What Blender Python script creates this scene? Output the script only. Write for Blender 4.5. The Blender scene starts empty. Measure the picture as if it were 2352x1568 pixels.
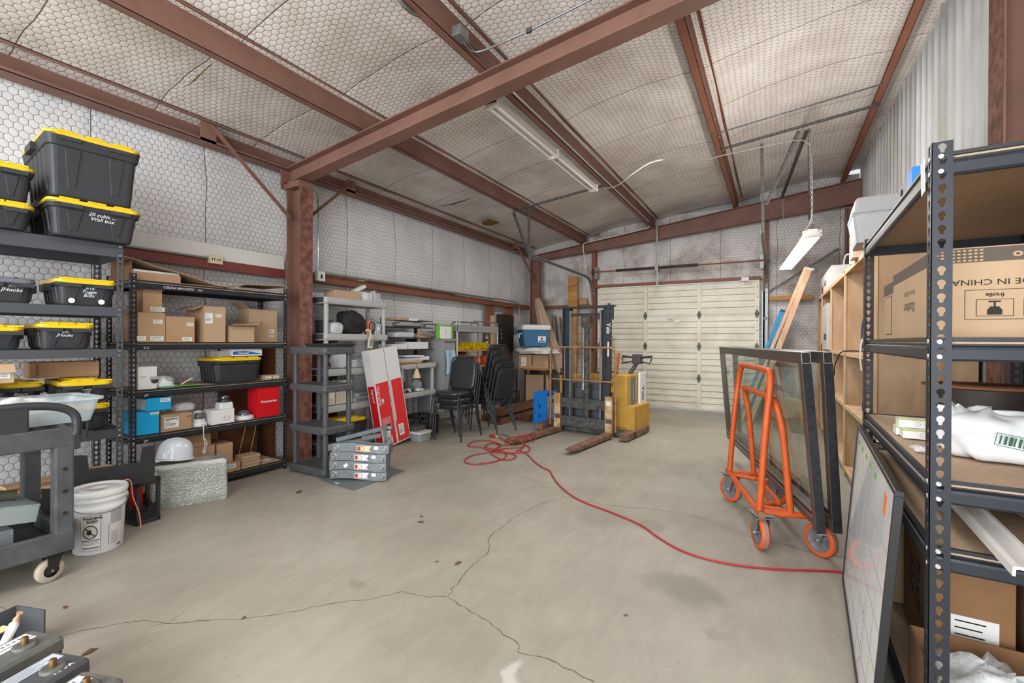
import bpy, math, random
import numpy as np
from mathutils import Vector, Matrix
C = bpy.context.scene.collection
SC = bpy.context.scene
PI = math.pi
# ---------------------------------------------------------------- camera
FPX, CAMH = 1062.0, 1.31          # focal length in pixels of the 2352x1568 frame, eye height
def _n(v):
    v = np.array(v, float); return v/np.linalg.norm(v)
_yv = _n([605, 1, FPX]); _xm = _n([-1916, -13, FPX])
_zw = _n(np.cross(-_xm, _yv)); _xw = _n(np.cross(_yv, _zw))
CM = np.array([_xw, _yv, _zw])    # rows: world axes in camera axes (right, down, forward)
cam_d = bpy.data.cameras.new('camera'); cam = bpy.data.objects.new('camera', cam_d); C.objects.link(cam)
cam_d.sensor_width = 36.0; cam_d.lens = FPX/2352*36.0; cam_d.clip_start = 0.05; cam_d.clip_end = 200
cam.matrix_world = Matrix(((CM[0][0], -CM[0][1], -CM[0][2], 0), (CM[1][0], -CM[1][1], -CM[1][2], 0),
                           (CM[2][0], -CM[2][1], -CM[2][2], CAMH), (0, 0, 0, 1)))
SC.camera = cam
# ---------------------------------------------------------------- world, lights, exposure
SC.view_settings.view_transform = 'Standard'; SC.view_settings.look = 'None'
SC.view_settings.exposure = -0.16; SC.view_settings.gamma = 1.0; SC.view_settings.use_curve_mapping = False
SC.cycles.max_bounces = 8; SC.cycles.diffuse_bounces = 5; SC.cycles.glossy_bounces = 4
SC.cycles.transparent_max_bounces = 16; SC.cycles.sample_clamp_indirect = 6.0; SC.cycles.caustics_reflective = False; SC.cycles.caustics_refractive = False
W = bpy.data.worlds.new('world'); SC.world = W; W.use_nodes = True
W.node_tree.nodes['Background'].inputs[0].default_value = (0.86, 0.93, 1.0, 1)
W.node_tree.nodes['Background'].inputs[1].default_value = 1.0
def area(name, loc, target, sx, sy, watts, col=(1, 1, 1)):
    l = bpy.data.lights.new(name, 'AREA'); l.shape = 'RECTANGLE'; l.size = sx; l.size_y = sy; l.energy = watts; l.color = col
    o = bpy.data.objects.new(name, l); C.objects.link(o); o.location = loc
    o.rotation_euler = (Vector(target)-Vector(loc)).to_track_quat('-Z', 'Y').to_euler(); return o
# daylight through the open front of the shop behind the camera; added fill without fixtures in the front, middle and back bays, the front one also brightening the roof; light of the hung strip lamp
area('open_front_daylight', (-1.6, -3.6, 1.9), (-2.2, 6, 1.7), 5.2, 3.2, 520, (0.95, 0.98, 1.0))
area('left_wall_fill', (1.1, -1.9, 1.7), (-4.5, 2.6, 1.9), 2.2, 2.4, 130, (0.96, 0.98, 1.0))  # added fill aimed at the left wall; no side door is built
for nm, x, y, z, sx, sy, wd, wu in (('front_bay_fill', -1.6, -0.9, 2.55, 1.6, 2.4, 14, 80), ('middle_bay_fill', -1.3, 2.1, 3.35, .5, 1.6, 38, 0), ('back_bay_fill', -1.3, 6.4, 3.45, .5, 2.4, 74, 0), ('hung_lamp', 0.13, 5.2, 2.44, .2, 2.2, 26, 24)):
    area(nm+'_down', (x, y, z-.03), (x, y+.001, 0), sx, sy, wd, (1.0, 0.975, 0.95))
    if wu: area(nm+'_up', (x, y, z+.03), (x, y+.001, 5), sx, sy, wu, (1.0, 0.975, 0.95))
# ---------------------------------------------------------------- placing: a sight line met with a real plane
def ray(px, py): return CM @ np.array([(px-1176)/FPX, (py-784)/FPX, 1.0])
def at(px, py, X=None, Y=None, Z=None, d=None):
    r = ray(px, py)
    t = X/r[0] if X is not None else Y/r[1] if Y is not None else (Z-CAMH)/r[2] if Z is not None else d
    return Vector((r[0]*t, r[1]*t, r[2]*t+CAMH))
def lin(v): return v/12.92 if v <= 0.04045 else ((v+0.055)/1.055)**2.4
def rgb(r, g, b): return (lin(r/255), lin(g/255), lin(b/255), 1)
# ---------------------------------------------------------------- materials
_mats = {}
def N(nt, t, **k):
    n = nt.nodes.new(t)
    for a, v in k.items():
        if a.startswith('i_'):
            key = a[2:]; key = int(key) if key.isdigit() else key.replace('_', ' ')
            n.inputs[key].default_value = v
        else: setattr(n, a, v)
    return n
def mat(name, col, rough=0.6, metal=0.0, noise=0.0, nscale=8.0, col2=None, bump=0.0, bscale=60.0, spec=0.4, trans=0.0, alpha=1.0, emit=0.0, ior=1.45, stretch=None, coat=0.0):
    if name in _mats: return _mats[name]
    m = bpy.data.materials.new(name); m.use_nodes = True; nt = m.node_tree; b = nt.nodes['Principled BSDF']; L = nt.links
    b.inputs['Base Color'].default_value = col; b.inputs['Roughness'].default_value = rough; b.inputs['Metallic'].default_value = metal
    b.inputs['Specular IOR Level'].default_value = spec; b.inputs['Transmission Weight'].default_value = trans; b.inputs['Alpha'].default_value = alpha
    b.inputs['IOR'].default_value = ior; b.inputs['Coat Weight'].default_value = coat
    if emit: b.inputs['Emission Color'].default_value = col; b.inputs['Emission Strength'].default_value = emit
    tc = None
    if noise or col2 or bump:
        tc = N(nt, 'ShaderNodeTexCoord'); mp = N(nt, 'ShaderNodeMapping'); L.new(tc.outputs['Object'], mp.inputs[0])
        if stretch: mp.inputs['Scale'].default_value = stretch
    if noise or col2:
        nz = N(nt, 'ShaderNodeTexNoise', i_Scale=nscale, i_Detail=5.0, i_Roughness=0.6); L.new(mp.outputs[0], nz.inputs['Vector'])
        cr = N(nt, 'ShaderNodeValToRGB'); L.new(nz.outputs[0], cr.inputs[0])
        c2 = col2 or tuple(c*(1-noise) for c in col[:3])+(1,)
        cr.color_ramp.elements[0].position = 0.35; cr.color_ramp.elements[0].color = c2
        cr.color_ramp.elements[1].position = 0.65; cr.color_ramp.elements[1].color = col
        L.new(cr.outputs[0], b.inputs['Base Color'])
    if bump:
        nb = N(nt, 'ShaderNodeTexNoise', i_Scale=bscale, i_Detail=4.0); L.new(mp.outputs[0], nb.inputs['Vector'])
        bp = N(nt, 'ShaderNodeBump', i_Strength=bump, i_Distance=0.01); L.new(nb.outputs[0], bp.inputs['Height']); L.new(bp.outputs[0], b.inputs['Normal'])
    _mats[name] = m; return m
def hexmat(name, ua, va, w=0.052, vs=1.11, col=rgb(225, 225, 223), wire=rgb(84, 82, 80), line=0.91, seam_off=0.3, dirt=None, puff=1.0, dirtamt=0.5):
    """white vinyl-faced insulation held by hexagonal poultry wire: u across the twist, v along it (object coordinates)"""
    m = bpy.data.materials.new(name); m.use_nodes = True; nt = m.node_tree; L = nt.links; b = nt.nodes['Principled BSDF']
    tc = N(nt, 'ShaderNodeTexCoord'); sp = N(nt, 'ShaderNodeSeparateXYZ')
    wz = N(nt, 'ShaderNodeTexNoise', i_Scale=1.6, i_Detail=2.0); L.new(tc.outputs['Object'], wz.inputs['Vector'])
    vm = N(nt, 'ShaderNodeVectorMath', operation='MULTIPLY_ADD'); vm.inputs[1].default_value = (0.07, 0.07, 0.07)
    L.new(wz.outputs['Color'], vm.inputs[0]); L.new(tc.outputs['Object'], vm.inputs[2]); L.new(vm.outputs[0], sp.inputs[0])
    def M(op, a, b2=None, c=None):
        n = N(nt, 'ShaderNodeMath', operation=op)
        for i, v in enumerate((a, b2, c)):
            if v is None: continue
            if isinstance(v, (int, float)): n.inputs[i].default_value = v
            else: L.new(v, n.inputs[i])
        return n.outputs[0]
    ax = {'X': 0, 'Y': 1, 'Z': 2}
    u = M('DIVIDE', sp.outputs[ax[ua]], w); v = M('DIVIDE', sp.outputs[ax[va]], w*vs)
    S = math.sqrt(3)
    def cell(du, dv):
        a = M('SUBTRACT', M('FLOORED_MODULO', M('ADD', u, du), 1.0), 0.5)
        c = M('SUBTRACT', M('FLOORED_MODULO', M('ADD', v, dv), S), S/2)
        return a, c, M('ADD', M('MULTIPLY', a, a), M('MULTIPLY', c, c))
    a1, c1, d1 = cell(0, 0); a2, c2, d2 = cell(0.5, S/2)
    k = M('LESS_THAN', d1, d2)
    def mix(x, y): return M('ADD', M('MULTIPLY', x, k), M('MULTIPLY', y, M('SUBTRACT', 1.0, k)))
    A = M('ABSOLUTE', mix(a1, a2)); B = M('ABSOLUTE', mix(c1, c2))
    e = M('MAXIMUM', A, M('ADD', M('MULTIPLY', A, 0.5), M('MULTIPLY', B, S/2)))   # 0 centre .. 0.5 edge
    wm = N(nt, 'ShaderNodeMapRange', interpolation_type='SMOOTHSTEP'); L.new(e, wm.inputs[0])
    wm.inputs[1].default_value = 0.460; wm.inputs[2].default_value = 0.492
    # strap wires every `line` metres across u
    uu = sp.outputs[ax[ua]]
    s = M('ABSOLUTE', M('SUBTRACT', M('FLOORED_MODULO', M('ADD', uu, seam_off), line), line/2))
    sm = N(nt, 'ShaderNodeMapRange', interpolation_type='SMOOTHSTEP'); L.new(s, sm.inputs[0]); sm.inputs[1].default_value = 0.006; sm.inputs[2].default_value = 0.002
    sm2 = N(nt, 'ShaderNodeMapRange', interpolation_type='SMOOTHSTEP'); L.new(s, sm2.inputs[0]); sm2.inputs[1].default_value = 0.05; sm2.inputs[2].default_value = 0.0
    lines = M('MAXIMUM', wm.outputs[0], M('MULTIPLY', sm.outputs[0], 0.9))
    big = N(nt, 'ShaderNodeTexNoise', i_Scale=1.3, i_Detail=6.0, i_Roughness=0.65); L.new(tc.outputs['Object'], big.inputs['Vector'])
    cr = N(nt, 'ShaderNodeValToRGB'); L.new(big.outputs[0], cr.inputs[0])
    cr.color_ramp.elements[0].position = 0.36; cr.color_ramp.elements[0].color = dirt or tuple(c*0.86 for c in col[:3])+(1,)
    cr.color_ramp.elements[1].position = 0.36+dirtamt*0.5; cr.color_ramp.elements[1].color = col
    mx = N(nt, 'ShaderNodeMix', data_type='RGBA'); L.new(lines, mx.inputs[0]); L.new(cr.outputs[0], mx.inputs[6]); mx.inputs[7].default_value = wire
    L.new(mx.outputs[2], b.inputs['Base Color']); b.inputs['Roughness'].default_value = 0.5; b.inputs['Specular IOR Level'].default_value = 0.3
    pe = M('POWER', M('MULTIPLY', e, 2.0), 7.0)
    wr = N(nt, 'ShaderNodeTexNoise', i_Scale=7.0, i_Detail=3.0); L.new(tc.outputs['Object'], wr.inputs['Vector'])
    h = M('ADD', M('MULTIPLY', pe, -0.9*puff), M('MULTIPLY', wr.outputs[0], 1.6)); h = M('SUBTRACT', h, M('MULTIPLY', sm2.outputs[0], 1.2))
    bp = N(nt, 'ShaderNodeBump', i_Strength=0.24, i_Distance=0.010); L.new(h, bp.inputs['Height']); L.new(bp.outputs[0], b.inputs['Normal'])
    return m
def glassmat(name, tint, rough=0.0):
    m = bpy.data.materials.new(name); m.use_nodes = True; nt = m.node_tree; L = nt.links; nt.nodes.remove(nt.nodes['Principled BSDF']); out = nt.nodes['Material Output']
    f = N(nt, 'ShaderNodeFresnel', i_IOR=1.5); ge = N(nt, 'ShaderNodeNewGeometry'); inv = N(nt, 'ShaderNodeMath', operation='SUBTRACT'); inv.inputs[0].default_value = 1.2; L.new(ge.outputs['Backfacing'], inv.inputs[1]); t = N(nt, 'ShaderNodeBsdfTransparent'); t.inputs[0].default_value = tint; g = N(nt, 'ShaderNodeBsdfGlossy'); g.inputs['Roughness'].default_value = rough
    cl = N(nt, 'ShaderNodeMath', operation='MULTIPLY'); L.new(ge.outputs['Backfacing'], cl.inputs[0]); k = N(nt, 'ShaderNodeMath', operation='MULTIPLY', use_clamp=True); i2 = N(nt, 'ShaderNodeMath', operation='SUBTRACT'); i2.inputs[0].default_value = 1.0; L.new(ge.outputs['Backfacing'], i2.inputs[1]); L.new(i2.outputs[0], k.inputs[1]); L.new(f.outputs[0], k.inputs[0]); x = N(nt, 'ShaderNodeMixShader'); L.new(k.outputs[0], x.inputs[0]); L.new(t.outputs[0], x.inputs[1]); L.new(g.outputs[0], x.inputs[2]); L.new(x.outputs[0], out.inputs[0]); return m
def bubblemat(name, col, scale=70.0):
    m = mat(name, col, 0.14, noise=0.3, nscale=6, spec=0.9, coat=0.4); nt = m.node_tree; L = nt.links; tc = N(nt, 'ShaderNodeTexCoord'); v = N(nt, 'ShaderNodeTexVoronoi', i_Scale=scale); w = N(nt, 'ShaderNodeTexNoise', i_Scale=9.0, i_Detail=3.0); L.new(tc.outputs['Object'], v.inputs['Vector']); L.new(tc.outputs['Object'], w.inputs['Vector'])
    a = N(nt, 'ShaderNodeMath', operation='MULTIPLY_ADD'); a.inputs[1].default_value = -1.0; L.new(v.outputs['Distance'], a.inputs[0]); L.new(w.outputs[0], a.inputs[2]); b = N(nt, 'ShaderNodeBump', i_Strength=0.55, i_Distance=0.010); L.new(a.outputs[0], b.inputs['Height']); L.new(b.outputs[0], nt.nodes['Principled BSDF'].inputs['Normal']); return m
def woodmat(name, c1, c2, scale=3.0, stretch=(1, 1, 8), rough=0.65, knots=0.0):
    m = bpy.data.materials.new(name); m.use_nodes = True; nt = m.node_tree; L = nt.links; b = nt.nodes['Principled BSDF']
    tc = N(nt, 'ShaderNodeTexCoord'); mp = N(nt, 'ShaderNodeMapping'); mp.inputs['Scale'].default_value = tuple(1.0/s for s in stretch)
    L.new(tc.outputs['Object'], mp.inputs[0])
    wv = N(nt, 'ShaderNodeTexNoise', i_Scale=scale*4, i_Detail=4.0, i_Distortion=1.4); L.new(mp.outputs[0], wv.inputs['Vector'])
    cr = N(nt, 'ShaderNodeValToRGB'); L.new(wv.outputs[0], cr.inputs[0])
    cr.color_ramp.elements[0].position = 0.38; cr.color_ramp.elements[0].color = c2
    cr.color_ramp.elements[1].position = 0.62; cr.color_ramp.elements[1].color = c1
    L.new(cr.outputs[0], b.inputs['Base Color']); b.inputs['Roughness'].default_value = rough; b.inputs['Specular IOR Level'].default_value = 0.25
    _mats[name] = m; return m
# ---------------------------------------------------------------- mesh builder
class MB:
    def __init__(s, m=None, smooth=False): s.v = []; s.f = []; s.m = []; s.s = []; s.mats = []; s.cm = m; s.sm = smooth
    def mi(s, m):
        m = m or s.cm
        if m not in s.mats: s.mats.append(m)
        return s.mats.index(m)
    def add(s, vs, fs, m=None, smooth=None, M=None):
        o = len(s.v); k = s.mi(m); sm = s.sm if smooth is None else smooth
        s.v += [tuple(M @ Vector(p)) if M is not None else tuple(p) for p in vs]
        for f in fs: s.f.append(tuple(i+o for i in f)); s.m.append(k); s.s.append(sm)
        return s
    def box(s, x0, x1, y0, y1, z0, z1, m=None, M=None, taper=1.0):
        cx, cy = (x0+x1)/2, (y0+y1)/2
        t = lambda x, c: c+(x-c)*taper
        vs = [(t(x0, cx), t(y0, cy), z0), (t(x1, cx), t(y0, cy), z0), (t(x1, cx), t(y1, cy), z0), (t(x0, cx), t(y1, cy), z0), (x0, y0, z1), (x1, y0, z1), (x1, y1, z1), (x0, y1, z1)]
        return s.add(vs, [(0, 3, 2, 1), (4, 5, 6, 7), (0, 1, 5, 4), (1, 2, 6, 5), (2, 3, 7, 6), (3, 0, 4, 7)], m, False, M)
    def prism(s, poly, a, b, axis='Y', m=None, M=None, smooth=False):
        """closed 2D polygon extruded from a to b along axis; (p,q) = the two other axes in order"""
        n = len(poly)
        def P(p, q, t): return {'X': (t, p, q), 'Y': (p, t, q), 'Z': (p, q, t)}[axis]
        vs = [P(p, q, a) for p, q in poly]+[P(p, q, b) for p, q in poly]
        fs = [(i, (i+1) % n, n+(i+1) % n, n+i) for i in range(n)]
        s.add(vs, fs, m, smooth, M); return s.add(vs, [tuple(range(n))[::-1], tuple(range(n, 2*n))], m, False, M)
    def tube(s, pts, r, n=8, closed=False, m=None, M=None, caps=True, flat=1.0):
        pts = [Vector(p) for p in pts]; N_ = len(pts)
        rs = r if isinstance(r, (list, tuple)) else [r]*N_
        vs = []; up = None
        for i, p in enumerate(pts):
            if closed: t = pts[(i+1) % N_]-pts[i-1]
            else: t = pts[min(i+1, N_-1)]-pts[max(i-1, 0)]
            t.normalize()
            if up is None:
                up = Vector((0, 0, 1)) if abs(t.z) < 0.9 else Vector((1, 0, 0))
            a = t.cross(up)
            if a.length < 1e-6: a = t.cross(Vector((1, 0, 0)))
            a.normalize(); b = a.cross(t); up = b
            for k in range(n):
                an = 2*PI*(k+0.5)/n; vs.append(p+a*math.cos(an)*rs[i]+b*math.sin(an)*rs[i]*flat)
        fs = []
        for i in range(N_ if closed else N_-1):
            j = (i+1) % N_
            for k in range(n): k2 = (k+1) % n; fs.append((i*n+k, i*n+k2, j*n+k2, j*n+k))
        s.add(vs, fs, m, n > 4, M)
        if caps and not closed:
            o = vs; s.add(o[:n], [tuple(range(n))[::-1]], m, False, M); s.add(o[-n:], [tuple(range(n))], m, False, M)
        return s
    def bar(s, a, b, w, h=None, m=None, M=None, up=(0, 0, 1)):
        a = Vector(a); b = Vector(b); h = h or w; t = (b-a).normalized(); u = Vector(up)
        if abs(t.dot(u)) > 0.98: u = Vector((0, 1, 0))
        x = t.cross(u).normalized(); z = x.cross(t)
        vs = [p+x*sx*w/2+z*sz*h/2 for p in (a, b) for sx, sz in ((-1, -1), (1, -1), (1, 1), (-1, 1))]
        return s.add(vs, [(0, 1, 2, 3), (7, 6, 5, 4), (0, 4, 5, 1), (1, 5, 6, 2), (2, 6, 7, 3), (3, 7, 4, 0)], m, False, M)
    def lathe(s, prof, n=24, c=(0, 0, 0), axis='Z', m=None, M=None, caps=True, smooth=True):
        vs = []
        for r, z in prof:
            for k in range(n):
                a = 2*PI*k/n; x, y = r*math.cos(a), r*math.sin(a)
                vs.append({'Z': (c[0]+x, c[1]+y, c[2]+z), 'X': (c[0]+z, c[1]+x, c[2]+y), 'Y': (c[0]+y, c[1]+z, c[2]+x)}[axis])
        fs = [(i*n+k, i*n+(k+1) % n, (i+1)*n+(k+1) % n, (i+1)*n+k) for i in range(len(prof)-1) for k in range(n)]
        s.add(vs, fs, m, smooth, M)
        if caps:
            if prof[0][0] > 1e-5: s.add(vs[:n], [tuple(range(n))[::-1]], m, False, M)
            if prof[-1][0] > 1e-5: s.add(vs[-n:], [tuple(range(n))], m, False, M)
        return s
    def rrloft(s, secs, n=4, m=None, M=None, caps=(True, True), c=(0, 0)):
        """loft of rounded rectangles: secs = (z, half_x, half_y, corner_radius)"""
        vs = []; K = 4*(n+1)
        for z, hx, hy, r in secs:
            for q, (sx, sy) in enumerate(((1, 1), (-1, 1), (-1, -1), (1, -1))):
                for k in range(n+1):
                    a = PI/2*(q+k/n); vs.append((c[0]+sx*(hx-r)+r*math.cos(a), c[1]+sy*(hy-r)+r*math.sin(a), z))
        fs = [(i*K+k, i*K+(k+1) % K, (i+1)*K+(k+1) % K, (i+1)*K+k) for i in range(len(secs)-1) for k in range(K)]
        s.add(vs, fs, m, False, M)
        if caps[0]: s.add(vs[:K], [tuple(range(K))[::-1]], m, False, M)
        if caps[1]: s.add(vs[-K:], [tuple(range(K))], m, False, M)
        return s
    def sheet(s, fn, nu, nv, m=None, M=None, smooth=True, th=0.0):
        vs = [fn(i/nu, j/nv) for i in range(nu+1) for j in range(nv+1)]
        fs = [(i*(nv+1)+j, (i+1)*(nv+1)+j, (i+1)*(nv+1)+j+1, i*(nv+1)+j+1) for i in range(nu) for j in range(nv)]
        return s.add(vs, fs, m, smooth, M)
    def blob(s, c, rx, ry, rz, nu=18, nv=12, amp=0.0, freq=3.0, seed=0, m=None, M=None, flat=0.0, sq=1.0):
        """lumpy closed body (bags, cloth bundles); the underside is flattened to `flat` of its height"""
        rnd = random.Random(seed); ph = [rnd.uniform(0, 6.28) for _ in range(8)]; vs = []
        for j in range(nv+1):
            th = PI*j/nv
            for i in range(nu):
                a = 2*PI*i/nu; k = 1+amp*(math.sin(freq*a+ph[0]+2*th)+0.6*math.sin(freq*1.7*th+ph[1]+a)+0.5*math.sin(freq*2.3*a+ph[2]-3*th))
                g = lambda x: math.copysign(abs(x)**sq, x)
                x, y, z = g(math.sin(th))*g(math.cos(a))*rx*k, g(math.sin(th))*g(math.sin(a))*ry*k, g(math.cos(th))*rz*k
                z = max(z, -rz*(1-flat)); vs.append((c[0]+x, c[1]+y, c[2]+z))
        fs = [(j*nu+i, (j+1)*nu+i, (j+1)*nu+(i+1) % nu, j*nu+(i+1) % nu) for j in range(nv) for i in range(nu)]
        return s.add(vs, fs, m, True, M)
    def holed(s, w, pitch, count, th, hole, m=None, M=None, sidegap=0.0):
        """strip (x -w/2..w/2, z 0..count*pitch, thickness along y 0..th) with one real hole per pitch; hole = closed outline of 2D points"""
        nH = len(hole); out = []
        for (hx, hz) in hole:
            a = max(abs(hx)/(w/2), abs(hz)/(pitch/2)); out.append((hx/a, hz/a))
        # make sure the corners are covered
        for cx, cz in ((1, 1), (-1, 1), (-1, -1), (1, -1)):
            b = min(range(nH), key=lambda i: (out[i][0]-cx*w/2)**2+(out[i][1]-cz*pitch/2)**2); out[b] = (cx*w/2, cz*pitch/2)
        for c in range(count):
            z = (c+0.5)*pitch; vs = []
            for y in (0, th):
                vs += [(x, y, z+q) for x, q in out]; vs += [(x, y, z+q) for x, q in hole]
            fs = []
            for i in range(nH):
                j = (i+1) % nH
                fs += [(i, j, nH+j, nH+i), (2*nH+i, 3*nH+i, 3*nH+j, 2*nH+j), (nH+i, nH+j, 3*nH+j, 3*nH+i)]
            s.add(vs, fs, m, False, M)
        H = count*pitch
        for x in (-w/2, w/2): s.add([(x, 0, 0), (x, th, 0), (x, th, H), (x, 0, H)], [(0, 1, 2, 3)], m, False, M)
        for z in (0, H): s.add([(-w/2, 0, z), (w/2, 0, z), (w/2, th, z), (-w/2, th, z)], [(0, 1, 2, 3)], m, False, M)
        return s
    def mesh(s, name):
        me = bpy.data.meshes.new(name); me.from_pydata(s.v, [], s.f)
        for m in s.mats: me.materials.append(m)
        me.polygons.foreach_set('material_index', s.m); me.polygons.foreach_set('use_smooth', s.s); me.update(); return me
def link(name, me, parent=None, loc=(0, 0, 0), rot=(0, 0, 0), bev=0.0, seg=2):
    o = bpy.data.objects.new(name, me); C.objects.link(o); o.parent = parent; o.location = loc; o.rotation_euler = rot
    if bev:
        b = o.modifiers.new('edge', 'BEVEL'); b.width = bev; b.segments = seg; b.limit_method = 'ANGLE'; b.angle_limit = 0.7
    return o
def part(name, mb, parent, bev=0.0, **k): return link(name, mb.mesh(name), parent, bev=bev, **k)
def tag(o, label, cat, group=None, kind=None):
    o['label'] = label; o['category'] = cat
    if group: o['group'] = group
    if kind: o['kind'] = kind
    return o
def thing(name, label, cat, loc=(0, 0, 0), rz=0, group=None, rot=None):
    o = bpy.data.objects.new(name, None); C.objects.link(o); o.location = loc; o.rotation_euler = rot or (0, 0, rz); o.empty_display_size = 0.1
    return tag(o, label, cat, group)
def single(name, mb, label, cat, loc=(0, 0, 0), rz=0, group=None, bev=0.0, rot=None):
    return tag(link(name, mb.mesh(name), None, loc, rot or (0, 0, rz), bev), label, cat, group)
def struct(name, mb, parent=None, bev=0.0, loc=(0, 0, 0)):
    o = link(name, mb.mesh(name), parent, bev=bev, loc=loc)
    if parent is None: o['kind'] = 'structure'
    return o
def dup(root, loc, rz=0, label=None, group=None, rot=None):
    r = root.copy(); C.objects.link(r); r.location = loc; r.rotation_euler = rot or (0, 0, rz)
    if label: r['label'] = label
    if group: r['group'] = group
    for ch in list(root.children):
        c = ch.copy(); C.objects.link(c); c.parent = r
        for g in ch.children:
            d = g.copy(); C.objects.link(d); d.parent = c
    return r
def text(name, s, parent, loc, size, m, rot=(PI/2, 0, 0), align='CENTER', sx=1.0, slant=0.0, bold=0.0, lines=1.0):
    cu = bpy.data.curves.new(name, 'FONT'); cu.body = s; cu.size = size; cu.align_x = align; cu.align_y = 'CENTER'; cu.shear = slant; cu.offset = bold; cu.space_line = lines; cu.resolution_u = 3
    t = bpy.data.objects.new(name, cu); me = bpy.data.meshes.new_from_object(t); bpy.data.objects.remove(t); bpy.data.curves.remove(cu)
    me.materials.clear(); me.materials.append(m); me.name = name
    o = link(name, me, parent, loc, rot); o.scale = (sx, 1, 1); return o
def arc(c, r, a0, a1, n, plane='XZ'):
    out = []
    for i in range(n+1):
        a = math.radians(a0+(a1-a0)*i/n); p, q = r*math.cos(a), r*math.sin(a)
        out.append({'XZ': (c[0]+p, c[1], c[2]+q), 'YZ': (c[0], c[1]+p, c[2]+q), 'XY': (c[0]+p, c[1]+q, c[2])}[plane])
    return out
def smooth_path(pts, k=4):
    pts = [Vector(p) for p in pts]; out = []
    for i in range(len(pts)-1):
        p0 = pts[max(i-1, 0)]; p1 = pts[i]; p2 = pts[i+1]; p3 = pts[min(i+2, len(pts)-1)]
        for j in range(k):
            t = j/k; out.append(0.5*((2*p1)+(p2-p0)*t+(2*p0-5*p1+4*p2-p3)*t*t+(3*p1-p0-3*p2+p3)*t**3))
    return out+[pts[-1]]
RL, RR = PI/2, -PI/2            # things on the left wall face +X, things on the right wall face -X (local front is -Y)
# ---------------------------------------------------------------- palette
OXIDE = mat('red_oxide_paint', rgb(134, 98, 86), 0.55, noise=0.22, nscale=3, bump=0.15, bscale=120)
OXIDE2 = mat('red_oxide_bright', rgb(134, 84, 62), 0.55, noise=0.2, nscale=2.5)
OXRUST = mat('oxide_rusted', rgb(140, 98, 86), 0.7, col2=rgb(92, 58, 48), nscale=14)
GALV = mat('galvanised_steel', rgb(150, 152, 152), 0.42, 0.7, noise=0.25, nscale=30)
DKGALV = mat('grimy_galvanised', rgb(104, 104, 100), 0.55, 0.6, noise=0.4, nscale=25)
CHROME = mat('bright_steel', rgb(215, 217, 220), 0.22, 0.95)
BLK = mat('black_powdercoat', rgb(42, 45, 51), 0.42, 0.2)
BLKP = mat('black_plastic', rgb(50, 52, 56), 0.5, noise=0.12, nscale=20, spec=0.5)
CHAR = mat('charcoal_plastic', rgb(78, 80, 83), 0.5, noise=0.12, nscale=12)
BOARD = mat('particle_board', rgb(184, 160, 134), 0.8, col2=rgb(170, 146, 120), nscale=60)
CARD = mat('cardboard', rgb(184, 150, 118), 0.8, col2=rgb(172, 138, 106), nscale=5)
CARDL = mat('light_cardboard', rgb(184, 156, 126), 0.8, noise=0.1, nscale=5)
CARDD = mat('dark_cardboard', rgb(140, 104, 72), 0.85, noise=0.15, nscale=5)
CARDI = mat('cardboard_inside', rgb(120, 88, 60), 0.9)
TAPE = mat('packing_tape', rgb(176, 140, 104), 0.3, spec=0.6)
PAPER = mat('white_paper', rgb(226, 226, 224), 0.7)
WHITE = mat('white_plastic', rgb(222, 224, 226), 0.35)
INK = mat('black_ink', rgb(38, 36, 34), 0.7)
CHALK = mat('white_marker', rgb(232, 234, 236), 0.6)
YEL = mat('yellow_plastic', rgb(226, 190, 24), 0.38, noise=0.1, nscale=6)
GREYP = mat('light_grey_plastic', rgb(178, 179, 178), 0.5, noise=0.08, nscale=8)
DGREY = mat('dark_grey_plastic', rgb(72, 72, 76), 0.6)
MGREY = mat('mid_grey_metal', rgb(140, 142, 145), 0.45, 0.3)
BLUE = mat('bright_blue', rgb(20, 120, 205), 0.45)
CYAN = mat('cyan_card', rgb(22, 168, 226), 0.5)
RED = mat('red_card', rgb(208, 22, 32), 0.5)
GREEN = mat('green_card', rgb(112, 178, 60), 0.5)
ORANGE = mat('orange_paint', rgb(204, 92, 40), 0.42, col2=rgb(182, 78, 32), nscale=10)
PLY = woodmat('plywood', rgb(200, 170, 138), rgb(178, 144, 112), 1.1, (1, 1, 4))
PINE = woodmat('pine', rgb(214, 186, 148), rgb(196, 162, 122), 2.0, (1, 1, 5))
TIMBER = woodmat('timber_oiled', rgb(188, 140, 84), rgb(164, 116, 66), 2.0, (5, 1, 1))
def cling(name, a, col=(0.9, 0.92, 0.93, 1), rough=0.15, bump=0.5, bs=30): return mat(name, col, rough, alpha=a, spec=0.9, bump=bump, bscale=bs)
FILM = cling('clear_film', 0.34)
BAGW = mat('thin_white_plastic', rgb(222, 224, 226), 0.3, bump=0.6, bscale=18, spec=0.6, alpha=0.93)
CLEARP = mat('clear_plastic_bin', rgb(196, 208, 214), 0.25, alpha=0.62, spec=0.6)
# ================================================================ the building
WX, RX, BY, FY = -4.85, 1.20, 9.30, -3.6      # left wall, right wall, back wall, open front
zt = lambda x: 3.17+0.125*(x+4.48)            # top of rafters = underside of purlins
zc = lambda x: zt(x)+0.20                     # insulation above the purlins
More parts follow.
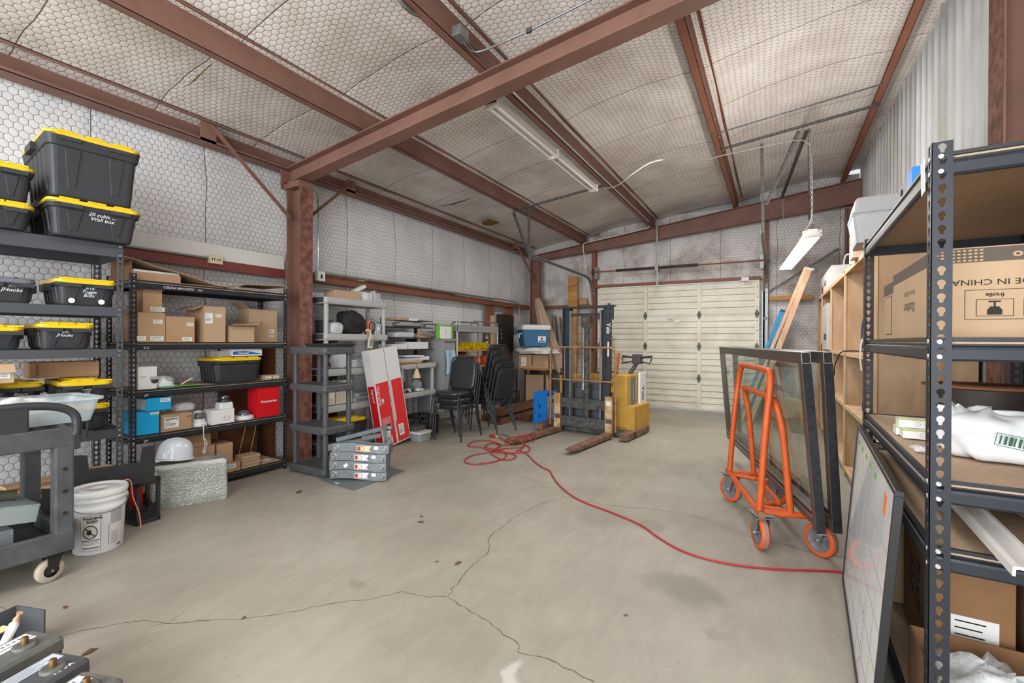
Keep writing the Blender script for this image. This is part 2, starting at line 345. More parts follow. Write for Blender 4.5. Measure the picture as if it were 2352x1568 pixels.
# ---- floor
def floor_mat():
    m = bpy.data.materials.new('concrete_floor'); m.use_nodes = True; nt = m.node_tree; L = nt.links; b = nt.nodes['Principled BSDF']
    tc = N(nt, 'ShaderNodeTexCoord')
    n1 = N(nt, 'ShaderNodeTexNoise', i_Scale=0.9, i_Detail=8.0, i_Roughness=0.62); L.new(tc.outputs['Object'], n1.inputs['Vector'])
    cr = N(nt, 'ShaderNodeValToRGB'); L.new(n1.outputs[0], cr.inputs[0])
    cr.color_ramp.elements[0].position = 0.3; cr.color_ramp.elements[0].color = rgb(146, 140, 128)
    cr.color_ramp.elements[1].position = 0.66; cr.color_ramp.elements[1].color = rgb(166, 161, 149)
    mp = N(nt, 'ShaderNodeMapping'); mp.inputs['Scale'].default_value = (3.2, 1.1, 1); mp.inputs['Rotation'].default_value = (0, 0, 0.6); L.new(tc.outputs['Object'], mp.inputs[0])
    n2 = N(nt, 'ShaderNodeTexNoise', i_Scale=3.0, i_Detail=9.0, i_Roughness=0.72, i_Distortion=0.6); L.new(mp.outputs[0], n2.inputs['Vector'])
    r2 = N(nt, 'ShaderNodeMapRange'); L.new(n2.outputs[0], r2.inputs[0]); r2.inputs[1].default_value = 0.3; r2.inputs[2].default_value = 0.75; r2.inputs[3].default_value = 0.86; r2.inputs[4].default_value = 1.07
    mu = N(nt, 'ShaderNodeMix', data_type='RGBA', blend_type='MULTIPLY'); mu.inputs[0].default_value = 1.0; L.new(cr.outputs[0], mu.inputs[6]); L.new(r2.outputs[0], mu.inputs[7])
    cur = mu.outputs[2]
    sn = N(nt, 'ShaderNodeTexNoise', i_Scale=5.0, i_Detail=5.0); L.new(tc.outputs['Object'], sn.inputs['Vector'])
    off = N(nt, 'ShaderNodeVectorMath', operation='MULTIPLY_ADD'); off.inputs[1].default_value = (0.22, 0.22, 0); L.new(sn.outputs['Color'], off.inputs[0]); L.new(tc.outputs['Object'], off.inputs[2])
    # oil stains: px centre, radii in metres, strength
    for px, py, rx, ry, k, c in [(1572, 1352, .21, .15, .62, (118, 112, 104)), (1385, 1185, .2, .22, .30, (122, 114, 104)), (1492, 1206, .14, .1, .42, (120, 112, 102)),
                                 (820, 1342, .07, .04, .45, (125, 118, 108)), (1610, 1200, .26, .16, .25, (130, 122, 112)), (1640, 1448, .05, .04, .3, (120, 112, 104)),
                                 (1360, 1128, .18, .16, .25, (130, 120, 110)), (1530, 970, .9, .3, .30, (132, 114, 98)), (1100, 1215, .3, .12, .14, (150, 128, 108)), (800, 1215, .4, .12, .12, (150, 132, 112)),
                                 (690, 1500, .3, .3, .12, (196, 190, 180)), (1180, 1555, .04, .1, .5, (214, 212, 208)), (1180, 935, .8, .6, .22, (128, 112, 98))]:
        p = at(px, py, Z=0)
        sb = N(nt, 'ShaderNodeVectorMath', operation='SUBTRACT'); L.new(off.outputs[0], sb.inputs[0]); sb.inputs[1].default_value = (p.x+.11, p.y+.11, 0)
        dv = N(nt, 'ShaderNodeVectorMath', operation='DIVIDE'); L.new(sb.outputs[0], dv.inputs[0]); dv.inputs[1].default_value = (rx, ry, 1000)
        ln = N(nt, 'ShaderNodeVectorMath', operation='LENGTH'); L.new(dv.outputs[0], ln.inputs[0])
        mr = N(nt, 'ShaderNodeMapRange', interpolation_type='SMOOTHSTEP'); L.new(ln.outputs['Value'], mr.inputs[0]); mr.inputs[1].default_value = 1.25; mr.inputs[2].default_value = 0.55; mr.inputs[3].default_value = 0; mr.inputs[4].default_value = k
        mx = N(nt, 'ShaderNodeMix', data_type='RGBA'); L.new(mr.outputs[0], mx.inputs[0]); L.new(cur, mx.inputs[6]); mx.inputs[7].default_value = rgb(*c); cur = mx.outputs[2]
    sc = N(nt, 'ShaderNodeTexNoise', i_Scale=34.0, i_Detail=3.0); L.new(tc.outputs['Object'], sc.inputs['Vector'])
    r3 = N(nt, 'ShaderNodeMapRange'); L.new(sc.outputs[0], r3.inputs[0]); r3.inputs[1].default_value = 0.70; r3.inputs[2].default_value = 0.76
    mx = N(nt, 'ShaderNodeMix', data_type='RGBA'); m5 = N(nt, 'ShaderNodeMath', operation='MULTIPLY'); m5.inputs[1].default_value = 0.5; L.new(r3.outputs[0], m5.inputs[0]); L.new(m5.outputs[0], mx.inputs[0]); L.new(cur, mx.inputs[6]); mx.inputs[7].default_value = rgb(112, 100, 88); cur = mx.outputs[2]
    L.new(cur, b.inputs['Base Color']); b.inputs['Roughness'].default_value = 0.48; b.inputs['Specular IOR Level'].default_value = 0.35
    bp = N(nt, 'ShaderNodeBump', i_Strength=0.12, i_Distance=0.02); L.new(n2.outputs[0], bp.inputs['Height']); L.new(bp.outputs[0], b.inputs['Normal'])
    return m
fl = MB(floor_mat()); fl.box(WX-0.1, RX+0.1, FY, BY+0.15, -0.12, 0)
floor = struct('floor', fl)
ap = MB(mat('outside_concrete', rgb(214, 208, 196), 0.8)); ap.box(-12, 8, BY+0.15, 22, -0.14, -0.01); struct('ground', ap)
CRK = mat('crack_dark', rgb(104, 92, 80), 0.95)
def crack(px, w=0.004, seed=1, k=5):
    rnd = random.Random(seed); pts = [at(a, b, Z=0) for a, b in px]; pp = []
    for i in range(len(pts)-1):
        for j in range(k):
            p = pts[i].lerp(pts[i+1], j/k); L_ = (pts[i+1]-pts[i]).length
            if j: p += Vector((rnd.uniform(-1, 1), rnd.uniform(-1, 1), 0))*L_*0.055
            pp.append(p)
    pp.append(pts[-1]); mb = MB(CRK); vs = []
    for i, p in enumerate(pp):
        t = (pp[min(i+1, len(pp)-1)]-pp[max(i-1, 0)]).normalized(); nn = Vector((-t.y, t.x, 0)); ww = w*rnd.uniform(0.35, 1.15)*0.5
        vs += [p+nn*ww+Vector((0, 0, .0006)), p-nn*ww+Vector((0, 0, .0006))]
    mb.add(vs, [(2*i, 2*i+1, 2*i+3, 2*i+2) for i in range(len(pp)-1)]); struct('crack', mb, floor)
crack([(95, 1472), (190, 1447), (275, 1432), (330, 1424), (395, 1432), (450, 1426), (560, 1420), (640, 1411), (760, 1386), (870, 1372), (925, 1358), (960, 1368), (1025, 1370)], .006, 1)
crack([(1028, 1368), (1060, 1326), (1085, 1296), (1120, 1271), (1130, 1226), (1175, 1191), (1220, 1166), (1265, 1150), (1300, 1141)], .006, 2)
crack([(1030, 1372), (1075, 1400), (1112, 1421), (1150, 1450), (1192, 1482), (1190, 1498), (1250, 1510), (1300, 1535), (1365, 1566)], .006, 3)
crack([(1105, 1068), (1145, 1075), (1180, 1087), (1235, 1107), (1300, 1141), (1370, 1156), (1460, 1166), (1570, 1176), (1640, 1200), (1735, 1236), (1840, 1262), (1950, 1284)], .005, 4)
crack([(0, 1393), (22, 1412), (32, 1424), (50, 1430)], .006, 5)
crack([(690, 1131), (760, 1134), (880, 1134), (965, 1131)], .003, 6)
crack([(340, 1437), (390, 1430), (430, 1400)], .003, 7)
# ---- left wall, ceiling
HEX_L = hexmat('wall_left_insulation', 'Y', 'Z', col=rgb(232, 233, 235), seam_off=0.55, line=0.86, puff=1.0)
HEX_C = hexmat('ceiling_insulation', 'Y', 'X', col=rgb(232, 226, 220), wire=rgb(72, 66, 62), seam_off=0.2, line=0.88, dirt=rgb(204, 195, 186), puff=1.5)
HEX_B = hexmat('wall_back_insulation', 'X', 'Z', col=rgb(214, 210, 208), seam_off=0.4, line=0.9, dirt=rgb(160, 148, 140), puff=1.2, dirtamt=0.35)
wl = MB(HEX_L)
def fw(u, v):
    y = FY+(BY-FY)*u; z = 3.42*v
    return (WX+0.045*abs(math.sin(PI*(z-2.02)/1.12))*0.8+0.008*math.sin(y*6.9)*math.sin(z*4), y, z)
wl.sheet(fw, 120, 34); wl.box(WX-0.12, WX-0.06, FY, BY, 0, 3.42, GALV); struct('wall_left', wl)
PX = [-4.74, -3.44, -2.05, -0.60, 0.93, 1.30]
ce = MB(HEX_C)
def fc(u, v):
    x = -4.86+(RX+0.05+4.86)*u; y = FY+(BY-FY)*v
    for a, b in zip(PX[:-1], PX[1:]):
        if a <= x <= b:
            t = (x-a)/(b-a); s = math.sin(PI*t)**0.7 if 0 < t < 1 else 0; break
    else: s = 0
    return (x, y, zc(x)+0.045-0.07*(1-s)-0.012*math.sin(y*3.1+x*2)*s)
ce.sheet(fc, 96, 110)
ce.add([(-5, FY, zc(-5)+.16), (RX+.1, FY, zc(RX+.1)+.16), (RX+.1, BY+.1, zc(RX+.1)+.16), (-5, BY+.1, zc(-5)+.16)], [(0, 1, 2, 3)], GALV, False)
ceiling = struct('ceiling', ce)
# torn spots and split seams of the ceiling insulation
TORN = mat('torn_backing', rgb(62, 50, 38), 0.9, col2=rgb(150, 118, 54), nscale=30)
def tear(name, px, m=TORN):
    q = []
    for a, b in px:
        r = ray(a, b); x = 0
        for _ in range(12):
            t = (zc(x)-0.03-CAMH)/r[2]; x = r[0]*t
        q.append(Vector((r[0]*t, r[1]*t, zc(x)-0.031)))
    mb = MB(m); mb.add(q, [tuple(range(len(q)))]); struct(name, mb, ceiling)
# ---- back wall round the overhead door
DX0, DX1, DZ = -3.20, -0.25, 2.40
wb = MB(HEX_B)
def panel(x0, x1, z0, z1, y=BY, n=14):
    wb.sheet(lambda u, v: (x0+(x1-x0)*u, y-0.03*math.sin(PI*v)*math.sin(PI*u)-0.006*math.sin(9*u*(x1-x0)), z0+(z1-z0)*v), n, n)
panel(WX, DX0, 0, 2.05); panel(WX, DX0, 2.05, 3.5); panel(DX0, DX1, DZ+.03, 3.75, BY, 24); panel(DX1, RX-.03, 0, 2.1); panel(DX1, RX-.03, 2.1, 4.05)
wb.box(WX, DX0, BY+.05, BY+.1, 0, 4, GALV); wb.box(DX1, RX-.03, BY+.05, BY+.1, 0, 4.05, GALV); wb.box(DX0, DX1, BY+.05, BY+.1, DZ+.03, 4.0, GALV)
struct('wall_back', wb)
# ---- right wall: ribbed white sheet metal
SHEETM = mat('white_sheet_metal', rgb(212, 215, 217), 0.45, col2=rgb(178, 176, 170), nscale=2.2, stretch=(1, 1, .25))
wr = MB(SHEETM); prof = []; y = FY
while y < BY:
    prof += [(RX, y), (RX, y+.13), (RX-.022, y+.145), (RX-.022, y+.165), (RX, y+.18)]; y += .19
vs = [(x, yy, z) for z in (0, 4.12) for x, yy in prof]; n_ = len(prof)
wr.add(vs, [(i, i+1, n_+i+1, n_+i) for i in range(n_-1)]); wr.box(RX+.01, RX+.05, FY, BY-.02, 0, 4.12, GALV); struct('wall_right', wr)
DARKPANEL = mat('dark_brown_panel', rgb(44, 30, 27), 0.7); dd = MB(DARKPANEL); dd.box(1.12, 1.17, 1.1, 2.98, 0, 2.1); struct('dark_panel', dd)  # plain dark sheet filling a dark area low on the right wall
# ---- steel frame
def i_rafter(name, y, x0, x1, zb, ztf, fw_=.15, m=OXIDE):
    """I section following the roof slope"""
    mb = MB(m); t = .012; a, b = Vector((x0, 0, 0)), Vector((x1, 0, 0))
    def slab(y0, y1, f0, f1):
        mb.add([(x0, y0, f0(x0)), (x1, y0, f0(x1)), (x1, y1, f0(x1)), (x0, y1, f0(x0)), (x0, y0, f1(x0)), (x1, y0, f1(x1)), (x1, y1, f1(x1)), (x0, y1, f1(x0))],
               [(0, 3, 2, 1), (4, 5, 6, 7), (0, 1, 5, 4), (1, 2, 6, 5), (2, 3, 7, 6), (3, 0, 4, 7)])
    slab(y-fw_/2, y+fw_/2, zb, lambda x: zb(x)+t); slab(y-fw_/2, y+fw_/2, lambda x: ztf(x)-t, ztf); slab(y-.004, y+.004, lambda x: zb(x)+t, lambda x: ztf(x)-t)
    return struct(name, mb)
i_rafter('steel_rafter', 3.195, -4.62, 1.12, lambda x: 3.0+.125*(x+4.48), zt)
i_rafter('steel_rafter', 9.03, -4.62, 1.16, lambda x: 3.06+.082*(x+4.2), zt)
i_rafter('steel_rafter', -2.65, -4.62, 1.12, lambda x: 3.0+.125*(x+4.48), zt)
def h_column(y, x0, x1, h, fwd=.155, m=OXIDE, face=None):
    mb = MB(m); mb.box(x0, x0+.012, y-fwd/2, y+fwd/2, 0, h); mb.box(x1-.012, x1, y-fwd/2, y+fwd/2, 0, h); mb.box(x0+.012, x1-.012, y-.004, y+.004, 0, h)
    if face: mb.box(face-.001 if face > x0+.1 else face-.001, face+.001, y-fwd/2, y+fwd/2, 0.01, h-.01, OXRUST)
    mb.box(x0-.03, x1+.03, y-fwd/2-.03, y+fwd/2+.03, 0, .014); return struct('steel_column', mb)
h_column(3.215, -4.60, -4.375, 3.0, face=-4.375)
h_column(8.93, -4.60, -4.40, 3.06); h_column(3.58, 1.06, 1.185, 3.74, .2, face=1.06); h_column(9.05, 0.96, 1.17, 3.45); h_column(-2.65, -4.60, -4.375, 3.0)
# end plate of the rafter over the left column
ep = MB(OXIDE); ep.box(-4.64, -4.625, 3.09, 3.30, 2.93, 3.16); ep.box(-4.62, -4.37, 3.12, 3.27, 2.93, 2.995); struct('beam_end_plate', ep)
def purlin(x, w=.068):
    mb = MB(OXIDE if x < -3 else OXIDE2 if x > -1 else OXIDE); h = .2; z0 = zt(x); th = .004; y0, y1 = FY, 9.12
    mb.box(x-th, x, y0, y1, z0, z0+h)                                   # web
    mb.box(x-w, x, y0, y1, z0, z0+th); mb.box(x-w, x-w+th, y0, y1, z0, z0+.018)      # lower flange and lip
    mb.box(x, x+w, y0, y1, z0+h-th, z0+h); mb.box(x+w-th, x+w, y0, y1, z0+h-.018, z0+h)
    yy = y0+.3
    while yy < y1:
        mb.lathe([(.006, 0), (.005, .003)], 8, (x+.0015, yy, z0+.055), 'X', CHROME if (yy*7) % 3 > 2 else OXIDE); yy += .46
    struct('roof_purlin', mb)
for x in (-3.42, -2.03, -0.585, 0.95): purlin(x)
es = MB(OXIDE); z0, z1 = 3.14, 3.352
es.box(-4.75, -4.745, FY, 9.12, z0, z1); es.box(-4.75, -4.6, FY, 9.12, z0, z0+.005); es.box(-4.605, -4.6, FY, 9.12, z0, z0+.028)
es.box(-4.75, -4.6, FY, 9.12, z1-.005, z1); es.box(-4.605, -4.6, FY, 9.12, z1-.024, z1); struct('eave_strut', es)
def brace(p0, p1, gus=True):
    mb = MB(OXIDE); p0, p1 = Vector(p0), Vector(p1); mb.bar(p0, p1, .035, .008); mb.bar(p0+Vector((-.014, 0, 0)), p1+Vector((-.014, 0, 0)), .008, .035)
    if gus: mb.box(p0.x-.03, p0.x-.02, p0.y-.09, p0.y+.05, p0.z-.17, p0.z+.02)
    struct('knee_brace', mb)
brace(at(487, 288, X=-4.58), at(668, 500, X=-4.50)); brace(at(812, 418, X=-4.58), at(719, 493, X=-4.50)); brace(at(1187, 560, X=-4.58), at(1231, 650, X=-4.5))
# girts (C sections) of the left wall
def girt(y0, y1, z, x=-4.62, d=.14, h=.085, m=OXIDE2):
    mb = MB(m); mb.box(x, x+.004, y0, y1, z, z+h); mb.box(x-d, x, y0, y1, z, z+.004); mb.box(x-d, x, y0, y1, z+h-.004, z+h); return struct('wall_girt', mb)
girt(FY, 3.135, 1.975, m=mat('oxide_red', rgb(118, 56, 50), .4)); girt(3.295, 8.85, 1.975)
mb = MB(mat('white_painted_board', rgb(214, 214, 212), .6)); mb.box(-4.66, -4.632, -.5, 3.13, 2.062, 2.205); mb.box(-4.66, -4.634, -.5, 3.13, 2.06, 2.075, TIMBER)
tag(part('white_board', mb, None), 'long white painted board standing on the red steel rail of the left wall', 'board')
mb = MB(TIMBER); mb.box(-4.70, -4.62, 3.31, 4.15, 2.061, 2.085); mb.box(-4.70, -4.62, 4.3, 6.2, 2.061, 2.075, OXRUST); tag(part('timber_strip', mb, None), 'thin timber strip on the wall rail beside the steel column', 'timber')
# framed opening in the left wall near the far corner
mb = MB(OXIDE2); a = at(1121, 760, X=-4.68).y; b = at(1135, 760, X=-4.68).y; mb.box(-4.75, -4.68, a, b, 0, 1.97); a = at(1166, 700, X=-4.68).y; b = at(1178, 700, X=-4.68).y; mb.box(-4.75, -4.68, a, b, 0, 1.97); struct('trim_1', mb)
# back wall steel
mb = MB(OXIDE2); mb.box(-4.40, DX0-.08, 9.17, 9.24, 2.0, 2.07); mb.box(DX0-.12, DX0-.04, 9.15, 9.28, 0, 3.2); mb.box(DX0-.05, DX1+.03, 9.16, 9.24, DZ+.005, DZ+.06); mb.box(DX1+.06, DX1+.14, 9.2, 9.28, 0, 3.5); struct('door_frame', mb)
# ---- sectional overhead door
DOORC = mat('door_enamel', rgb(226, 222, 208), 0.5, col2=rgb(208, 201, 184), nscale=3)
GROOVE = mat('groove_line', rgb(120, 104, 84), 0.8)  # darker line along each rib groove
door = bpy.data.objects.new('door_1', None); C.objects.link(door); door['kind'] = 'structure'
SH = 0.594; GAP = .03
for k in range(4):
    z0 = GAP+k*(DZ-GAP-.002)/4; h = (DZ-GAP)/4-.004
    pr = [(9.23+.04, z0), (9.232, z0)]; cuts = [.0, .09, .235, .26, .285, .42, .445, .47, .50, .70, .725, .85, .875, .90, .985]
    q = []
    for i in range(5):
        a = z0+h*(.02+i*.195); q += [(9.238, a), (9.230, a+.006), (9.230, a+h*.075), (9.238, a+h*.08+.006)]
    pr += q+[(9.232, z0+h), (9.27, z0+h)]
    mb = MB(DOORC); mb.prism(pr, DX0, DX1, 'X')
    mb.box(DX0, DX1, 9.222, 9.232, z0, z0+.012); mb.box(DX0, DX1, 9.222, 9.232, z0+h-.012, z0+h)
    for i in range(5): mb.box(DX0, DX1, 9.2368, 9.2376, z0+h*(.02+i*.195)-.006, z0+h*(.02+i*.195)-.001, GROOVE)
    sec = struct('door_section', mb, door)
    for xx in (-2.225, -1.235): s = MB(DOORC); s.box(xx-.035, xx+.035, 9.205, 9.236, z0, z0+h); struct('stile', s, sec)
    for xx in (DX0+.025, DX1-.04): s = MB(DOORC); s.box(xx-.03, xx+.04, 9.205, 9.236, z0, z0+h); [s.lathe([(.009, 0), (.009, .002)], 10, (xx+.01, 9.203, z0+h*f), 'Y', INK) for f in (.2, .5, .8)]; struct('stile', s, sec)
    if k < 3:
        for xx in (-3.16, -2.225, -1.235, -.285):
            g = MB(DKGALV); pts = [(0, -.085), (.02, -.05), (.032, -.02), (.034, .02), (.02, .05), (0, .085), (-.02, .05), (-.034, .02), (-.032, -.02), (-.02, -.05)]
            g.prism([(xx+a, z0+h+.002+b) for a, b in pts], 9.196, 9.204, 'Y'); g.tube([(xx-.035, 9.196, z0+h+.002), (xx+.035, 9.196, z0+h+.002)], .008, 8); part('hinge', g, door)
g = MB(mat('label_print', rgb(120, 122, 126), .6, col2=rgb(228, 228, 226), nscale=60)); p = at(1545, 734, Y=9.222); g.box(p.x-.09, p.x+.07, 9.226, 9.229, p.z-.02, p.z+.03); g.box(p.x+.03, p.x+.12, 9.222, 9.226, p.z-.055, p.z-.01, PAPER); part('sticker', g, door)
g = MB(PAPER); p = at(1712, 642, Y=9.2); g.box(p.x-.06, p.x+.06, 9.12, 9.15, p.z-.03, p.z+.035); part('header_bracket', g, door)
# tracks
def track(x, side):
    t = thing('door_track', 'galvanised %s track of the overhead door, bent and running forward' % side, 'track', (0, 0, 0)); mb = MB(GALV)
    pts = [(x, 9.17, .03), (x, 9.17, 2.15)]+[(x, 9.17-.42*(1-math.cos(a*PI/16)), 2.15+.45*math.sin(a*PI/16)) for a in range(1, 9)]+[(x, 6.28, 2.63)]
    for i in range(len(pts)-1):
        a, b = Vector(pts[i]), Vector(pts[i+1]); mb.bar(a, b, .006, .055) if abs((b-a).normalized().z) < .5 else mb.bar(a, b, .006, .055)
        mb.bar(a+Vector((.02, 0, 0)), b+Vector((.02, 0, 0)), .045, .005, up=(0, -1, .8))
    part('rail', mb, t); g = MB(GALV); g.box(x-.05, x+.03, 9.2, 9.206, .1, 2.2); part('wall_angle', g, t)
    for z in (.5, 1.1, 1.7): g = MB(DKGALV); g.box(x-.03, x+.03, 9.15, 9.2, z, z+.04); part('bracket', g, t)
    return t
track(DX0-.1, 'left'); track(DX1+.09, 'right')
# torsion spring over the door
t = thing('torsion_spring', 'dark torsion spring shaft above the overhead door', 'spring', (0, 0, 0))
p0, p1 = at(1357, 630, Y=9.08), at(1768, 597, Y=9.08); z_ = 2.72; x0_, x1_ = p0.x, p1.x
g = MB(OXIDE2); g.tube([(x0_, 9.08, z_), (x1_, 9.08, z_)], .013, 10); part('shaft', g, t)
xa, xb, xm = at(1415, 624, Y=9.08).x, at(1603, 612, Y=9.08).x, at(1507, 618, Y=9.08).x; SPR = mat('spring_dark', rgb(60, 52, 48), .5, .4)
for a, b in ((xa, xm-.02), (xm+.02, xb)):
    g = MB(SPR); n = int((b-a)/.011); pts = [(a+(b-a)*i/(n*2), 9.08, z_+(.027 if i % 2 else .024)*0) for i in range(n*2+1)]
    g.tube(pts, [.027 if i % 2 else .0235 for i in range(len(pts))], 12); part('spring', g, t)
g = MB(GALV); g.box(xm-.02, xm+.02, 9.05, 9.24, z_-.06, z_+.07); part('centre_bracket', g, t)
for xx in (x0_+.04, x1_-.07): g = MB(DKGALV); g.lathe([(.05, -.012), (.055, -.006), (.03, 0), (.055, .006), (.05, .012)], 16, (xx, 9.08, z_), 'X'); part('cable_drum', g, t)
for xx, w in ((x0_+.1, .06), (x1_-.12, .06)): g = MB(GALV); g.box(xx-w/2, xx+w/2, 9.11, 9.2, z_-.14, z_+.1); part('end_bracket', g, t)
# ---- perforated angle iron
def circ(r, n=8): return [(r*math.cos(2*PI*(i+.5)/n), r*math.sin(2*PI*(i+.5)/n)) for i in range(n)]
def perf_angle(mb, a, b, up=(0, 0, 1), w=.032, pitch=.025, r=.0052, both=True):
    a, b = Vector(a), Vector(b); d = b-a; L_ = d.length; z = d.normalized(); u = Vector(up); y = (u-z*u.dot(z)).normalized(); x = y.cross(z)
    R = Matrix(((x.x, y.x, z.x, a.x), (x.y, y.y, z.y, a.y), (x.z, y.z, z.z, a.z), (0, 0, 0, 1))); n = max(2, int(L_/pitch))
    mb.holed(w, L_/n, n, .002, circ(r), M=R @ Matrix.Translation((w/2, 0, 0)))
    if both: mb.holed(w, L_/n, n, .002, circ(r), M=R @ Matrix.Rotation(PI/2, 4, 'Z') @ Matrix.Translation((w/2, 0, 0)))
def hanger(name, label, segs, m=DKGALV):
    t = thing(name, label, 'bracket')
    for nm, a, b, up in segs:
        g = MB(m); perf_angle(g, a, b, up); part(nm, g, t)
YH = 6.18
hanger('angle_iron_hanger', 'perforated angle iron frame bolted across two purlins, carrying the right door track and lamp chain',
       [('cross_bar', at(1655, 346, Y=YH), at(2022, 242, Y=YH), (0, -1, 0)), ('upright', at(1747, 330, Y=YH-.02), at(1749, 530, Y=YH-.02), (0, -1, 0)),
        ('diagonal', at(1832, 300, Y=YH-.03), at(1757, 470, Y=YH-.03), (0, -1, 0)), ('rear_diagonal', at(1855, 298, Y=YH+.06), at(1796, 456, Y=8.86), (0, -1, 0)), ('side_strut', at(1855, 298, Y=YH+.03), at(1857, 505, Y=YH+.9), (0, -1, 0))])
hanger('angle_iron_hanger', 'perforated angle iron frame between two purlins, carrying the left door track',
       [('cross_bar', at(1180, 486, Y=YH), at(1387, 428, Y=YH), (0, -1, 0)), ('upright', at(1214, 478, Y=YH-.02), at(1215, 592, Y=YH-.02), (0, -1, 0)), ('diagonal', at(1179, 488, Y=YH-.03), at(1213, 585, Y=YH-.03), (0, -1, 0))])
hanger('angle_iron_hanger', 'single perforated angle iron hanging from the back rafter to the spring over the door', [('upright', at(1507, 506, Y=9.0-.09), at(1508, 655, Y=9.0-.09), (0, -1, 0))], GALV)
tear('crack', [(1105, 512), (1122, 503), (1140, 508), (1150, 509), (1140, 515), (1128, 518), (1112, 517)])
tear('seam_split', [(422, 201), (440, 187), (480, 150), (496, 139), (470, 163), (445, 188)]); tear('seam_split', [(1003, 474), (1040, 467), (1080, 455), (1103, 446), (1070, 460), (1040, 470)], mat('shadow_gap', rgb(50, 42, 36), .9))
# ================================================================ kit of repeated kinds
KEY = [(.0095*math.cos(a), .005+.0095*math.sin(a)) for a in [math.radians(v) for v in (-50, -20, 10, 40, 70, 90, 110, 140, 170, 200, 230)]]
KEY = KEY+[(-.0048, -.006), (-.0046, -.011), (0, -.0125), (.0046, -.011), (.0048, -.006)]
_post = {}
def post_mesh(H, w, m, hole='key'):
    k = (round(H, 3), w, m.name, hole)
    if k not in _post:
        g = MB(m); p = .038; n = int(H/p); hs = KEY if hole == 'key' else circ(.006, 8)
        g.holed(w, H/n, n, .0022, hs, M=Matrix.Translation((w/2, 0, 0)))
        g.holed(w, H/n, n, .0022, hs, M=Matrix.Rotation(PI/2, 4, 'Z') @ Matrix.Translation((w/2, -.0022, 0)))
        _post[k] = g.mesh('post')
    return _post[k]
def rack(label, loc, rz, Wd, D, H, levels, m=BLK, pw=.038, style='rivet', board=BOARD, bh=.062, name='storage_rack', joint=None, deck=()):
    """boltless shelving: local x 0..Wd along the front, y 0..D to the back"""
    t = thing(name, label, 'shelving', loc, rz)
    for (x, y, r) in ((0, 0, 0), (Wd, 0, PI/2), (Wd, D, PI), (0, D, -PI/2)): link('post', post_mesh(H, pw, m), t, (x, y, 0), (0, 0, r))
    def pr(h):
        if style == 'rivet': return [(.003, 0), (.003, -.010), (.012, -.012), (.012, -.022), (.002, -.027), (.0, -.034), (.0, -h+.006), (.004, -h), (.016, -h), (.016, -.001), (.014, 0)]
        return [(0, 0), (0, -h), (.028, -h), (.028, -h+.003), (.004, -h+.003), (.004, -.003), (.028, -.003), (.028, 0)]
    for li, z in enumerate(levels):
        h = bh[li] if isinstance(bh, (list, tuple)) else bh
        P = pr(h)
        for y0, sg in ((.0025, 1), (D-.0025, -1)):
            g = MB(m); g.prism([(y0+sg*a, z+b) for a, b in P], .004, Wd-.004, 'X')
            for xx in (.02, Wd-.02):
                for dz in (-.012, -h+.012): g.lathe([(.0075, 0), (.006, .0022), (.0, .003)][:2], 10, (xx, y0-sg*.0025, z+dz), 'Y', CHROME, M=None) if sg < 0 else g.lathe([(.006, -.0022), (.0075, 0)], 10, (xx, y0-.0028, z+dz), 'Y', CHROME)
            part('beam', g, t)
        for x0, sg in ((.0025, 1), (Wd-.0025, -1)):
            g = MB(m); g.prism([(x0+sg*a, z+b) for a, b in P], .004, D-.004, 'Y')
            for yy in (.02, D-.02):
                for dz in (-.012, -h+.012): g.lathe([(.0075, -.001), (.006, .001)], 10, (x0-sg*.004, yy, z+dz), 'X', CHROME)
            part('beam', g, t)
        if li in deck:
            g = MB(m); n = int(Wd/.045)
            for i in range(1, n): g.tube([(Wd*i/n, .01, z-.006), (Wd*i/n, D-.01, z-.006)], .0024, 4)
            for yy in (D*.25, D*.5, D*.75): g.tube([(.01, yy, z-.011), (Wd-.01, yy, z-.011)], .003, 4)
            part('wire_deck', g, t)
        else:
            g = MB(board); g.box(.012, Wd-.012, .012, D-.012, z-.017, z-.004); part('shelf_board', g, t)
    return t
def sticker(parent, cx, cz, w, h, y=0.0, bars=True, m=PAPER, name='shipping_label', rot=0.0):
    g = MB(m); g.box(-w/2, w/2, -.0012, 0, -h/2, h/2)
    if bars:
        rnd = random.Random(int((cx*91+cz*57+w*33)*1000)); r = h/6
        for k in range(5):
            zz = h/2-r*(k+.75); x = -w*.42
            if k == 3 or h < .04 and k == 1:
                while x < w*.3: g.box(x, x+w*.018, -.0016, -.0010, zz-r*.6, zz+r*.5, INK); x += w*.018*rnd.choice((2, 2, 3, 4))
            elif h > .035 or k == 3: g.box(x, x+w*rnd.uniform(.3, .8), -.0016, -.0010, zz-r*.1, zz+r*.1, INK)
    return part(name, g, parent, loc=(cx, y, cz), rot=(0, rot, 0))
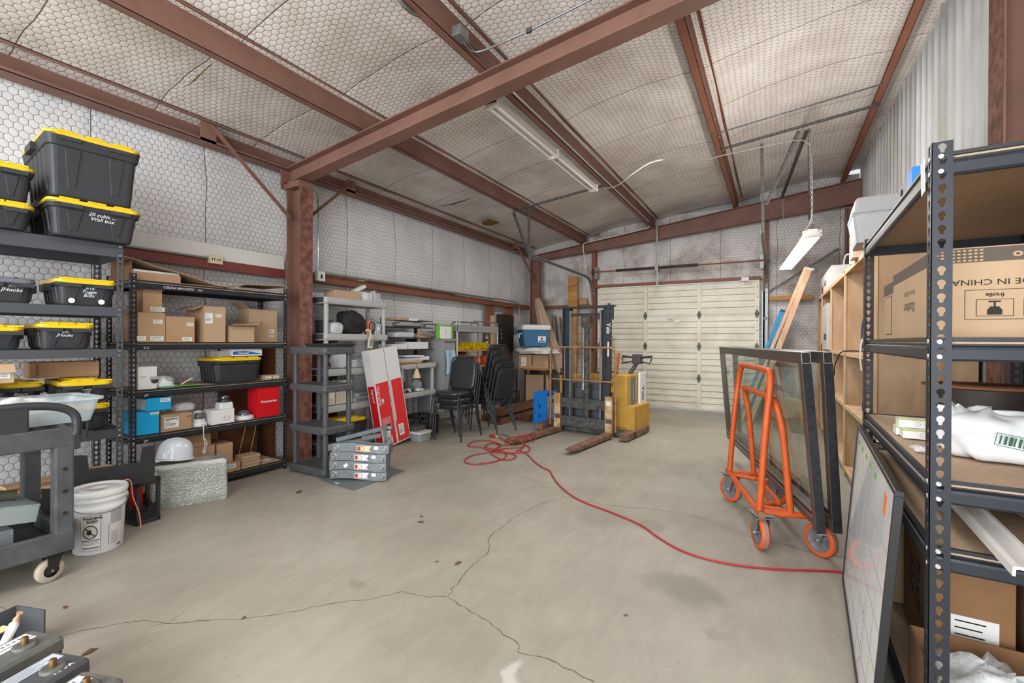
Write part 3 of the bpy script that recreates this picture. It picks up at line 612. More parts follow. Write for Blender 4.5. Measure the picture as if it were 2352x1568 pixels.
def carton(label, x, y, z, w, d, h, rz=RL, m=CARD, stick=(), texts=(), tape=True, flaps=(), group=None, name='cardboard_box', cat='box', open_top=False, rot=None, side_tape=True, extra=None):
    t = thing(name, label, cat, (x, y, z+.0012), rz, group, rot)
    g = MB(m); c = .002
    if open_top:
        th = .005
        g.box(-w/2, w/2, 0, th, 0, h); g.box(-w/2, w/2, d-th, d, 0, h); g.box(-w/2, -w/2+th, th, d-th, 0, h); g.box(w/2-th, w/2, th, d-th, 0, h); g.box(-w/2+th, w/2-th, th, d-th, 0, .01, CARDI)
    else:
        g.box(-w/2, w/2, 0, d, 0, h-.003); g.box(-w/2, w/2, 0, d/2-.001, h-.003, h); g.box(-w/2, w/2, d/2+.001, d, h-.003, h)
    part('carton', g, t, bev=.0015)
    for side, ang in flaps:                                   # flaps folded out at an angle (degrees above horizontal)
        a = math.radians(ang); fl_ = MB(m); L_ = min(w, d)*.5 if side in 'fb' else min(w, d)*.5; cx, sz = math.cos(a)*L_, math.sin(a)*L_
        q = {'f': [(-w/2, 0, h), (w/2, 0, h), (w/2, -cx, h+sz), (-w/2, -cx, h+sz)], 'b': [(-w/2, d, h), (w/2, d, h), (w/2, d+cx, h+sz), (-w/2, d+cx, h+sz)],
             'l': [(-w/2, 0, h), (-w/2, d, h), (-w/2-cx, d, h+sz), (-w/2-cx, 0, h+sz)], 'r': [(w/2, 0, h), (w/2, d, h), (w/2+cx, d, h+sz), (w/2+cx, 0, h+sz)]}[side]
        A = [Vector(p) for p in q]; nn = (A[1]-A[0]).cross(A[3]-A[0]).normalized()*.004
        fl_.add(A+[p+nn for p in A], [(0, 1, 2, 3), (7, 6, 5, 4), (0, 4, 5, 1), (1, 5, 6, 2), (2, 6, 7, 3), (3, 7, 4, 0)]); part('flap', fl_, t)
    if tape and not open_top:
        g = MB(TAPE); q = min(.09, h*.35); tw = .024
        g.box(-w/2, w/2, d/2-tw, d/2+tw, h, h+.0008); g.box(-w/2-.0008, -w/2, d/2-tw, d/2+tw, h-q, h+.0008); g.box(w/2, w/2+.0008, d/2-tw, d/2+tw, h-q, h+.0008)
        part('tape', g, t)
    for s in stick: sticker(t, *s)
    for s, tx, tz, size, tm, *r in texts: text('lettering', s, t, (tx, -.0018, tz), size, tm, rot=(PI/2, r[0] if r else 0, 0))
    return t
def tote(label, x, y, z, w, d, h, rz=RL, lid=YEL, body=BLKP, txt=None, group=None, tsize=.032, dots=False, name='storage_tote', ta='CENTER', tz=.62, tx=0.0):
    """black tote with a coloured snap lid; origin at the middle of the front bottom edge, w along the front, d to the back"""
    t = thing(name, label, 'storage bin', (x, y, z+.0012), rz, group); hw, hd = w/2, d/2; T = .88
    B = MB(body); hb = h-.035
    S = lambda f: (hw*(T+(1-T)*f)-.018, hd*(.86+.14*f)-.018)
    B.rrloft([(0, *S(0), .03), (.012, S(0)[0]+.006, S(0)[1]+.006, .035), (hb*.82, *S(.82), .04), (hb*.83, S(.83)[0]+.010, S(.83)[1]+.010, .045), (hb, S(1)[0]+.014, S(1)[1]+.014, .045)], 4, c=(0, hd))
    def yfront(zz): return hd-S(zz/hb)[1]-.0005
    for sx in (-1, 1):                                        # the two raised trapezoid panels of the front
        a0, a1 = sx*hw*.36, sx*hw*.60; zz0, zz1 = hb*.16, hb*.80
        xs = [(a0+.0*sx, zz0), (a1-.02*sx, zz0), (a1, zz1), (a0-.02*sx, zz1)]
        for k, e in ((0, 0), (1, .006)):
            if k == 0:
                vs = [(xx, yfront(zq)-.006, zq) for xx, zq in xs]+[(xx, yfront(zq)+.004, zq) for xx, zq in xs]
                B.add(vs, [(0, 1, 2, 3), (0, 4, 5, 1), (1, 5, 6, 2), (2, 6, 7, 3), (3, 7, 4, 0)])
    for i in range(5):                                        # ribs of the short side facing the camera
        f = (i+.5)/5; yy = hd*2*(.12+.76*f)
        for sx in (-1, 1):
            x0, x1 = sx*(S(.1)[0]+.001), sx*(S(.8)[0]+.001); B.add([(x0+sx*.008, yy-.02, hb*.1), (x0+sx*.008, yy+.02, hb*.1), (x1+sx*.008, yy+.02, hb*.8), (x1+sx*.008, yy-.02, hb*.8), (x0-sx*.01, yy-.028, hb*.1), (x0-sx*.01, yy+.028, hb*.1), (x1-sx*.01, yy+.028, hb*.8), (x1-sx*.01, yy-.028, hb*.8)],
                [(0, 1, 2, 3), (0, 4, 5, 1), (1, 5, 6, 2), (2, 6, 7, 3), (3, 7, 4, 0)])
    part('bin', B, t, bev=.003)
    Ld = MB(lid); a, b = hw-.004, hd-.004
    Ld.rrloft([(hb-.006, a, b, .05), (hb+.016, a, b, .05), (hb+.020, a-.004, b-.004, .048), (hb+.020, a-.03, b-.03, .04), (hb+.010, a-.036, b-.036, .04), (hb+.010, a-.06, b-.06, .03), (h, a-.07, b-.07, .03)], 4, c=(0, hd))
    for k in (-1, 0, 1): Ld.box(k*hw*.55-.045, k*hw*.55+.045, .003, .03, hb+.018, hb+.029)
    part('lid', Ld, t, bev=.002)
    for sx in (-1, 1): H_ = MB(body); H_.box(sx*hw*.98-.02, sx*hw*.98+.012, hd-.09, hd+.09, hb-.055, hb-.008); part('side_handle', H_, t)
    for sx in (-1, 1): H_ = MB(body); H_.box(sx*hw*.5-.05, sx*hw*.5+.05, -.001, .012, hb-.03, hb-.006); part('latch', H_, t)
    if txt: text('lettering', txt, t, (tx, yfront(hb*tz)-.0075, hb*tz), tsize, CHALK, rot=(PI/2+.07, .04, 0), lines=.9, slant=.25, align=ta, bold=0)
    if dots:
        for sx in (-1, 1): g = MB(WHITE); g.lathe([(.017, -.002), (.017, 0)], 14, (sx*hw*.46, yfront(.05)-.006, hb*.22), 'Y'); part('seal', g, t)
    return t
def bag(name, label, cat, c, rx, ry, rz_, m=FILM, seed=1, amp=.12, freq=4, flat=.15, sq=.8, group=None, rot=0):
    g = MB(m); g.blob((0, 0, rz_*(1-flat)), rx, ry, rz_, 22, 14, amp, freq, seed, flat=flat, sq=sq)
    return single(name, g, label, cat, c, rot, group)
def coil(mb, c, r, n, tr, dz=0.0, m=None, jitter=.0, seed=0):
    rnd = random.Random(seed)
    for k in range(n):
        cx, cy, rr = c[0]+rnd.uniform(-1, 1)*jitter, c[1]+rnd.uniform(-1, 1)*jitter, r*(1+rnd.uniform(-1, 1)*.08)
        mb.tube([(cx+rr*math.cos(a*PI/12), cy+rr*math.sin(a*PI/12), c[2]+dz*k) for a in range(24)], tr, 6, True, m)
def caster(parent, x, y, r=.055, w=.028, m=DGREY, yaw=0.0, forkm=MGREY, hubm=None, zt_=None, name='caster'):
    g = MB(m); M = Matrix.Translation((x, y, 0)) @ Matrix.Rotation(yaw, 4, 'Z'); top = zt_ or 2*r+.03
    g.lathe([(r*.55, -w*.5), (r*.92, -w*.5), (r, -w*.32), (r, w*.32), (r*.92, w*.5), (r*.55, w*.5)], 28, (0, 0, r), 'X', m, M, caps=False)
    g.lathe([(.0, -w*.36), (r*.56, -w*.40), (r*.56, w*.40), (.0, w*.36)], 20, (0, 0, r), 'X', hubm or m, M)
    wh = part(name, g, parent)
    f = MB(forkm)
    for sx in (-1, 1): f.add([(sx*(w*.62), -.02, r-.012), (sx*(w*.62), .02, r-.012), (sx*w*.62, r*.75, top-.01), (sx*w*.62, -r*.3, top-.01)]+[(sx*(w*.62+.004), -.02, r-.012), (sx*(w*.62+.004), .02, r-.012), (sx*(w*.62+.004), r*.75, top-.01), (sx*(w*.62+.004), -r*.3, top-.01)], [(0, 1, 2, 3), (4, 7, 6, 5), (0, 4, 5, 1), (1, 5, 6, 2), (2, 6, 7, 3), (3, 7, 4, 0)], M=M)
    f.box(-w*.9, w*.9, -r*.4, r*.8, top-.012, top-.004, M=M); f.tube([(-w*.75, 0, r), (w*.75, 0, r)], .006, 8, m=CHROME, M=M)
    part('fork', f, wh); return wh
# ================================================================ left wall: the open rack of camera boxes
BX = -4.31; LV = [.09, .545, .905, 1.28, 1.765]
rack('black boltless rack with fibreboard shelves holding cardboard and camera boxes beside the steel column', (BX, 1.64, 0), RL, 1.31, .44, 1.815, LV)
text('lettering', 'CEILING BRACKETS', None, (0, 0, 0), .024, CHALK) if False else None
_rB = [o for o in C.objects if o.get('label', '').startswith('black boltless rack with fibre')][0]
text('lettering', 'CEILING BRACKETS    7x7', _rB, (.36, -.002, 1.765-.04), .026, CHALK, slant=.3)
for z_, s_ in ((1.28, '2 in'), (.905, 'JH'), (.545, 'JH')): text('lettering', s_, _rB, (.10, -.002, z_-.045), .026, CHALK, slant=.3)
def onB(pa, pb, pt, z, s=.01):
    X_ = BX-s; a = at(pa, 800, X=X_); b = at(pb, 800, X=X_); return dict(x=X_, y=(a.y+b.y)/2, z=z, w=b.y-a.y, h=at((pa+pb)/2, pt, X=X_).z-z)
def cB(label, pa, pb, pt, lv, d, s=.012, rz=0, **k):
    g = onB(pa, pb, pt, LV[lv] if isinstance(lv, int) else lv, s); return carton(label, g['x'], g['y'], g['z'], g['w'], d, g['h'], RL+rz, **k), g
S1 = lambda w, h, z=.045: (w/2-.055, z, .085, .035)
# shelf under the top
o, g = cB('kraft carton with white label at left end of the second rack shelf', 316, 380, 718, 3, .27, stick=[(.035, .03, .09, .036), (.04, .165, .065, .03), (-.07, .03, .06, .034)])
cB('kraft carton set back, stacked on the left end carton of the second rack shelf', 328, 372, 660, 3+0 if 0 else LV[3]+g['h']+.001, .2, s=.06, stick=[(.05, .20, .06, .025), (.035, .03, .1, .036)], m=CARD)
cB('kraft carton with small printed marks, second from left on the rack shelf', 381, 447, 727, 3, .27, s=.014, stick=[(.05, .025, .075, .03), (.07, .15, .05, .028)])
cB('tall open kraft carton with raised flap and shipping label on the second rack shelf', 468, 518, 704, 3, .3, s=.012, m=CARDL, flaps=[('l', -25)], stick=[(-.05, .21, .06, .09), (.03, .235, .05, .026)], tape=False)
cB('small open carton with curled flap in front of the PRO carton', 528, 584, 750, 3, .16, s=.012, m=CARDL, flaps=[('f', 15), ('r', 40)], tape=True)
cB('kraft carton printed PRO with its flaps ajar at the right shelf end', 572, 636, 711, 3, .19, s=.195, m=CARDL, flaps=[('l', 35)], texts=[('PRO', -.05, .19, .034, INK)], stick=[(.09, .11, .05, .036), (.085, .06, .06, .012)], tape=False)
# middle shelf
o, g = cB('white security camera carton with a printed dome camera, standing at an angle', 316, 362, 842, 2, .12, s=.03, m=mat('white_card', rgb(226, 226, 226), .6), rz=.12, tape=False)
gm = MB(DGREY); gm.lathe([(.0, -.0018), (.028, -.0018), (.028, -.0008)], 16, (.05, 0, .07), 'Y'); gm.box(.018, .082, -.002, -.0006, .075, .098, GREYP); part('printed_picture', gm, o)
text('lettering', 'camera', o, (-.03, -.002, .10), .014, INK)
g2 = onB(363, 405, 850, LV[2], .05); m_ = MB(WHITE); m_.lathe([(.075, 0), (.078, .012), (.074, .03), (.06, .055), (.03, .072), (.0, .076)], 28, (0, 0, 0)); 
t = thing('camera_housing', 'white half-dome camera cover lying beside the white carton on the green folders', 'camera', (g2['x']-.08, g2['y'], LV[2]+.020), 0); m_.rrloft([(-.008, .085, .062, .02), (0, .085, .062, .02)], 4); part('shell', m_, t, bev=.002)
m_ = MB(mat('grey_window', rgb(160, 176, 178), .2)); m_.lathe([(.055, .030), (.05, .05), (.02, .068)], 16, (.02, .02, .004), caps=False); part('window', m_, t)
for i, (cm, dx, dy, rr, hz, lb) in enumerate(((CYAN, .0, .07, .10, 0, 'cyan folder lying flat under the green folder'), (GREEN, .02, .03, -.05, .004, 'green folder lying flat on the middle shelf of the camera rack'))):
    q = onB(355, 440, 870, LV[2], .04); m_ = MB(cm); m_.box(-.17+dy, .17+dy, 0, .22, 0, .0035); m_.box(-.16+dy, .16+dy, .003, .215, .0036, .0046, PAPER if i == 0 else cm); single('folder', m_, lb, 'folder', (q['x'], q['y'], LV[2]+hz+.0005), RL+rr, 'folders on the camera rack')
m_ = MB(mat('red_sleeve', rgb(206, 70, 60), .5)); a = at(413, 862, X=BX-.12); m_.tube([(0, 0, .013), (.0, .08, .06)], .006, 8); m_.tube([(.02, 0, .013), (.02, .09, .065)], .005, 8, m=PAPER); single('screwdriver', m_, 'thin red and white stick propped on the green folder', 'tool', (a.x, a.y, LV[2]))
q = onB(495, 606, 818, LV[2], .03); tote('black tote with yellow lid on the camera rack, a blue and white carton on top', q['x'], q['y'], LV[2], q['w']*1.02, .34, q['h']+.0, RL)
zt2 = LV[2]+q['h']+.001; q = onB(534, 602, 800, zt2, .05); t = carton('flat white carton with blue stripe lying on the yellow tote lid', q['x'], q['y'], zt2, q['w'], .2, .065, RL, m=PAPER, tape=False)
m_ = MB(mat('label_blue', rgb(24, 92, 170), .5)); w_ = q['w']/2-.004; m_.prism([(-w_, .012), (w_, .012), (w_, .018), (-.02, .045), (-w_, .042)], -.0012, .0002, 'Y'); part('printed_stripe', m_, t); text('lettering', 'Cable Assist', t, (-.04, -.0018, .026), .02, PAPER, bold=.0006)
m_ = MB(DGREY); m_.box(-.13, .0, .01, .14, 0, .05, FILM); m_.box(-.12, -.02, .02, .1, .002, .03); single('parts_bag', m_, 'clear bag of dark parts lying left of the flat blue striped carton', 'bag', (q['x'], q['y']-.13, zt2), RL)
for i, (pa, lb) in enumerate(((610, 'small white topped carton, left of two beside the yellow lidded tote'), (627, 'small white topped carton, right of two beside the yellow lidded tote'))):
    q = onB(pa, pa+15, 855, LV[2], .06); t = carton(lb, q['x'], q['y'], LV[2], q['w'], .11, .045, RL, m=CARDL, tape=False, group='small cartons by the tote'); sticker(t, 0, .025, q['w']*.8, .02)
# lower shelf
q = onB(311, 366, 945, LV[3-2], .03); z_ = LV[1]
t = carton('lower cyan carton with a white label on the rack, another cyan one on it', q['x'], q['y'], z_, q['w'], .2, q['h'], RL, m=CYAN, tape=False); sticker(t, .05, q['h']-.02, .06, .02); zc_ = z_+q['h']+.001
q = onB(334, 393, 913, zc_, .02); t = carton('upper cyan carton, tipped slightly on the lower cyan carton', q['x'], q['y']+.005, zc_, q['w'], .17, q['h'], RL+.06, m=CYAN, tape=False); sticker(t, .045, q['h']-.025, .075, .03)
m_ = MB(PAPER); m_.box(-q['w']/2-.0015, -q['w']/2, .01, .16, .01, q['h']-.01); part('grey_end', m_, t)
o, g = cB('kraft carton with large white label reading WV-S4176 beside the cyan cartons', 372, 441, 950, 1, .2, s=.02, texts=[], tape=True); sticker(o, -.04, .07, .105, .085); text('lettering', 'WV-S4176', o, (-.04, -.002, .098), .021, INK, bold=.0005); m_ = MB(INK); [m_.box(.075+i*.02, .085+i*.02, -.001, 0, .1, .11) for i in (0, 1)]; part('printed_mark', m_, o)
q = onB(398, 447, 935, LV[1], .05); bag('bubble_wrap', 'crumpled sheet of bubble wrap on the WV-S4176 carton', 'packaging', (q['x']-.09, q['y']+.035, LV[1]+g['h']+.005), .06, .085, .040, cling('bubble_film', .5, bump=1.0, bs=90), 3, .1, 5, .3)
def dome_cam(label, loc, ball=None, base_r=.078, s=1.0):
    t = thing('dome_camera', label, 'camera', loc, 0); m_ = MB(WHITE); m_.lathe([(base_r*.97*s, 0), (base_r*s, .006), (base_r*s, .02*s), (base_r*.9*s, .034*s), (base_r*.68*s, .038*s)], 28); part('housing', m_, t)
    m_ = MB(mat('smoked_dome', rgb(40, 42, 46), .08, spec=.9, coat=1) if ball != 'clear' else mat('grey_dome', rgb(90, 94, 98), .08, spec=.9)); R = base_r*.66*s
    m_.lathe([(R*math.cos(a), .036*s+R*math.sin(a)*.85) for a in [i*PI/16 for i in range(9)]], 24, caps=False); part('dome', m_, t); return t
q = onB(444, 483, 940, LV[1], .04); t = thing('camera_housing', 'white camera with grey window and a cable hanging over the shelf edge', 'camera', (q['x']-.05, q['y'], LV[1]))
m_ = MB(WHITE); m_.lathe([(.062, 0), (.064, .01), (.062, .03), (.055, .035)], 28); m_.lathe([(.052, .0), (.055, .03), (.05, .065), (.035, .095), (.02, .102), (0, .104)], 24, (-.01, 0, .03)); part('shell', m_, t)
m_ = MB(mat('grey_window2', rgb(90, 92, 92), .15)); m_.lathe([(.046, .036), (.0475, .05), (.042, .075), (.03, .09)], 24, (.006, .0, .03), caps=False); part('window', m_, t)
m_ = MB(WHITE); m_.tube(smooth_path([(.05, -.005, .014), (.095, -.01, .010), (.108, -.012, -.05), (.105, -.01, -.1), (.109, 0, -.15), (.106, -.012, -.2)], 4), .004, 6); m_.tube(smooth_path([(.106, -.01, -.09), (.112, .014, -.14), (.106, .0, -.2)], 4), .003, 6); m_.box(.100, .114, -.02, .0, -.225, -.195); part('cable', m_, t)
o, g = cB('white carton printed with a camera outline under the black ball camera', 487, 539, 940, 1, .14, s=.015, m=mat('white_card', rgb(226, 226, 226), .6), tape=False)
m_ = MB(MGREY); m_.tube([(.03+.026*math.cos(a*PI/8), -.0015, .05+.016*math.sin(a*PI/8)) for a in range(16)], .0014, 4, True); part('printed_picture', m_, o)
q = onB(503, 536, 925, LV[1], .07); t = thing('dome_camera', 'black ball camera in a white mount standing on the white carton', 'camera', (q['x']-.03, q['y'], LV[1]+g['h']+.001)); m_ = MB(WHITE); m_.rrloft([(0, .05, .062, .015), (.05, .046, .058, .015), (.056, .04, .05, .015)], 4); part('mount', m_, t, bev=.002)
m_ = MB(mat('smoked_dome', rgb(40, 42, 46), .08, spec=.9, coat=1)); m_.lathe([(.052*math.cos(a), .092+.052*math.sin(a)) for a in [(-5+i)*PI/18 for i in range(15)]], 26, caps=False); m_.lathe([(.05, .058), (.058, .062), (.058, .075), (.05, .08)], 26); part('ball', m_, t)
q = onB(542, 594, 940, LV[1], .05); dome_cam('wide white dome camera with grey dome beside the red Accessories carton', (q['x']-.06, q['y'], LV[1]), 'clear', .085, 1.05)
q = onB(593, 642, 888, LV[1], .035); t = carton('red carton printed Accessories at the right end of the rack', q['x'], q['y'], LV[1], q['w'], .17, q['h'], RL, m=RED, tape=False, flaps=[('b', 80)] if 0 else ()); text('lettering', 'Accessories', t, (.0, -.002, q['h']*.52), .034, PAPER, bold=.0008)
m_ = MB(mat('red_shade', rgb(176, 16, 26), .5)); m_.box(-q['w']/2, q['w']/2, .0, .004, q['h'], q['h']+.012); part('flap', m_, t)
# bottom shelf and floor
_, g = cB('kraft carton on the bottom shelf under another carton, behind the hard hat', 433, 494, 1026, 0, .24, s=.08)
cB('kraft carton on the bottom shelf, topmost of the stack behind the hard hat', 424, 485, 992, LV[0]+g['h']+.002, .2, s=.10, tape=True)
cB('dark topped open carton on the bottom shelf, right of the stacked cartons', 499, 536, 1018, 0, .26, s=.08, flaps=[('b', 60)])
o, g = cB('small carton with a white label at the front of the bottom shelf', 520, 553, 1062, 0, .06, s=.012); sticker(o, -.01, g['h']-.03, .07, .04)
zz = LV[0]
for i in range(4):
    q = onB(556, 598, 1074, zz, .02+.004*i); carton('flat brown mailer carton, %s in the pile on the bottom shelf' % ('lowest', 'second lowest', 'second highest', 'topmost')[i], q['x'], q['y']+.004*(i % 2), zz, q['w'], .13, .027, RL+(.03, -.05, .04, -.02)[i], m=CARDL, tape=False, group='flat mailer cartons'); zz += .0285
o, g = cB('low carton with white label at the right end of the bottom shelf', 602, 641, 1058, 0, .16, s=.02); m_ = MB(PAPER); m_.box(-.05, .04, .03, .12, g['h'], g['h']+.001); part('shipping_label', m_, o)
# flattened cardboard on top
def flat_card(name, label, px, z, th=.006, lift=None, m=CARDL):
    t = thing(name, label, 'cardboard'); pts = [at(a, b, Z=z+zz) for a, b, zz in px]; c = pts[0]; g = MB(m); n = len(pts)
    g.add(pts+[p+Vector((0, 0, th)) for p in pts], [tuple(range(n))[::-1], tuple(range(n, 2*n))]+[(i, (i+1) % n, n+(i+1) % n, n+i) for i in range(n)]); part('sheet', g, t); return t
def bent_sheet(label, y0, y1, x0, x1, z, prof, m=CARDL, rz=0):
    t = thing('flattened_carton', label, 'cardboard', ((x0+x1)/2, (y0+y1)/2, z)); n = len(prof); hw, L_ = (x1-x0)/2, (y1-y0)
    for nm, off, sc, mm in (('upper_sheet', .0, 1, m), ('lower_sheet', -1, .94, CARD)):
        g = MB(mm); vs = []
        for k, (f, dz) in enumerate(prof):
            for sx in (-1, 1): vs.append((sx*hw*sc, (f-.5)*L_*(sc if off == 0 else .86), (dz if off == 0 else .004)+.004*sx*math.sin(k*2.1)*(off == 0)))
        fs = [(2*i, 2*i+1, 2*i+3, 2*i+2) for i in range(n-1)]; o = 2*n; vs2 = [(a, b, c+.005) for a, b, c in vs]
        g.add(vs+vs2, fs+[tuple(o+i for i in f)[::-1] for f in fs]+[(2*i+s, 2*i+2+s, o+2*i+2+s, o+2*i+s) for i in range(n-1) for s in (0, 1)]+[(0, 1, o+1, o), (2*n-2, 2*n-1, o+2*n-1, o+2*n-2)]); part(nm, g, t)
    return t
zz = LV[4]+.001
t = bent_sheet('opened flat carton with a lifted edge across the left of the rack top', 1.60, 2.40, -4.735, -4.33, zz, [(0, .17), (.1, .155), (.3, .12), (.5, .09), (.7, .045), (.85, .02), (1, .012)], CARDL)
m_ = MB(CARD); m_.box(-.19, .18, -.335, .02, .006, .010); m_.box(.175, .18, -.335, .0, .010, .07, CARD); m_.box(-.18, .17, -.345, -.335, .012, .15, CARDD); m_.box(.15, .155, -.32, .0, .012, .09, PAPER); part('inner_flap', m_, t)
bent_sheet('crumpled flat carton drooping over the right end of the rack top', 2.42, 2.96, -4.72, -4.312, zz, [(0, .01), (.2, .05), (.45, .065), (.7, .07), (.9, .075), (1, .07)], CARDL)
m_ = MB(PAPER); m_.box(-.18, .16, -.5, .5, 0, .03, FILM); single('plastic_sheet', m_, 'thin clear plastic sheet between the flat cartons on the rack top', 'plastic', (-4.52, 2.36, zz+.012)) if 0 else None
# brown panels leaning on the wall right of and behind the rack
m_ = MB(mat('rust_plywood', rgb(128, 80, 50), .75, col2=rgb(98, 56, 32), nscale=4)); m_.box(-.30, .30, 0, .015, 0, 1.33); t = single('plywood_sheet', m_, 'reddish brown plywood panel standing on the wall behind the right end of the camera rack', 'panel', (-4.79, 2.84, 0.0), RL, rot=(.0, 0, RL))
m_ = MB(_mats['rust_plywood']); m_.box(-.22, .33, 0, .015, 0, 1.31); single('plywood_sheet', m_, 'reddish brown plywood panel behind the white shelving, right of the steel column', 'panel', (-4.77, 3.62, 0), RL)
for i, (a, b) in enumerate(((2.70, 2.80), (2.83, 2.90))): m_ = MB(PINE); m_.tube([(-4.772, a, .0), (-4.774, b+.06, .62)], .006, 6); single('wooden_stake', m_, 'thin wooden stake leaning behind the rack beside the white shim' if i == 0 else 'thin wooden stake leaning nearest the steel column behind the rack', 'stake')
# ================================================================ left wall: tote rack
RA = math.radians(6.0); RZA = RL-RA; AW, AD = 1.56, .56; ux, uy = math.sin(RA), math.cos(RA)
A0 = Vector((-3.92-ux*AW, 1.45-uy*AW, 0)); LA = [.30, .69, 1.235, 1.52, 1.95]
rack('charcoal steel rack full of black totes with yellow lids at the left edge', A0, RZA, AW, AD, 1.951, LA, m=mat('charcoal_steel', rgb(74, 77, 82), .45, .2), style='box', bh=[.06, .06, .055, .06, .085], deck=(1, 4))
def A_at(px, py, s):
    """point of the plane s metres behind the rack front (negative = in front)"""
    n = Vector((-uy, ux, 0)); p0 = A0+n*s; r = Vector(ray(px, py)); k = p0.dot(n)/(r.x*n.x+r.y*n.y); return Vector((r.x*k, r.y*k, r.z*k+CAMH))
def onA(pa, pb, pt, z, s):
    a = A_at(pa, 800, s); b = A_at(pb, 800, s); m2 = (a+b)/2; h = A_at((pa+pb)/2, pt, s).z-z; return m2.x, m2.y, z, (Vector((b.x-a.x, b.y-a.y, 0))).length, h
GT = 'black totes with yellow lids on the steel rack'
x, y, z, w, h = onA(104, 328, 462, 1.955, -.14); tote('black tote with yellow lid marked 20 cubic in Wall box, on the rack top', x, y, z, w, .74, h, RZA, txt='20 cubic in\nWall box', tsize=.032, tz=.68, tx=.03)
z2 = z+h+.002; x, y, z, w, h = onA(94, 330, 340, z2, -.17); h = .40; tote('tall black tote with yellow lid, highest of all, on the Wall box tote', x, y, z2, w*.97, .74, h, RZA)
x, y, z, w, h = onA(-130, 84, 450, 1.955, -.12); tote('black tote with yellow lid at the left edge of the picture, on the rack top', x, y, z, w, .70, h, RZA); z2 = z+h+.002
x, y, z, w, h = onA(-130, 85, 360, z2, -.12); tote('upper of two black totes with yellow lids at the left edge on the rack top', x, y, z2, w, .70, h, RZA)
LOWT = .882
def A_tote(label, pa, pb, pt, lv, s=.0, d=.5, h=None, **k):
    hh = h
    x, y, z, w, h = onA(pa, pb, pt, LA[lv] if isinstance(lv, int) else lv, s); h = hh or h; return tote(label, x, y, z, w, d, h, RZA, **k), (x, y, z, w, h)
A_tote('small black tote with grey lid marked 4in JHooks', -60, 88, 632, 3, .02, .4, lid=mat('grey_lid', rgb(104, 108, 112), .4), txt='4in\nJHooks', tsize=.030, tx=.02, tz=.72)
A_tote('black tote with yellow lid marked 3/16 Toggle Bolts', 124, 274, 638, 3, .004, .5, txt='3/16\nToggle\nBolts', tsize=.027, dots=True, tx=.01, tz=.62)
A_tote('black tote with yellow lid marked 2in JHooks', 84, 222, 739, 2, .0, .5, txt='2in\nJHooks', tsize=.026, tx=-.01, tz=.72)
A_tote('black tote with yellow lid at the left edge beside the 2in JHooks tote', -80, 61, 744, 2, .02, .5)
A_tote('black tote with yellow lid marked PVC conn 1/2, on a second tote', 134, 266, 871, LOWT, .0, .5, txt='PVC\nconn\n1/2', tsize=.022, tz=.72)
A_tote('black tote with yellow lid marked 1in Beam clamps', -10, 105, 876, LOWT, .12, .42, txt='1"\nBeam\nclamps', tsize=.028, tx=-.0, tz=.6)
A_tote('black tote with yellow lid standing under the PVC conn tote', 130, 260, 937, 1, .0, .5, h=LOWT-.69-.003)
A_tote('black tote under the Beam clamps tote, behind the utility cart', -10, 105, 955, 1, .12, .42, h=LOWT-.69-.003)
TT = [o.location.z for o in C.objects if o.get('label', '').startswith('black tote with yellow lid marked PVC')][0]
x, y, z, w, h = onA(68, 228, 832, 1.05, .28); zb_ = max(max((o.matrix_basis @ Vector(c)).z for c in o.bound_box)+TT for r in C.objects if 'marked PVC' in r.get('label', '') or 'marked 1in Beam' in r.get('label', '') for o in r.children)
t = carton('long brown carton printed HANSON lying across the lids of the two marked totes', x, y, zb_+.002, w, .2, max(.08, A_at(150, 832, .28).z-zb_), RZA, m=CARD); text('lettering', 'HANSON', t, (-w/2+.035, -.002, .055), .018, INK, rot=(PI/2, PI/2, 0))
g = MB(mat('milky_bin', rgb(206, 212, 216), .35, alpha=.85)); g.rrloft([(0, .12, .07, .02), (.33, .13, .085, .025), (.332, .14, .095, .03), (.35, .14, .095, .03)], 4, caps=(True, False)); p = onA(-235, 27, 870, .7, -.0); single('plastic_bin', g, 'milky clear plastic bin at the left edge under the open carton', 'storage bin', (p[0], p[1], .6915), RZA)
x, y, z, w, h = onA(-190, 35, 828, 1.045, -.08); t = carton('open kraft carton with white label at the left edge, on the milky bin', x, y, 1.044, w*.98, .14, .11, RZA, m=CARDL, flaps=[('f', -40)], stick=[(w*.36, .045, .06, .035)], tape=False)
# weathered planks and cartons on the low shelf
GREYW = woodmat('weathered_plank', rgb(176, 138, 104), rgb(140, 104, 76), 2, (6, 1, 1))
for i in range(5):
    x, y, z, w, h = onA(190, 300, 1040, .30, .1); g = MB(GREYW if i % 2 else PINE); g.box(-.28, .28, -.05, .05, 0, .018); single('plank', g, 'weathered wood plank on the low rack shelf, %s of the pile' % ('lowest', 'second', 'middle', 'fourth', 'topmost')[i], 'plank', (x-.05-.02*i, y-.20+.03*(i % 2), .301+.0186*i), RZA+(.0, .12, -.06, .09, .2)[i], 'planks on the low rack shelf')
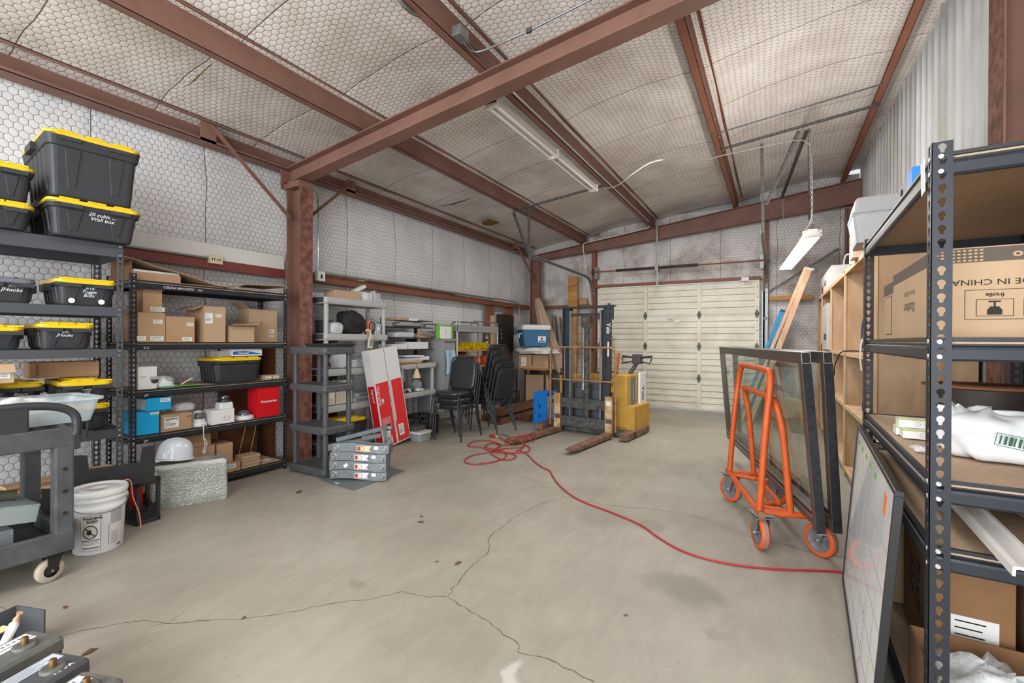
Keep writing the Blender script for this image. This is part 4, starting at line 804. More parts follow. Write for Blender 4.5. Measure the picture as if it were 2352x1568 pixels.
# ================================================================ middle of the left wall
# ---- dark resin four-tier shelf
def resin_shelf(label, loc, rz, Wd, D, levels, m, leg=.048, ts=.07, dark_end=None):
    t = thing('resin_shelf', label, 'shelving', loc, rz); H = levels[-1]
    for (x, y) in ((leg, leg), (Wd-leg, leg), (Wd-leg, D-leg), (leg, D-leg)):
        g = MB(m); g.rrloft([(.03, leg*.5, leg*.5, .02), (H-ts, leg*.5, leg*.5, .02)], 3, c=(x, y)); part('leg', g, t)
    for z in levels:
        g = MB(m); g.rrloft([(z-ts, Wd/2-.008, D/2-.008, .03), (z-ts+.02, Wd/2, D/2, .03), (z-.012, Wd/2, D/2, .03), (z, Wd/2-.006, D/2-.006, .025), (z, Wd/2-.016, D/2-.016, .02), (z-.008, Wd/2-.02, D/2-.02, .02)], 3, c=(Wd/2, D/2))
        if dark_end: g.box(-.0015, 0, .03, D-.01, z-ts+.012, z-.006, dark_end)
        else:
            for i in range(max(2, int(Wd/.16))): g.box(.06+i*.16, .14+i*.16, -.004, 0, z-ts+.004, z-ts+.03)
            for i in range(2): g.box(Wd, Wd+.004, .04+i*.12, .12+i*.12, z-ts+.004, z-ts+.03)
        part('shelf', g, t, bev=.003)
    return t
D0 = (-4.20, 2.89)
resin_shelf('dark grey resin shelf with four empty tiers in front of the steel column', (D0[0], D0[1], 0), 0, .54, .37, [.085, .475, .875, 1.235], CHAR)
t = thing('plastic_tray', 'black plastic tray lying on top of the dark grey resin shelf', 'tray', (-4.10, 2.96, 1.2362), .08); g = MB(BLKP); g.rrloft([(0, .20, .12, .02), (.02, .21, .13, .02), (.032, .22, .14, .02), (.030, .20, .12, .02), (.012, .195, .115, .02)], 3, c=(.24, .14)); part('tray', g, t)
g = MB(CHAR); g.rrloft([(0, .06, .05, .01), (.014, .07, .06, .01)], 3, c=(.4, .12)); part('handle', g, t, loc=(0, 0, .028))
# ---- white resin shelf unit behind
WXF, WY0, WY1 = -4.30, 3.40, 4.36; LW = [.14, .565, .975, 1.375, 1.785]
resin_shelf('tall pale grey resin shelving unit with dark end caps beside the steel column', (WXF, WY0, 0), RL, WY1-WY0, .38, LW, GREYP, ts=.075, dark_end=mat('dark_end', rgb(62, 62, 70), .6))
def onX(pa, pb, pt, X_, z):
    a, b = at(pa, 790, X=X_), at(pb, 790, X=X_); return X_, (a.y+b.y)/2, z, b.y-a.y, at((pa+pb)/2, pt, X=X_).z-z
def box_at(label, pa, pb, pt, X_, z, d, m=CARD, h=None, rz=0, **k):
    x, y, z, w, hh = onX(pa, pb, pt, X_, z); return carton(label, x, y, z, w, d, h or hh, RL+rz, m=m, **k)
z = LW[4]; box_at('low open tan carton on top of the pale resin shelving', 770, 826, 668, -4.33, z, .2, CARDL, rz=-.06, tape=False, flaps=[('l', -5)])
g = MB(mat('milky_plastic', rgb(220, 222, 222), .35, alpha=.8)); g.rrloft([(0, .06, .10, .02), (.10, .065, .11, .02), (.105, .055, .1, .02)], 4); g.lathe([(.05, -.012), (.05, .0)], 20, (.068, -.04, .05), 'X', WHITE); single('spool_bag', g, 'white spool in a milky bag on top of the pale resin shelving', 'bag', (-4.42, 4.05, z+.001))
t = thing('paint_bottle', 'clear square jug with a dark cap strip and printed label on the pale shelving', 'bottle', (-4.40, 4.22, z+.001)); g = MB(CLEARP); g.rrloft([(0, .05, .055, .012), (.12, .05, .055, .012), (.14, .03, .04, .01)], 4); part('bottle', g, t); g = MB(mat('label_mix', rgb(214, 214, 220), .5, col2=rgb(120, 90, 120), nscale=60)); g.box(.051, .0525, -.035, .03, .05, .10); part('printed_label', g, t); g = MB(DGREY); g.box(.02, .054, -.035, .04, .112, .132); part('strip', g, t)
t = thing('lamp_housing', 'translucent white angled plastic housing standing up on the pale shelving', 'fixture', (-4.42, 3.98, z+.105)); g = MB(mat('milky_plastic', rgb(220, 222, 222), .35, alpha=.8)); g.bar((0, -.09, .0), (.02, .06, .075), .07, .04); part('housing', g, t); g = MB(INK); g.bar((.036, .0, .03), (.038, .03, .045), .006, .02); part('slot', g, t)
z = LW[3]; g = MB(mat('dark_crate', rgb(72, 72, 76), .6)); g.rrloft([(0, .08, .065, .02), (.15, .085, .07, .02), (.155, .075, .06, .02)], 3); single('hard_case', g, 'small dark grey case at the left end of the pale shelving', 'case', (-4.53, 3.565, z+.001))
g = MB(cling('film_shiny', .45, bump=1.0, bs=14)); g.blob((0, 0, .06), .065, .085, .07, 20, 12, .05, 4, 3, flat=.15, sq=.6); single('clear_bag', g, 'clear bag of dark parts in front of the black duffel', 'bag', (-4.375, 3.585, z+.001)); 
t = thing('duffel_bag', 'black fabric duffel bag slumped on the pale resin shelving', 'bag', (-4.44, 3.86, z+.006)); g = MB(mat('black_fabric', rgb(40, 40, 42), .85, bump=.4, bscale=25)); g.blob((0, 0, .12), .125, .165, .145, 28, 16, .06, 3, 8, flat=.15, sq=.7); part('body', g, t); g = MB(INK); g.tube(smooth_path([(.10, -.12, .16), (.145, -.04, .13), (.15, .05, .08), (.13, .1, .12)], 4), .012, 6); part('strap', g, t)
g = MB(mat('orange_strip', rgb(226, 128, 92), .5)); g.box(0, .05, -.02, .02, 0, .16); single('orange_carton', g, 'narrow orange carton right of the black duffel', 'box', (-4.37, 4.075, z+.001)); g = MB(INK); g.tube([(0, .045*math.cos(a*PI/10), .09+.062*math.sin(a*PI/10)) for a in range(20)], .006, 6, True); single('cable_ring', g, 'black cable ring standing against the orange carton', 'cable', (-4.31, 4.09, z+.001))
g = MB(mat('grey_mesh_bag', rgb(196, 194, 196), .4, col2=rgb(120, 118, 124), nscale=40, alpha=.9)); g.blob((0, 0, .09), .075, .075, .10, 20, 12, .08, 4, 4, flat=.15, sq=.7); single('parts_bag', g, 'pale mesh bag of parts at the right end of the pale shelving', 'bag', (-4.45, 4.195, z+.001))
t = thing('spool', 'clear case with a white disc leaning on the parts bag', 'case', (-4.335, 4.195, z+.001)); g = MB(CLEARP); g.rrloft([(0, .018, .05, .01), (.13, .018, .05, .01)], 3); part('case', g, t); g = MB(WHITE); g.lathe([(.022, 0), (.022, .004)], 16, (.018, 0, .07), 'X'); part('disc', g, t)
# portable reader hung over the shelf edge
t = thing('handheld_meter', 'beige handheld meter with grey screen leaning above the red and white carton', 'meter', (-4.262, 4.01, 1.205), RL, rot=(-.06, .18, RL)); BEI = mat('beige_plastic', rgb(200, 194, 176), .5); g = MB(BEI); g.rrloft([(0, .036, .012, .01), (.05, .040, .014, .01), (.13, .032, .014, .01), (.145, .026, .012, .008)], 3); part('body', g, t, bev=.002)
g = MB(mat('lcd', rgb(134, 146, 136), .2)); g.box(-.022, .022, -.0152, -.0135, .035, .095); g.box(-.026, .026, -.0148, -.013, .03, .1, DGREY); part('screen', g, t); g = MB(mat('ochre', rgb(190, 150, 60), .5)); g.box(-.02, .02, -.0165, -.0135, .108, .128); part('keypad', g, t); g = MB(BEI); g.tube(smooth_path([(0, 0, .14), (-.01, 0, .17), (-.02, 0, .20), (-.05, .0, .215), (-.085, 0, .205)], 4), [.012]*9+[.016]*8, 8); part('probe_handle', g, t)
z = LW[2]; g = MB(cling('film_shiny', .45, bump=1.0, bs=14)); g.blob((0, 0, .11), .1, .12, .13, 22, 14, .12, 4, 5, flat=.1, sq=.8); single('clear_bag', g, 'large crumpled clear plastic bag on the middle tier of the pale shelving', 'bag', (-4.43, 3.71, z+.009))
for i in range(3): g = MB(WHITE); g.box(-.07, .06, -.12, .12, 0, .03); [g.box(.0602, .061, -.06+k*.03, -.045+k*.03, .008, .02, INK) for k in range(2)]; single('wall_plate_box', g, 'flat white plate carton, %s of three stacked beside the clear bag' % ('lowest', 'middle', 'top')[i], 'box', (-4.43, 3.98, z+.001+.0305*i), (.0, .08, -.1)[i])
g = MB(mat('brown_paper', rgb(150, 118, 86), .8)); g.blob((0, 0, .035), .07, .09, .045, 16, 10, .1, 4, 6, flat=.2); single('paper_bag', g, 'crumpled brown paper bag beside the flat white plate cartons', 'bag', (-4.4, 4.2, z+.001))
z = LW[1]; BE2 = mat('beige_binder', rgb(204, 196, 180), .6)
for i, (w, h, dy) in enumerate(((.10, .27, .0), (.035, .25, .085), (.03, .26, .122), (.03, .26, .155), (.12, .27, .235))): g = MB(BE2); g.box(0, .20, -w/2, w/2, 0, h); g.box(.2, .2012, -w*.3, w*.3, h*.3, h*.8, PAPER) if i in (0, 4) else None; single('binder', g, '%s beige binder standing on the second tier of the pale shelving' % ('thick leftmost', 'thin second', 'thin third', 'thin fourth', 'thick rightmost')[i], 'binder', (-4.56, 3.535+dy, z+.001), 0, 'beige binders')
for i in range(2): g = MB(GREYP); g.box(-.09, .09, -.13, .13, 0, .05); g.box(.0905, .092, -.12, .12, .01, .04, MGREY); single('ballast', g, 'grey slotted metal unit %s the other beside the beige binders' % ('under', 'stacked on')[i], 'fixture', (-4.42, 3.98+.03*i, z+.001+.052*i), .1*i)
g = MB(WHITE); g.box(-.08, .08, -.07, .07, 0, .09); g.box(.0805, .082, -.05, .05, .02, .06, INK); single('fixture_box', g, 'white metal unit with dark window at right of the second tier', 'fixture', (-4.43, 4.21, z+.001))
tote('black tote with a bright yellow ribbed lid on the floor under the pale shelving', -4.22, 3.74, 0.0, .42, .36, .23, RL, txt=None) if 0 else None
t = tote('black tote with a yellow lid resting tilted, under the pale resin shelving', -4.24, 3.74, .142+.0, .46, .34, .26, RL)
# ---- red and white long carton leaning
tl = Vector((-4.29, 3.83, 1.16)); g = MB(); RW_, RD_, RH_ = .47, .13, 1.19
t = thing('long_carton', 'tall red and white carton leaning against the pale resin shelving', 'box', (-4.045, 4.045, 0.004), 0, rot=(-.093, -.125, RL+.03))
WC = mat('carton_white', rgb(218, 218, 218), .55); RC = mat('carton_red', rgb(212, 50, 52), .5); g = MB(WC); g.box(0, RW_, 0, RD_, 0, RH_)
part('carton', g, t, bev=.002); g = MB(RC)
for a, b in ((.015, RW_*.49-.01), (RW_*.51+.012, RW_-.012)): g.box(a, b, -.0012, 0, .015, RH_*.66)
g.box(-.0012, 0, .012, RD_-.012, .012, RH_*.64, mat('carton_red_side', rgb(196, 20, 32), .5)); part('red_print', g, t)
g = MB(INK); g.box(RW_*.5-.003, RW_*.5+.001, -.0016, -.0002, .12, RH_); part('flap_gap', g, t); g = MB(cling('film_tape', .4, bump=1.0, bs=60)); g.box(RW_*.5+.002, RW_*.5+.04, -.0026, -.0014, .28, RH_*.72); part('tape', g, t)
text('lettering', 'legrand', t, (.045, -.002, RH_*.53), .075, PAPER, rot=(PI/2, PI/2, 0)); text('lettering', 'legrand', t, (-.002, .05, RH_*.54), .055, PAPER, rot=(PI/2, PI/2, -PI/2))
for yy, ff in ((.045, 0), ): g = MB(PAPER); g.tube([(.03, -.002, RH_*.635), (.06, -.002, RH_*.635), (.06, -.002, RH_*.615), (.03, -.002, RH_*.615)], .003, 4, True); part('printed_logo', g, t)
for cx, cz, w, h in ((.085, .13, .10, .13), (.11, .045+.02, .09, .10), (RW_*.51+.09, .15, .09, .14), (.09, RH_*.50-.03, .035, .05)): sticker(t, cx, cz, w, h, -.0016)
g = MB(mat('pouch', rgb(226, 140, 142), .2, alpha=.75)); g.box(.03, .175, -.003, -.0018, .24, .36); g.box(.04, .16, -.0038, -.003, .25, .275, mat('dark_red_ink', rgb(110, 12, 14), .6)); part('document_pouch', g, t)
# ---- pale low resin shelf with lighting parts
LYX, LY0, LY1 = -4.22, 4.52, 5.26; LL = [.60, .60, .985]
resin_shelf('low pale grey resin shelf stacked with flat cartons and parts', (LYX, LY0, 0), RL+.03, LY1-LY0, .40, LL[1:], GREYP, ts=.065)
g = MB(mat('wood_slat', rgb(186, 160, 122), .7)); zz = LL[2]+.001
for i, (m_, a, b, h, w, lb) in enumerate(((TIMBER, -.30, .14, .02, .09, 'tan board at the bottom of the pile on the low resin shelf'), (mat('tan_board', rgb(196, 170, 128), .7), -.30, .18, .018, .09, 'second tan board in the pile on the low resin shelf'), (WHITE, -.05, .36, .05, .10, 'long white lamp carton on the low resin shelf, right end'), (mat('film_dim', rgb(188, 194, 200), .3, bump=.8, bscale=30), -.30, .05, .035, .09, 'film wrapped parts on the tan boards of the low resin shelf'), (PAPER, -.18, .18, .02, .10, 'flat white panel at the top of the low shelf pile'))):
    g = MB(m_); g.box(-w, w, a, b, 0, h)
    zi = zz if i < 1 else zz+.021 if i == 1 else zz+.0405 if i in (2,) else zz+.0405 if i == 3 else zz+.092
    if i == 2: g = MB(m_); g.box(-.05, .06, .07, .36, 0, .05)
    single('flat_board', g, lb, 'panel', (-4.40, 4.86, zi), .03*(i % 3-1))
# lower tiers
rnd = random.Random(5)
def clutter(parent_label, n, x0, x1, y0, y1, z, seed, mats, smin=.02, smax=.05, name='fitting', cat='fitting', group=None):
    rnd = random.Random(seed)
    for i in range(n):
        g = MB(rnd.choice(mats)); a = rnd.uniform(smin, smax); k = rnd.random()
        if k < .4: g.lathe([(a*.4, 0), (a*.5, a*.1), (a*.5, a*.6), (a*.3, a*.8)], 12)
        elif k < .75: g.blob((0, 0, a*.4), a, a*.7, a*.5, 12, 8, .15, 4, i, flat=.2)
        else: g.box(-a, a, -a*.5, a*.5, 0, a*.6)
        single(name, g, parent_label, cat, (x0+(x1-x0)*((i*.618) % 1), y0+(y1-y0)*(i+.5)/n, z+.001), rnd.uniform(0, 3), group or parent_label)
clutter('small pipe fitting among others on the middle tier of the low resin shelf', 9, -4.30, -4.42, 4.68, 5.08, LL[1], 3, [BLKP, BLKP, FILM, WHITE], .03, .05)
g = MB(mat('dirty_film', rgb(180, 184, 186), .3, alpha=.6, bump=.8, bscale=20)); g.blob((0, 0, .06), .09, .1, .08, 18, 12, .12, 4, 2, flat=.15); single('clear_bag', g, 'grey clear bag at the right end of the low resin shelf middle tier', 'bag', (-4.49, 5.10, LL[1]+.001))
t = thing('cone_lamp', 'cream cone shaded lamp hanging from the top of the low resin shelf', 'lamp', (-4.19, 4.77, .80)); g = MB(mat('cream', rgb(206, 182, 154), .7)); g.lathe([(.055, 0), (.05, .03), (.02, .11), (.008, .125)], 20, caps=False); g.tube([(0, 0, .12), (0, .0, .19)], .004, 6, m=DGREY); part('shade', g, t)
g = MB(BLKP); g.box(-.0, .02, -.03, .04, 0, .14); single('switch_box', g, 'black switch box hanging under the cone lamp on the low resin shelf', 'fixture', (-4.42, 4.74, LL[1]+.001), 0)
# black rack of flat fixtures behind the low shelf
BKX = -4.62
t = thing('monitor_shelf', 'black steel tier rack full of flat cartons above the low resin shelf', 'shelving', (0, 0, 0))
for yy in (4.62, 5.30): g = MB(BLKP); g.box(-4.70, -4.66, yy-.015, yy+.015, 0, 1.62); part('post', g, t)
for zz_ in (1.18, 1.34, 1.49): g = MB(BLKP); g.box(-4.70, -4.36, 4.60, 5.32, zz_-.012, zz_); part('tier', g, t)
g = MB(mat('blueblack', rgb(28, 34, 42), .5)); g.box(-4.656, -4.648, 5.06, 5.28, .99+.19, 1.325); part('back_panel', g, t)
def flatbox(lb, y0, y1, z0, h, x0=-4.63, x1=-4.365, m=PAPER, rz=0.0, name='flat_carton', cat='box'):
    g = MB(m); g.box(x0-(x0+x1)/2, x1-(x0+x1)/2, -(y1-y0)/2, (y1-y0)/2, 0, h); return single(name, g, lb, cat, ((x0+x1)/2, (y0+y1)/2, z0+.0012), rz, bev=.002)
flatbox('thick white fixture carton in the middle of the black tier rack', 4.80, 5.22, 1.182, .10, m=WC, rz=.02)
flatbox('white open flap carton at left on the lowest tier of the black rack', 4.50, 4.78, 1.182, .07, m=WC, rz=-.03)
flatbox('kraft carton wrapped in film on the middle tier of the black rack', 4.99, 5.31, 1.342, .055, m=CARD, rz=.03); g = MB(cling('film_blue', .5, (.78, .86, .93, 1), bump=1.0, bs=18)); g.blob((0, 0, .035), .12, .19, .045, 24, 10, .06, 4, 7, flat=.2, sq=.6); single('film_bundle', g, 'blue tinted film bundle at left on the middle tier of the black rack', 'bag', (-4.45, 4.74, 1.343), -.05)
g = MB(mat('grey_wrap', rgb(150, 150, 148), .4, bump=.8, bscale=20)); g.blob((0, 0, .03), .11, .30, .04, 24, 10, .04, 4, 9, flat=.2, sq=.6); single('film_bundle', g, 'grey wrapped bundle lying on the top tier of the black rack', 'bag', (-4.49, 4.96, 1.4945), .0)
flatbox('flat kraft carton at the top left of the black tier rack', 4.60, 4.80, 1.574, .03, m=CARD, rz=.02); flatbox('white flat carton, topmost on the black tier rack', 4.805, 4.985, 1.574, .035, m=PAPER, rz=.05); flatbox('black flat carton along the top of the black tier rack', 4.99, 5.32, 1.574, .012, m=BLKP, rz=.02)
# clear bin, crate below
t = thing('plastic_bin', 'small clear bin with white rim and green sticker on the floor beside the red carton', 'storage bin', (-4.03, 4.665, 0.001), RL); t.scale = (.82, .82, .9); g = MB(CLEARP); g.rrloft([(0, .13, .10, .03), (.11, .15, .12, .035), (.113, .16, .13, .04), (.128, .16, .13, .04)], 4, caps=(True, False)); part('bin', g, t)
g = MB(mat('bin_rim', rgb(220, 220, 220), .4)); g.rrloft([(.113, .163, .133, .04), (.135, .163, .133, .04), (.137, .15, .12, .03)], 4, caps=(False, True)); part('lid', g, t); g = MB(GREEN); g.box(.02, .06, -.118, -.114, .04, .08); part('sticker', g, t); g = MB(mat('mixed_hardware', rgb(120, 116, 110), .6, col2=rgb(180, 176, 168), nscale=60)); g.rrloft([(.005, .12, .09, .02), (.07, .135, .105, .02)], 3); part('contents', g, t)
g = MB(mat('dark_tray', rgb(88, 88, 88), .6)); g.rrloft([(0, .09, .09, .02), (.05, .10, .11, .02), (.055, .09, .10, .02)], 3); single('plastic_tray', g, 'grey plastic tray lying on the small clear bin beside the red carton', 'tray', (-4.12, 4.665, .128), 0)
def milk_crate(label, loc, rz, s=.33, h=.28, m=BLKP, lattice=True):
    t = thing('milk_crate', label, 'crate', loc, rz); g = MB(m)
    for z0, z1 in ((0, .03), (h-.04, h)):
        g.box(-s/2, s/2, -s/2, -s/2+.012, z0, z1); g.box(-s/2, s/2, s/2-.012, s/2, z0, z1); g.box(-s/2, -s/2+.012, -s/2+.012, s/2-.012, z0, z1); g.box(s/2-.012, s/2, -s/2+.012, s/2-.012, z0, z1)
    for sx in (-1, 1):
        for sy in (-1, 1): g.box(sx*s/2-(.02 if sx > 0 else 0), sx*s/2+(0 if sx > 0 else .02), sy*s/2-(.02 if sy > 0 else 0), sy*s/2+(0 if sy > 0 else .02), 0, h)
    part('frame', g, t); n = 9
    for side in range(4):
        M = Matrix.Rotation(side*PI/2, 4, 'Z'); g = MB(m)
        for i in range(-n, n+1):
            for sg in (-1, 1):
                x0 = i*s/n; x1 = x0+sg*(h-.06)
                a, b = x0, x1; za, zb_ = .03, h-.04
                if a < -s/2 or a > s/2: continue
                if b > s/2: k = (s/2-a)/(b-a); b = s/2; zb_ = za+(zb_-za)*k
                if b < -s/2: k = (-s/2-a)/(b-a); b = -s/2; zb_ = za+(zb_-za)*k
                g.bar((a, -s/2+.006, za), (b, -s/2+.006, zb_), .004, .006, M=M, up=(0, 1, 0))
        part('lattice_side', g, t)
    g = MB(m); g.box(-s/2+.01, s/2-.01, -s/2+.01, s/2-.01, .004, .01); part('floor_plate', g, t); return t
milk_crate('black lattice crate on the floor behind the front chair stack', (-4.29, 4.98, 0.001), .0, .34, .27)
# ---- folded galvanised arms on a grey mat
t = thing('floor_mat', 'thin grey square mat on the floor under the folded steel arms', 'mat'); g = MB(mat('grey_mat', rgb(104, 112, 114), .6, noise=.12, nscale=6)); q = [at(733, 1103, Z=0), at(811, 1127, Z=0), at(930, 1082, Z=0), at(850, 1062, Z=0)]; g.add([p+Vector((0, 0, .001)) for p in q]+[p+Vector((0, 0, .007)) for p in q], [(0, 1, 2, 3)[::-1], (4, 5, 6, 7), (0, 1, 5, 4), (1, 2, 6, 5), (2, 3, 7, 6), (3, 0, 4, 7)]); part('sheet', g, t); g = MB(PAPER); p = at(774, 1109, Z=.008); g.box(p.x-.03, p.x+.03, p.y-.01, p.y+.01, .0072, .008); part('sticker', g, t)
ARM = mat('galvanised_casting', rgb(128, 136, 140), .5, .45, noise=.25, nscale=9); pa, pb = at(757, 1101, Z=.01), at(887, 1104, Z=.01); ang = math.atan2(pb.y-pa.y, pb.x-pa.x); LA_ = (pb-pa).length; mid = (pa+pb)/2
def steel_arm(label, z, dx, rz, top=False):
    t = thing('steel_bracket', label, 'bracket', (mid.x+math.cos(ang)*dx, mid.y+math.sin(ang)*dx, z), ang+rz, 'folded steel arms')
    g = MB(ARM); L2 = LA_/2; H_ = .078; n = 12; vs = []
    f = lambda s: .010*math.sin((s+1)*PI*.9)
    prof = [(L2*s, f(s)) for s in [-1+2*i/n for i in range(n+1)]]
    g.prism([(x, zq) for x, zq in prof]+[(x, zq+H_) for x, zq in prof[::-1]], 0, .012, 'Y'); g.prism([(x, zq) for x, zq in prof]+[(x, zq+H_) for x, zq in prof[::-1]], .10, .112, 'Y')
    g.prism([(x, zq) for x, zq in prof]+[(x, zq+.01) for x, zq in prof[::-1]], .012, .10, 'Y'); g.box(-L2, -L2+.012, .0, .11, 0, H_); g.box(L2-.012, L2, .02, .14, -.004, H_-.006); part('channel', g, t, bev=.002)
    for s, r in ((-.84, .02), (-.25, .009), (.36, .009), (.86, .018)): g = MB(GALV); g.lathe([(r, -.012), (r, -.002), (r*1.4, 0)], 6 if r > .01 else 10, (L2*s, 0, f(s)+H_/2), 'Y'); part('bolt', g, t)
    return t
for i, (dx, rz) in enumerate(((0, 0), (-.004, .006), (-.002, -.006), (.02, .01))):
    t = steel_arm('%s of the four folded galvanised steel arms on the grey mat' % ('lowest', 'second lowest', 'second highest', 'topmost')[i], .0165+i*.083, dx, rz)
    g = MB(mat('tag_cream', rgb(224, 206, 160), .6) if i == 3 else PAPER); g.box(-.03, .10, -.0015, 0, .012, .062); g.box(-.025, .0, -.0022, -.0014, .018, .056, mat('tag_red', rgb(170, 60, 40), .6)); g.tube([(.022+.018*math.cos(a*PI/6), -.002, .037+.018*math.sin(a*PI/6)) for a in range(12)], .002, 4, True, _mats['tag_red']); part('warning_tag', g, t)
    g = MB(PAPER); a_ = (.15, .15, -.13, .0)[i]; g.box(-.02, .02, -.0015, 0, -.015, .015); part('price_tag', g, t, loc=(.15 if i != 1 else -.11, -.0005, .045), rot=(0, .1 if i != 1 else -.6, 0))
t = thing('strut_frame', 'loose galvanised strut lying raised over the folded steel arms', 'bracket', (mid.x, mid.y, .352), ang)
g = MB(ARM); g.bar((-LA_*.42, .04, .018), (LA_*.34, .26, .10), .045, .035); part('strut', g, t, bev=.003); g = MB(ARM); g.bar((LA_*.05, .03, .04), (LA_*.32, .12, .05), .04, .035); part('clip', g, t, bev=.003); g = MB(ARM); g.bar((LA_*.32, .24, .11), (LA_*.46, .05, .012), .03, .03); g.lathe([(.022, 0), (.022, .05)], 12, (LA_*.36, .24, .10), 'X'); part('pivot', g, t)
# ---- grey sheet metal workbench carts with tubular handles
GM = mat('grey_enamel', rgb(146, 148, 150), .45)
def bench(label, y0, y1, x0, x1, ztop, shelves, trays, handle=(.15, .95), legs=True):
    t = thing('steel_cart', label, 'cart', (0, 0, 0))
    g = MB(GM); g.box(x1-.008, x1, y0, y1, ztop-.105, ztop); g.box(x0, x0+.008, y0, y1, ztop-.105, ztop); g.box(x0, x1, y0, y0+.008, ztop-.105, ztop); g.box(x0, x1, y1-.008, y1, ztop-.105, ztop); g.box(x0, x1, y0, y1, ztop-.05, ztop-.044); part('top_tray', g, t, bev=.002)
    for xx in (x0+.015, x1-.015):
        for yy in (y0+.015, y1-.015): g = MB(mat('pale_tube', rgb(186, 188, 190), .4)); g.tube([(xx, yy, .11), (xx, yy, ztop-.02)], .014, 8); part('leg', g, t)
    for xx in (x0+.03, x1-.015):
        a, b = y0+(y1-y0)*handle[0], y1-.012; g = MB(mat('dark_tube', rgb(112, 112, 114), .4)); g.tube(smooth_path([(xx, a-.06, ztop), (xx, a, ztop+.045), (xx, a+.06, ztop+.07), (xx, b-.1, ztop+.07), (xx, b-.02, ztop+.045), (xx, b, ztop-.06)], 4), .013, 8); part('handle', g, t)
    for z_ in shelves: g = MB(TIMBER); g.box(x0+.005, x1+.02, y0+.02, y1-.03, z_-.025, z_); part('wood_shelf', g, t)
    for z_ in trays: g = MB(GM); g.box(x0+.01, x1-.01, y0+.01, y1-.01, z_-.01, z_); g.box(x1-.016, x1-.01, y0+.01, y1-.01, z_-.07, z_+.02); part('lower_tray', g, t)
    for xx in (x0+.04, x1-.04):
        for yy in (y0+.05, y1-.05): caster(t, xx, yy, .05, .026, mat('grey_rubber', rgb(120, 122, 124), .5), .4, CHROME)
    return t
G0, G1 = 5.72, 6.93
bench('grey steel workbench cart with wooden shelves of yellow bins by the wall', G0, G1, -4.66, -4.22, 1.545, [1.16, .90], [.50], (.36, .95))
bench('narrower grey steel cart left of the yellow bins, a green and white carton on it', 5.36, 5.70, -4.66, -4.24, 1.29, [], [.80, .45], (.1, .9)) if 0 else None
t = thing('steel_cabinet', 'grey steel sided cart left of the yellow bins carrying a green and white carton', 'cart', (0, 0, 0)); g = MB(GM); g.box(-4.66, -4.24, 5.40, 5.69, .25, 1.30); part('body', g, t, bev=.004); g = MB(DGREY); g.box(-4.239, -4.236, 5.44, 5.66, 1.27, 1.285); part('top_slot', g, t); g = MB(GM); g.box(-4.66, -4.22, 5.38, 5.70, 1.30, 1.33); part('top', g, t, bev=.003)
g = MB(mat('dark_tube', rgb(112, 112, 114), .4)); g.tube(smooth_path([(-4.325, 5.02, 1.42), (-4.325, 5.04, 1.50), (-4.325, 5.10, 1.535), (-4.325, 5.38, 1.535), (-4.325, 5.395, 1.50), (-4.325, 5.40, 1.33)], 4), .013, 8); part('push_handle', g, t); g = MB(GM); g.tube([(-4.325, 5.02, 1.42), (-4.325, 5.40, 1.36)], .012, 8); part('handle_stay', g, t)
g = MB(mat('pale_blue_cloth', rgb(160, 186, 206), .85, bump=.3, bscale=20)); g.sheet(lambda u, v: (-4.225+.012*math.sin(u*7)+.01*v, 5.44+.22*u+.02*math.sin(v*3), 1.16-.36*v*(1-.18*math.sin(u*3)*u)), 12, 12); single('cloth', g, 'pale blue cloth hanging on the side of the grey steel cart', 'cloth', (0, 0, 0))
t = box_at('green edged white carton standing on the grey steel cart', 1008, 1041, 746, -4.235, 1.332, .05, GREEN, tape=False); h_ = at(1020, 747, X=-4.27).z-1.332
g = MB(PAPER); g.box(-.15, .12, -.0012, 0, .0, h_-.018); g.box(-.012, .0, -.002, -.001, h_*.3, h_*.75, GREYP); part('front_label', g, t)
YB = mat('yellow_bin', rgb(206, 176, 20), .45)
t0 = None
for i in range(9):
    y = G0+.09+i*.105
    if t0 is None:
        t0 = thing('parts_bin', '', 'storage bin', (-4.34, y, 1.161), 0, 'yellow parts bins on the workbench'); g = MB(YB); g.prism([(-.14, 0), (.10, 0), (.13, .05), (.07, .058), (.03, .11), (-.14, .115)], -.046, -.043, 'Y'); g.prism([(-.14, 0), (.10, 0), (.13, .05), (.07, .058), (.03, .11), (-.14, .115)], .043, .046, 'Y'); g.box(-.14, .1, -.045, .045, 0, .004); g.box(-.14, -.136, -.045, .045, 0, .115)
        g.add([(.10, -.045, 0), (.10, .045, 0), (.13, .045, .05), (.13, -.045, .05)], [(0, 1, 2, 3)]); part('bin', g, t0); g = MB(mat('small_parts', rgb(150, 140, 128), .6, col2=rgb(90, 84, 78), nscale=50)); g.box(-.13, .1, -.042, .042, .004, .045); part('contents', g, t0); t0['label'] = 'yellow parts bin at the left end of the row on the workbench'; b = t0
    else: b = dup(t0, (-4.34+.012*((i*7) % 3-1), y, 1.161), .05*((i*5) % 3-1), 'yellow parts bin, %s from the left on the workbench shelf' % ('second', 'third', 'fourth', 'fifth', 'sixth', 'seventh', 'eighth', 'ninth')[i-1])
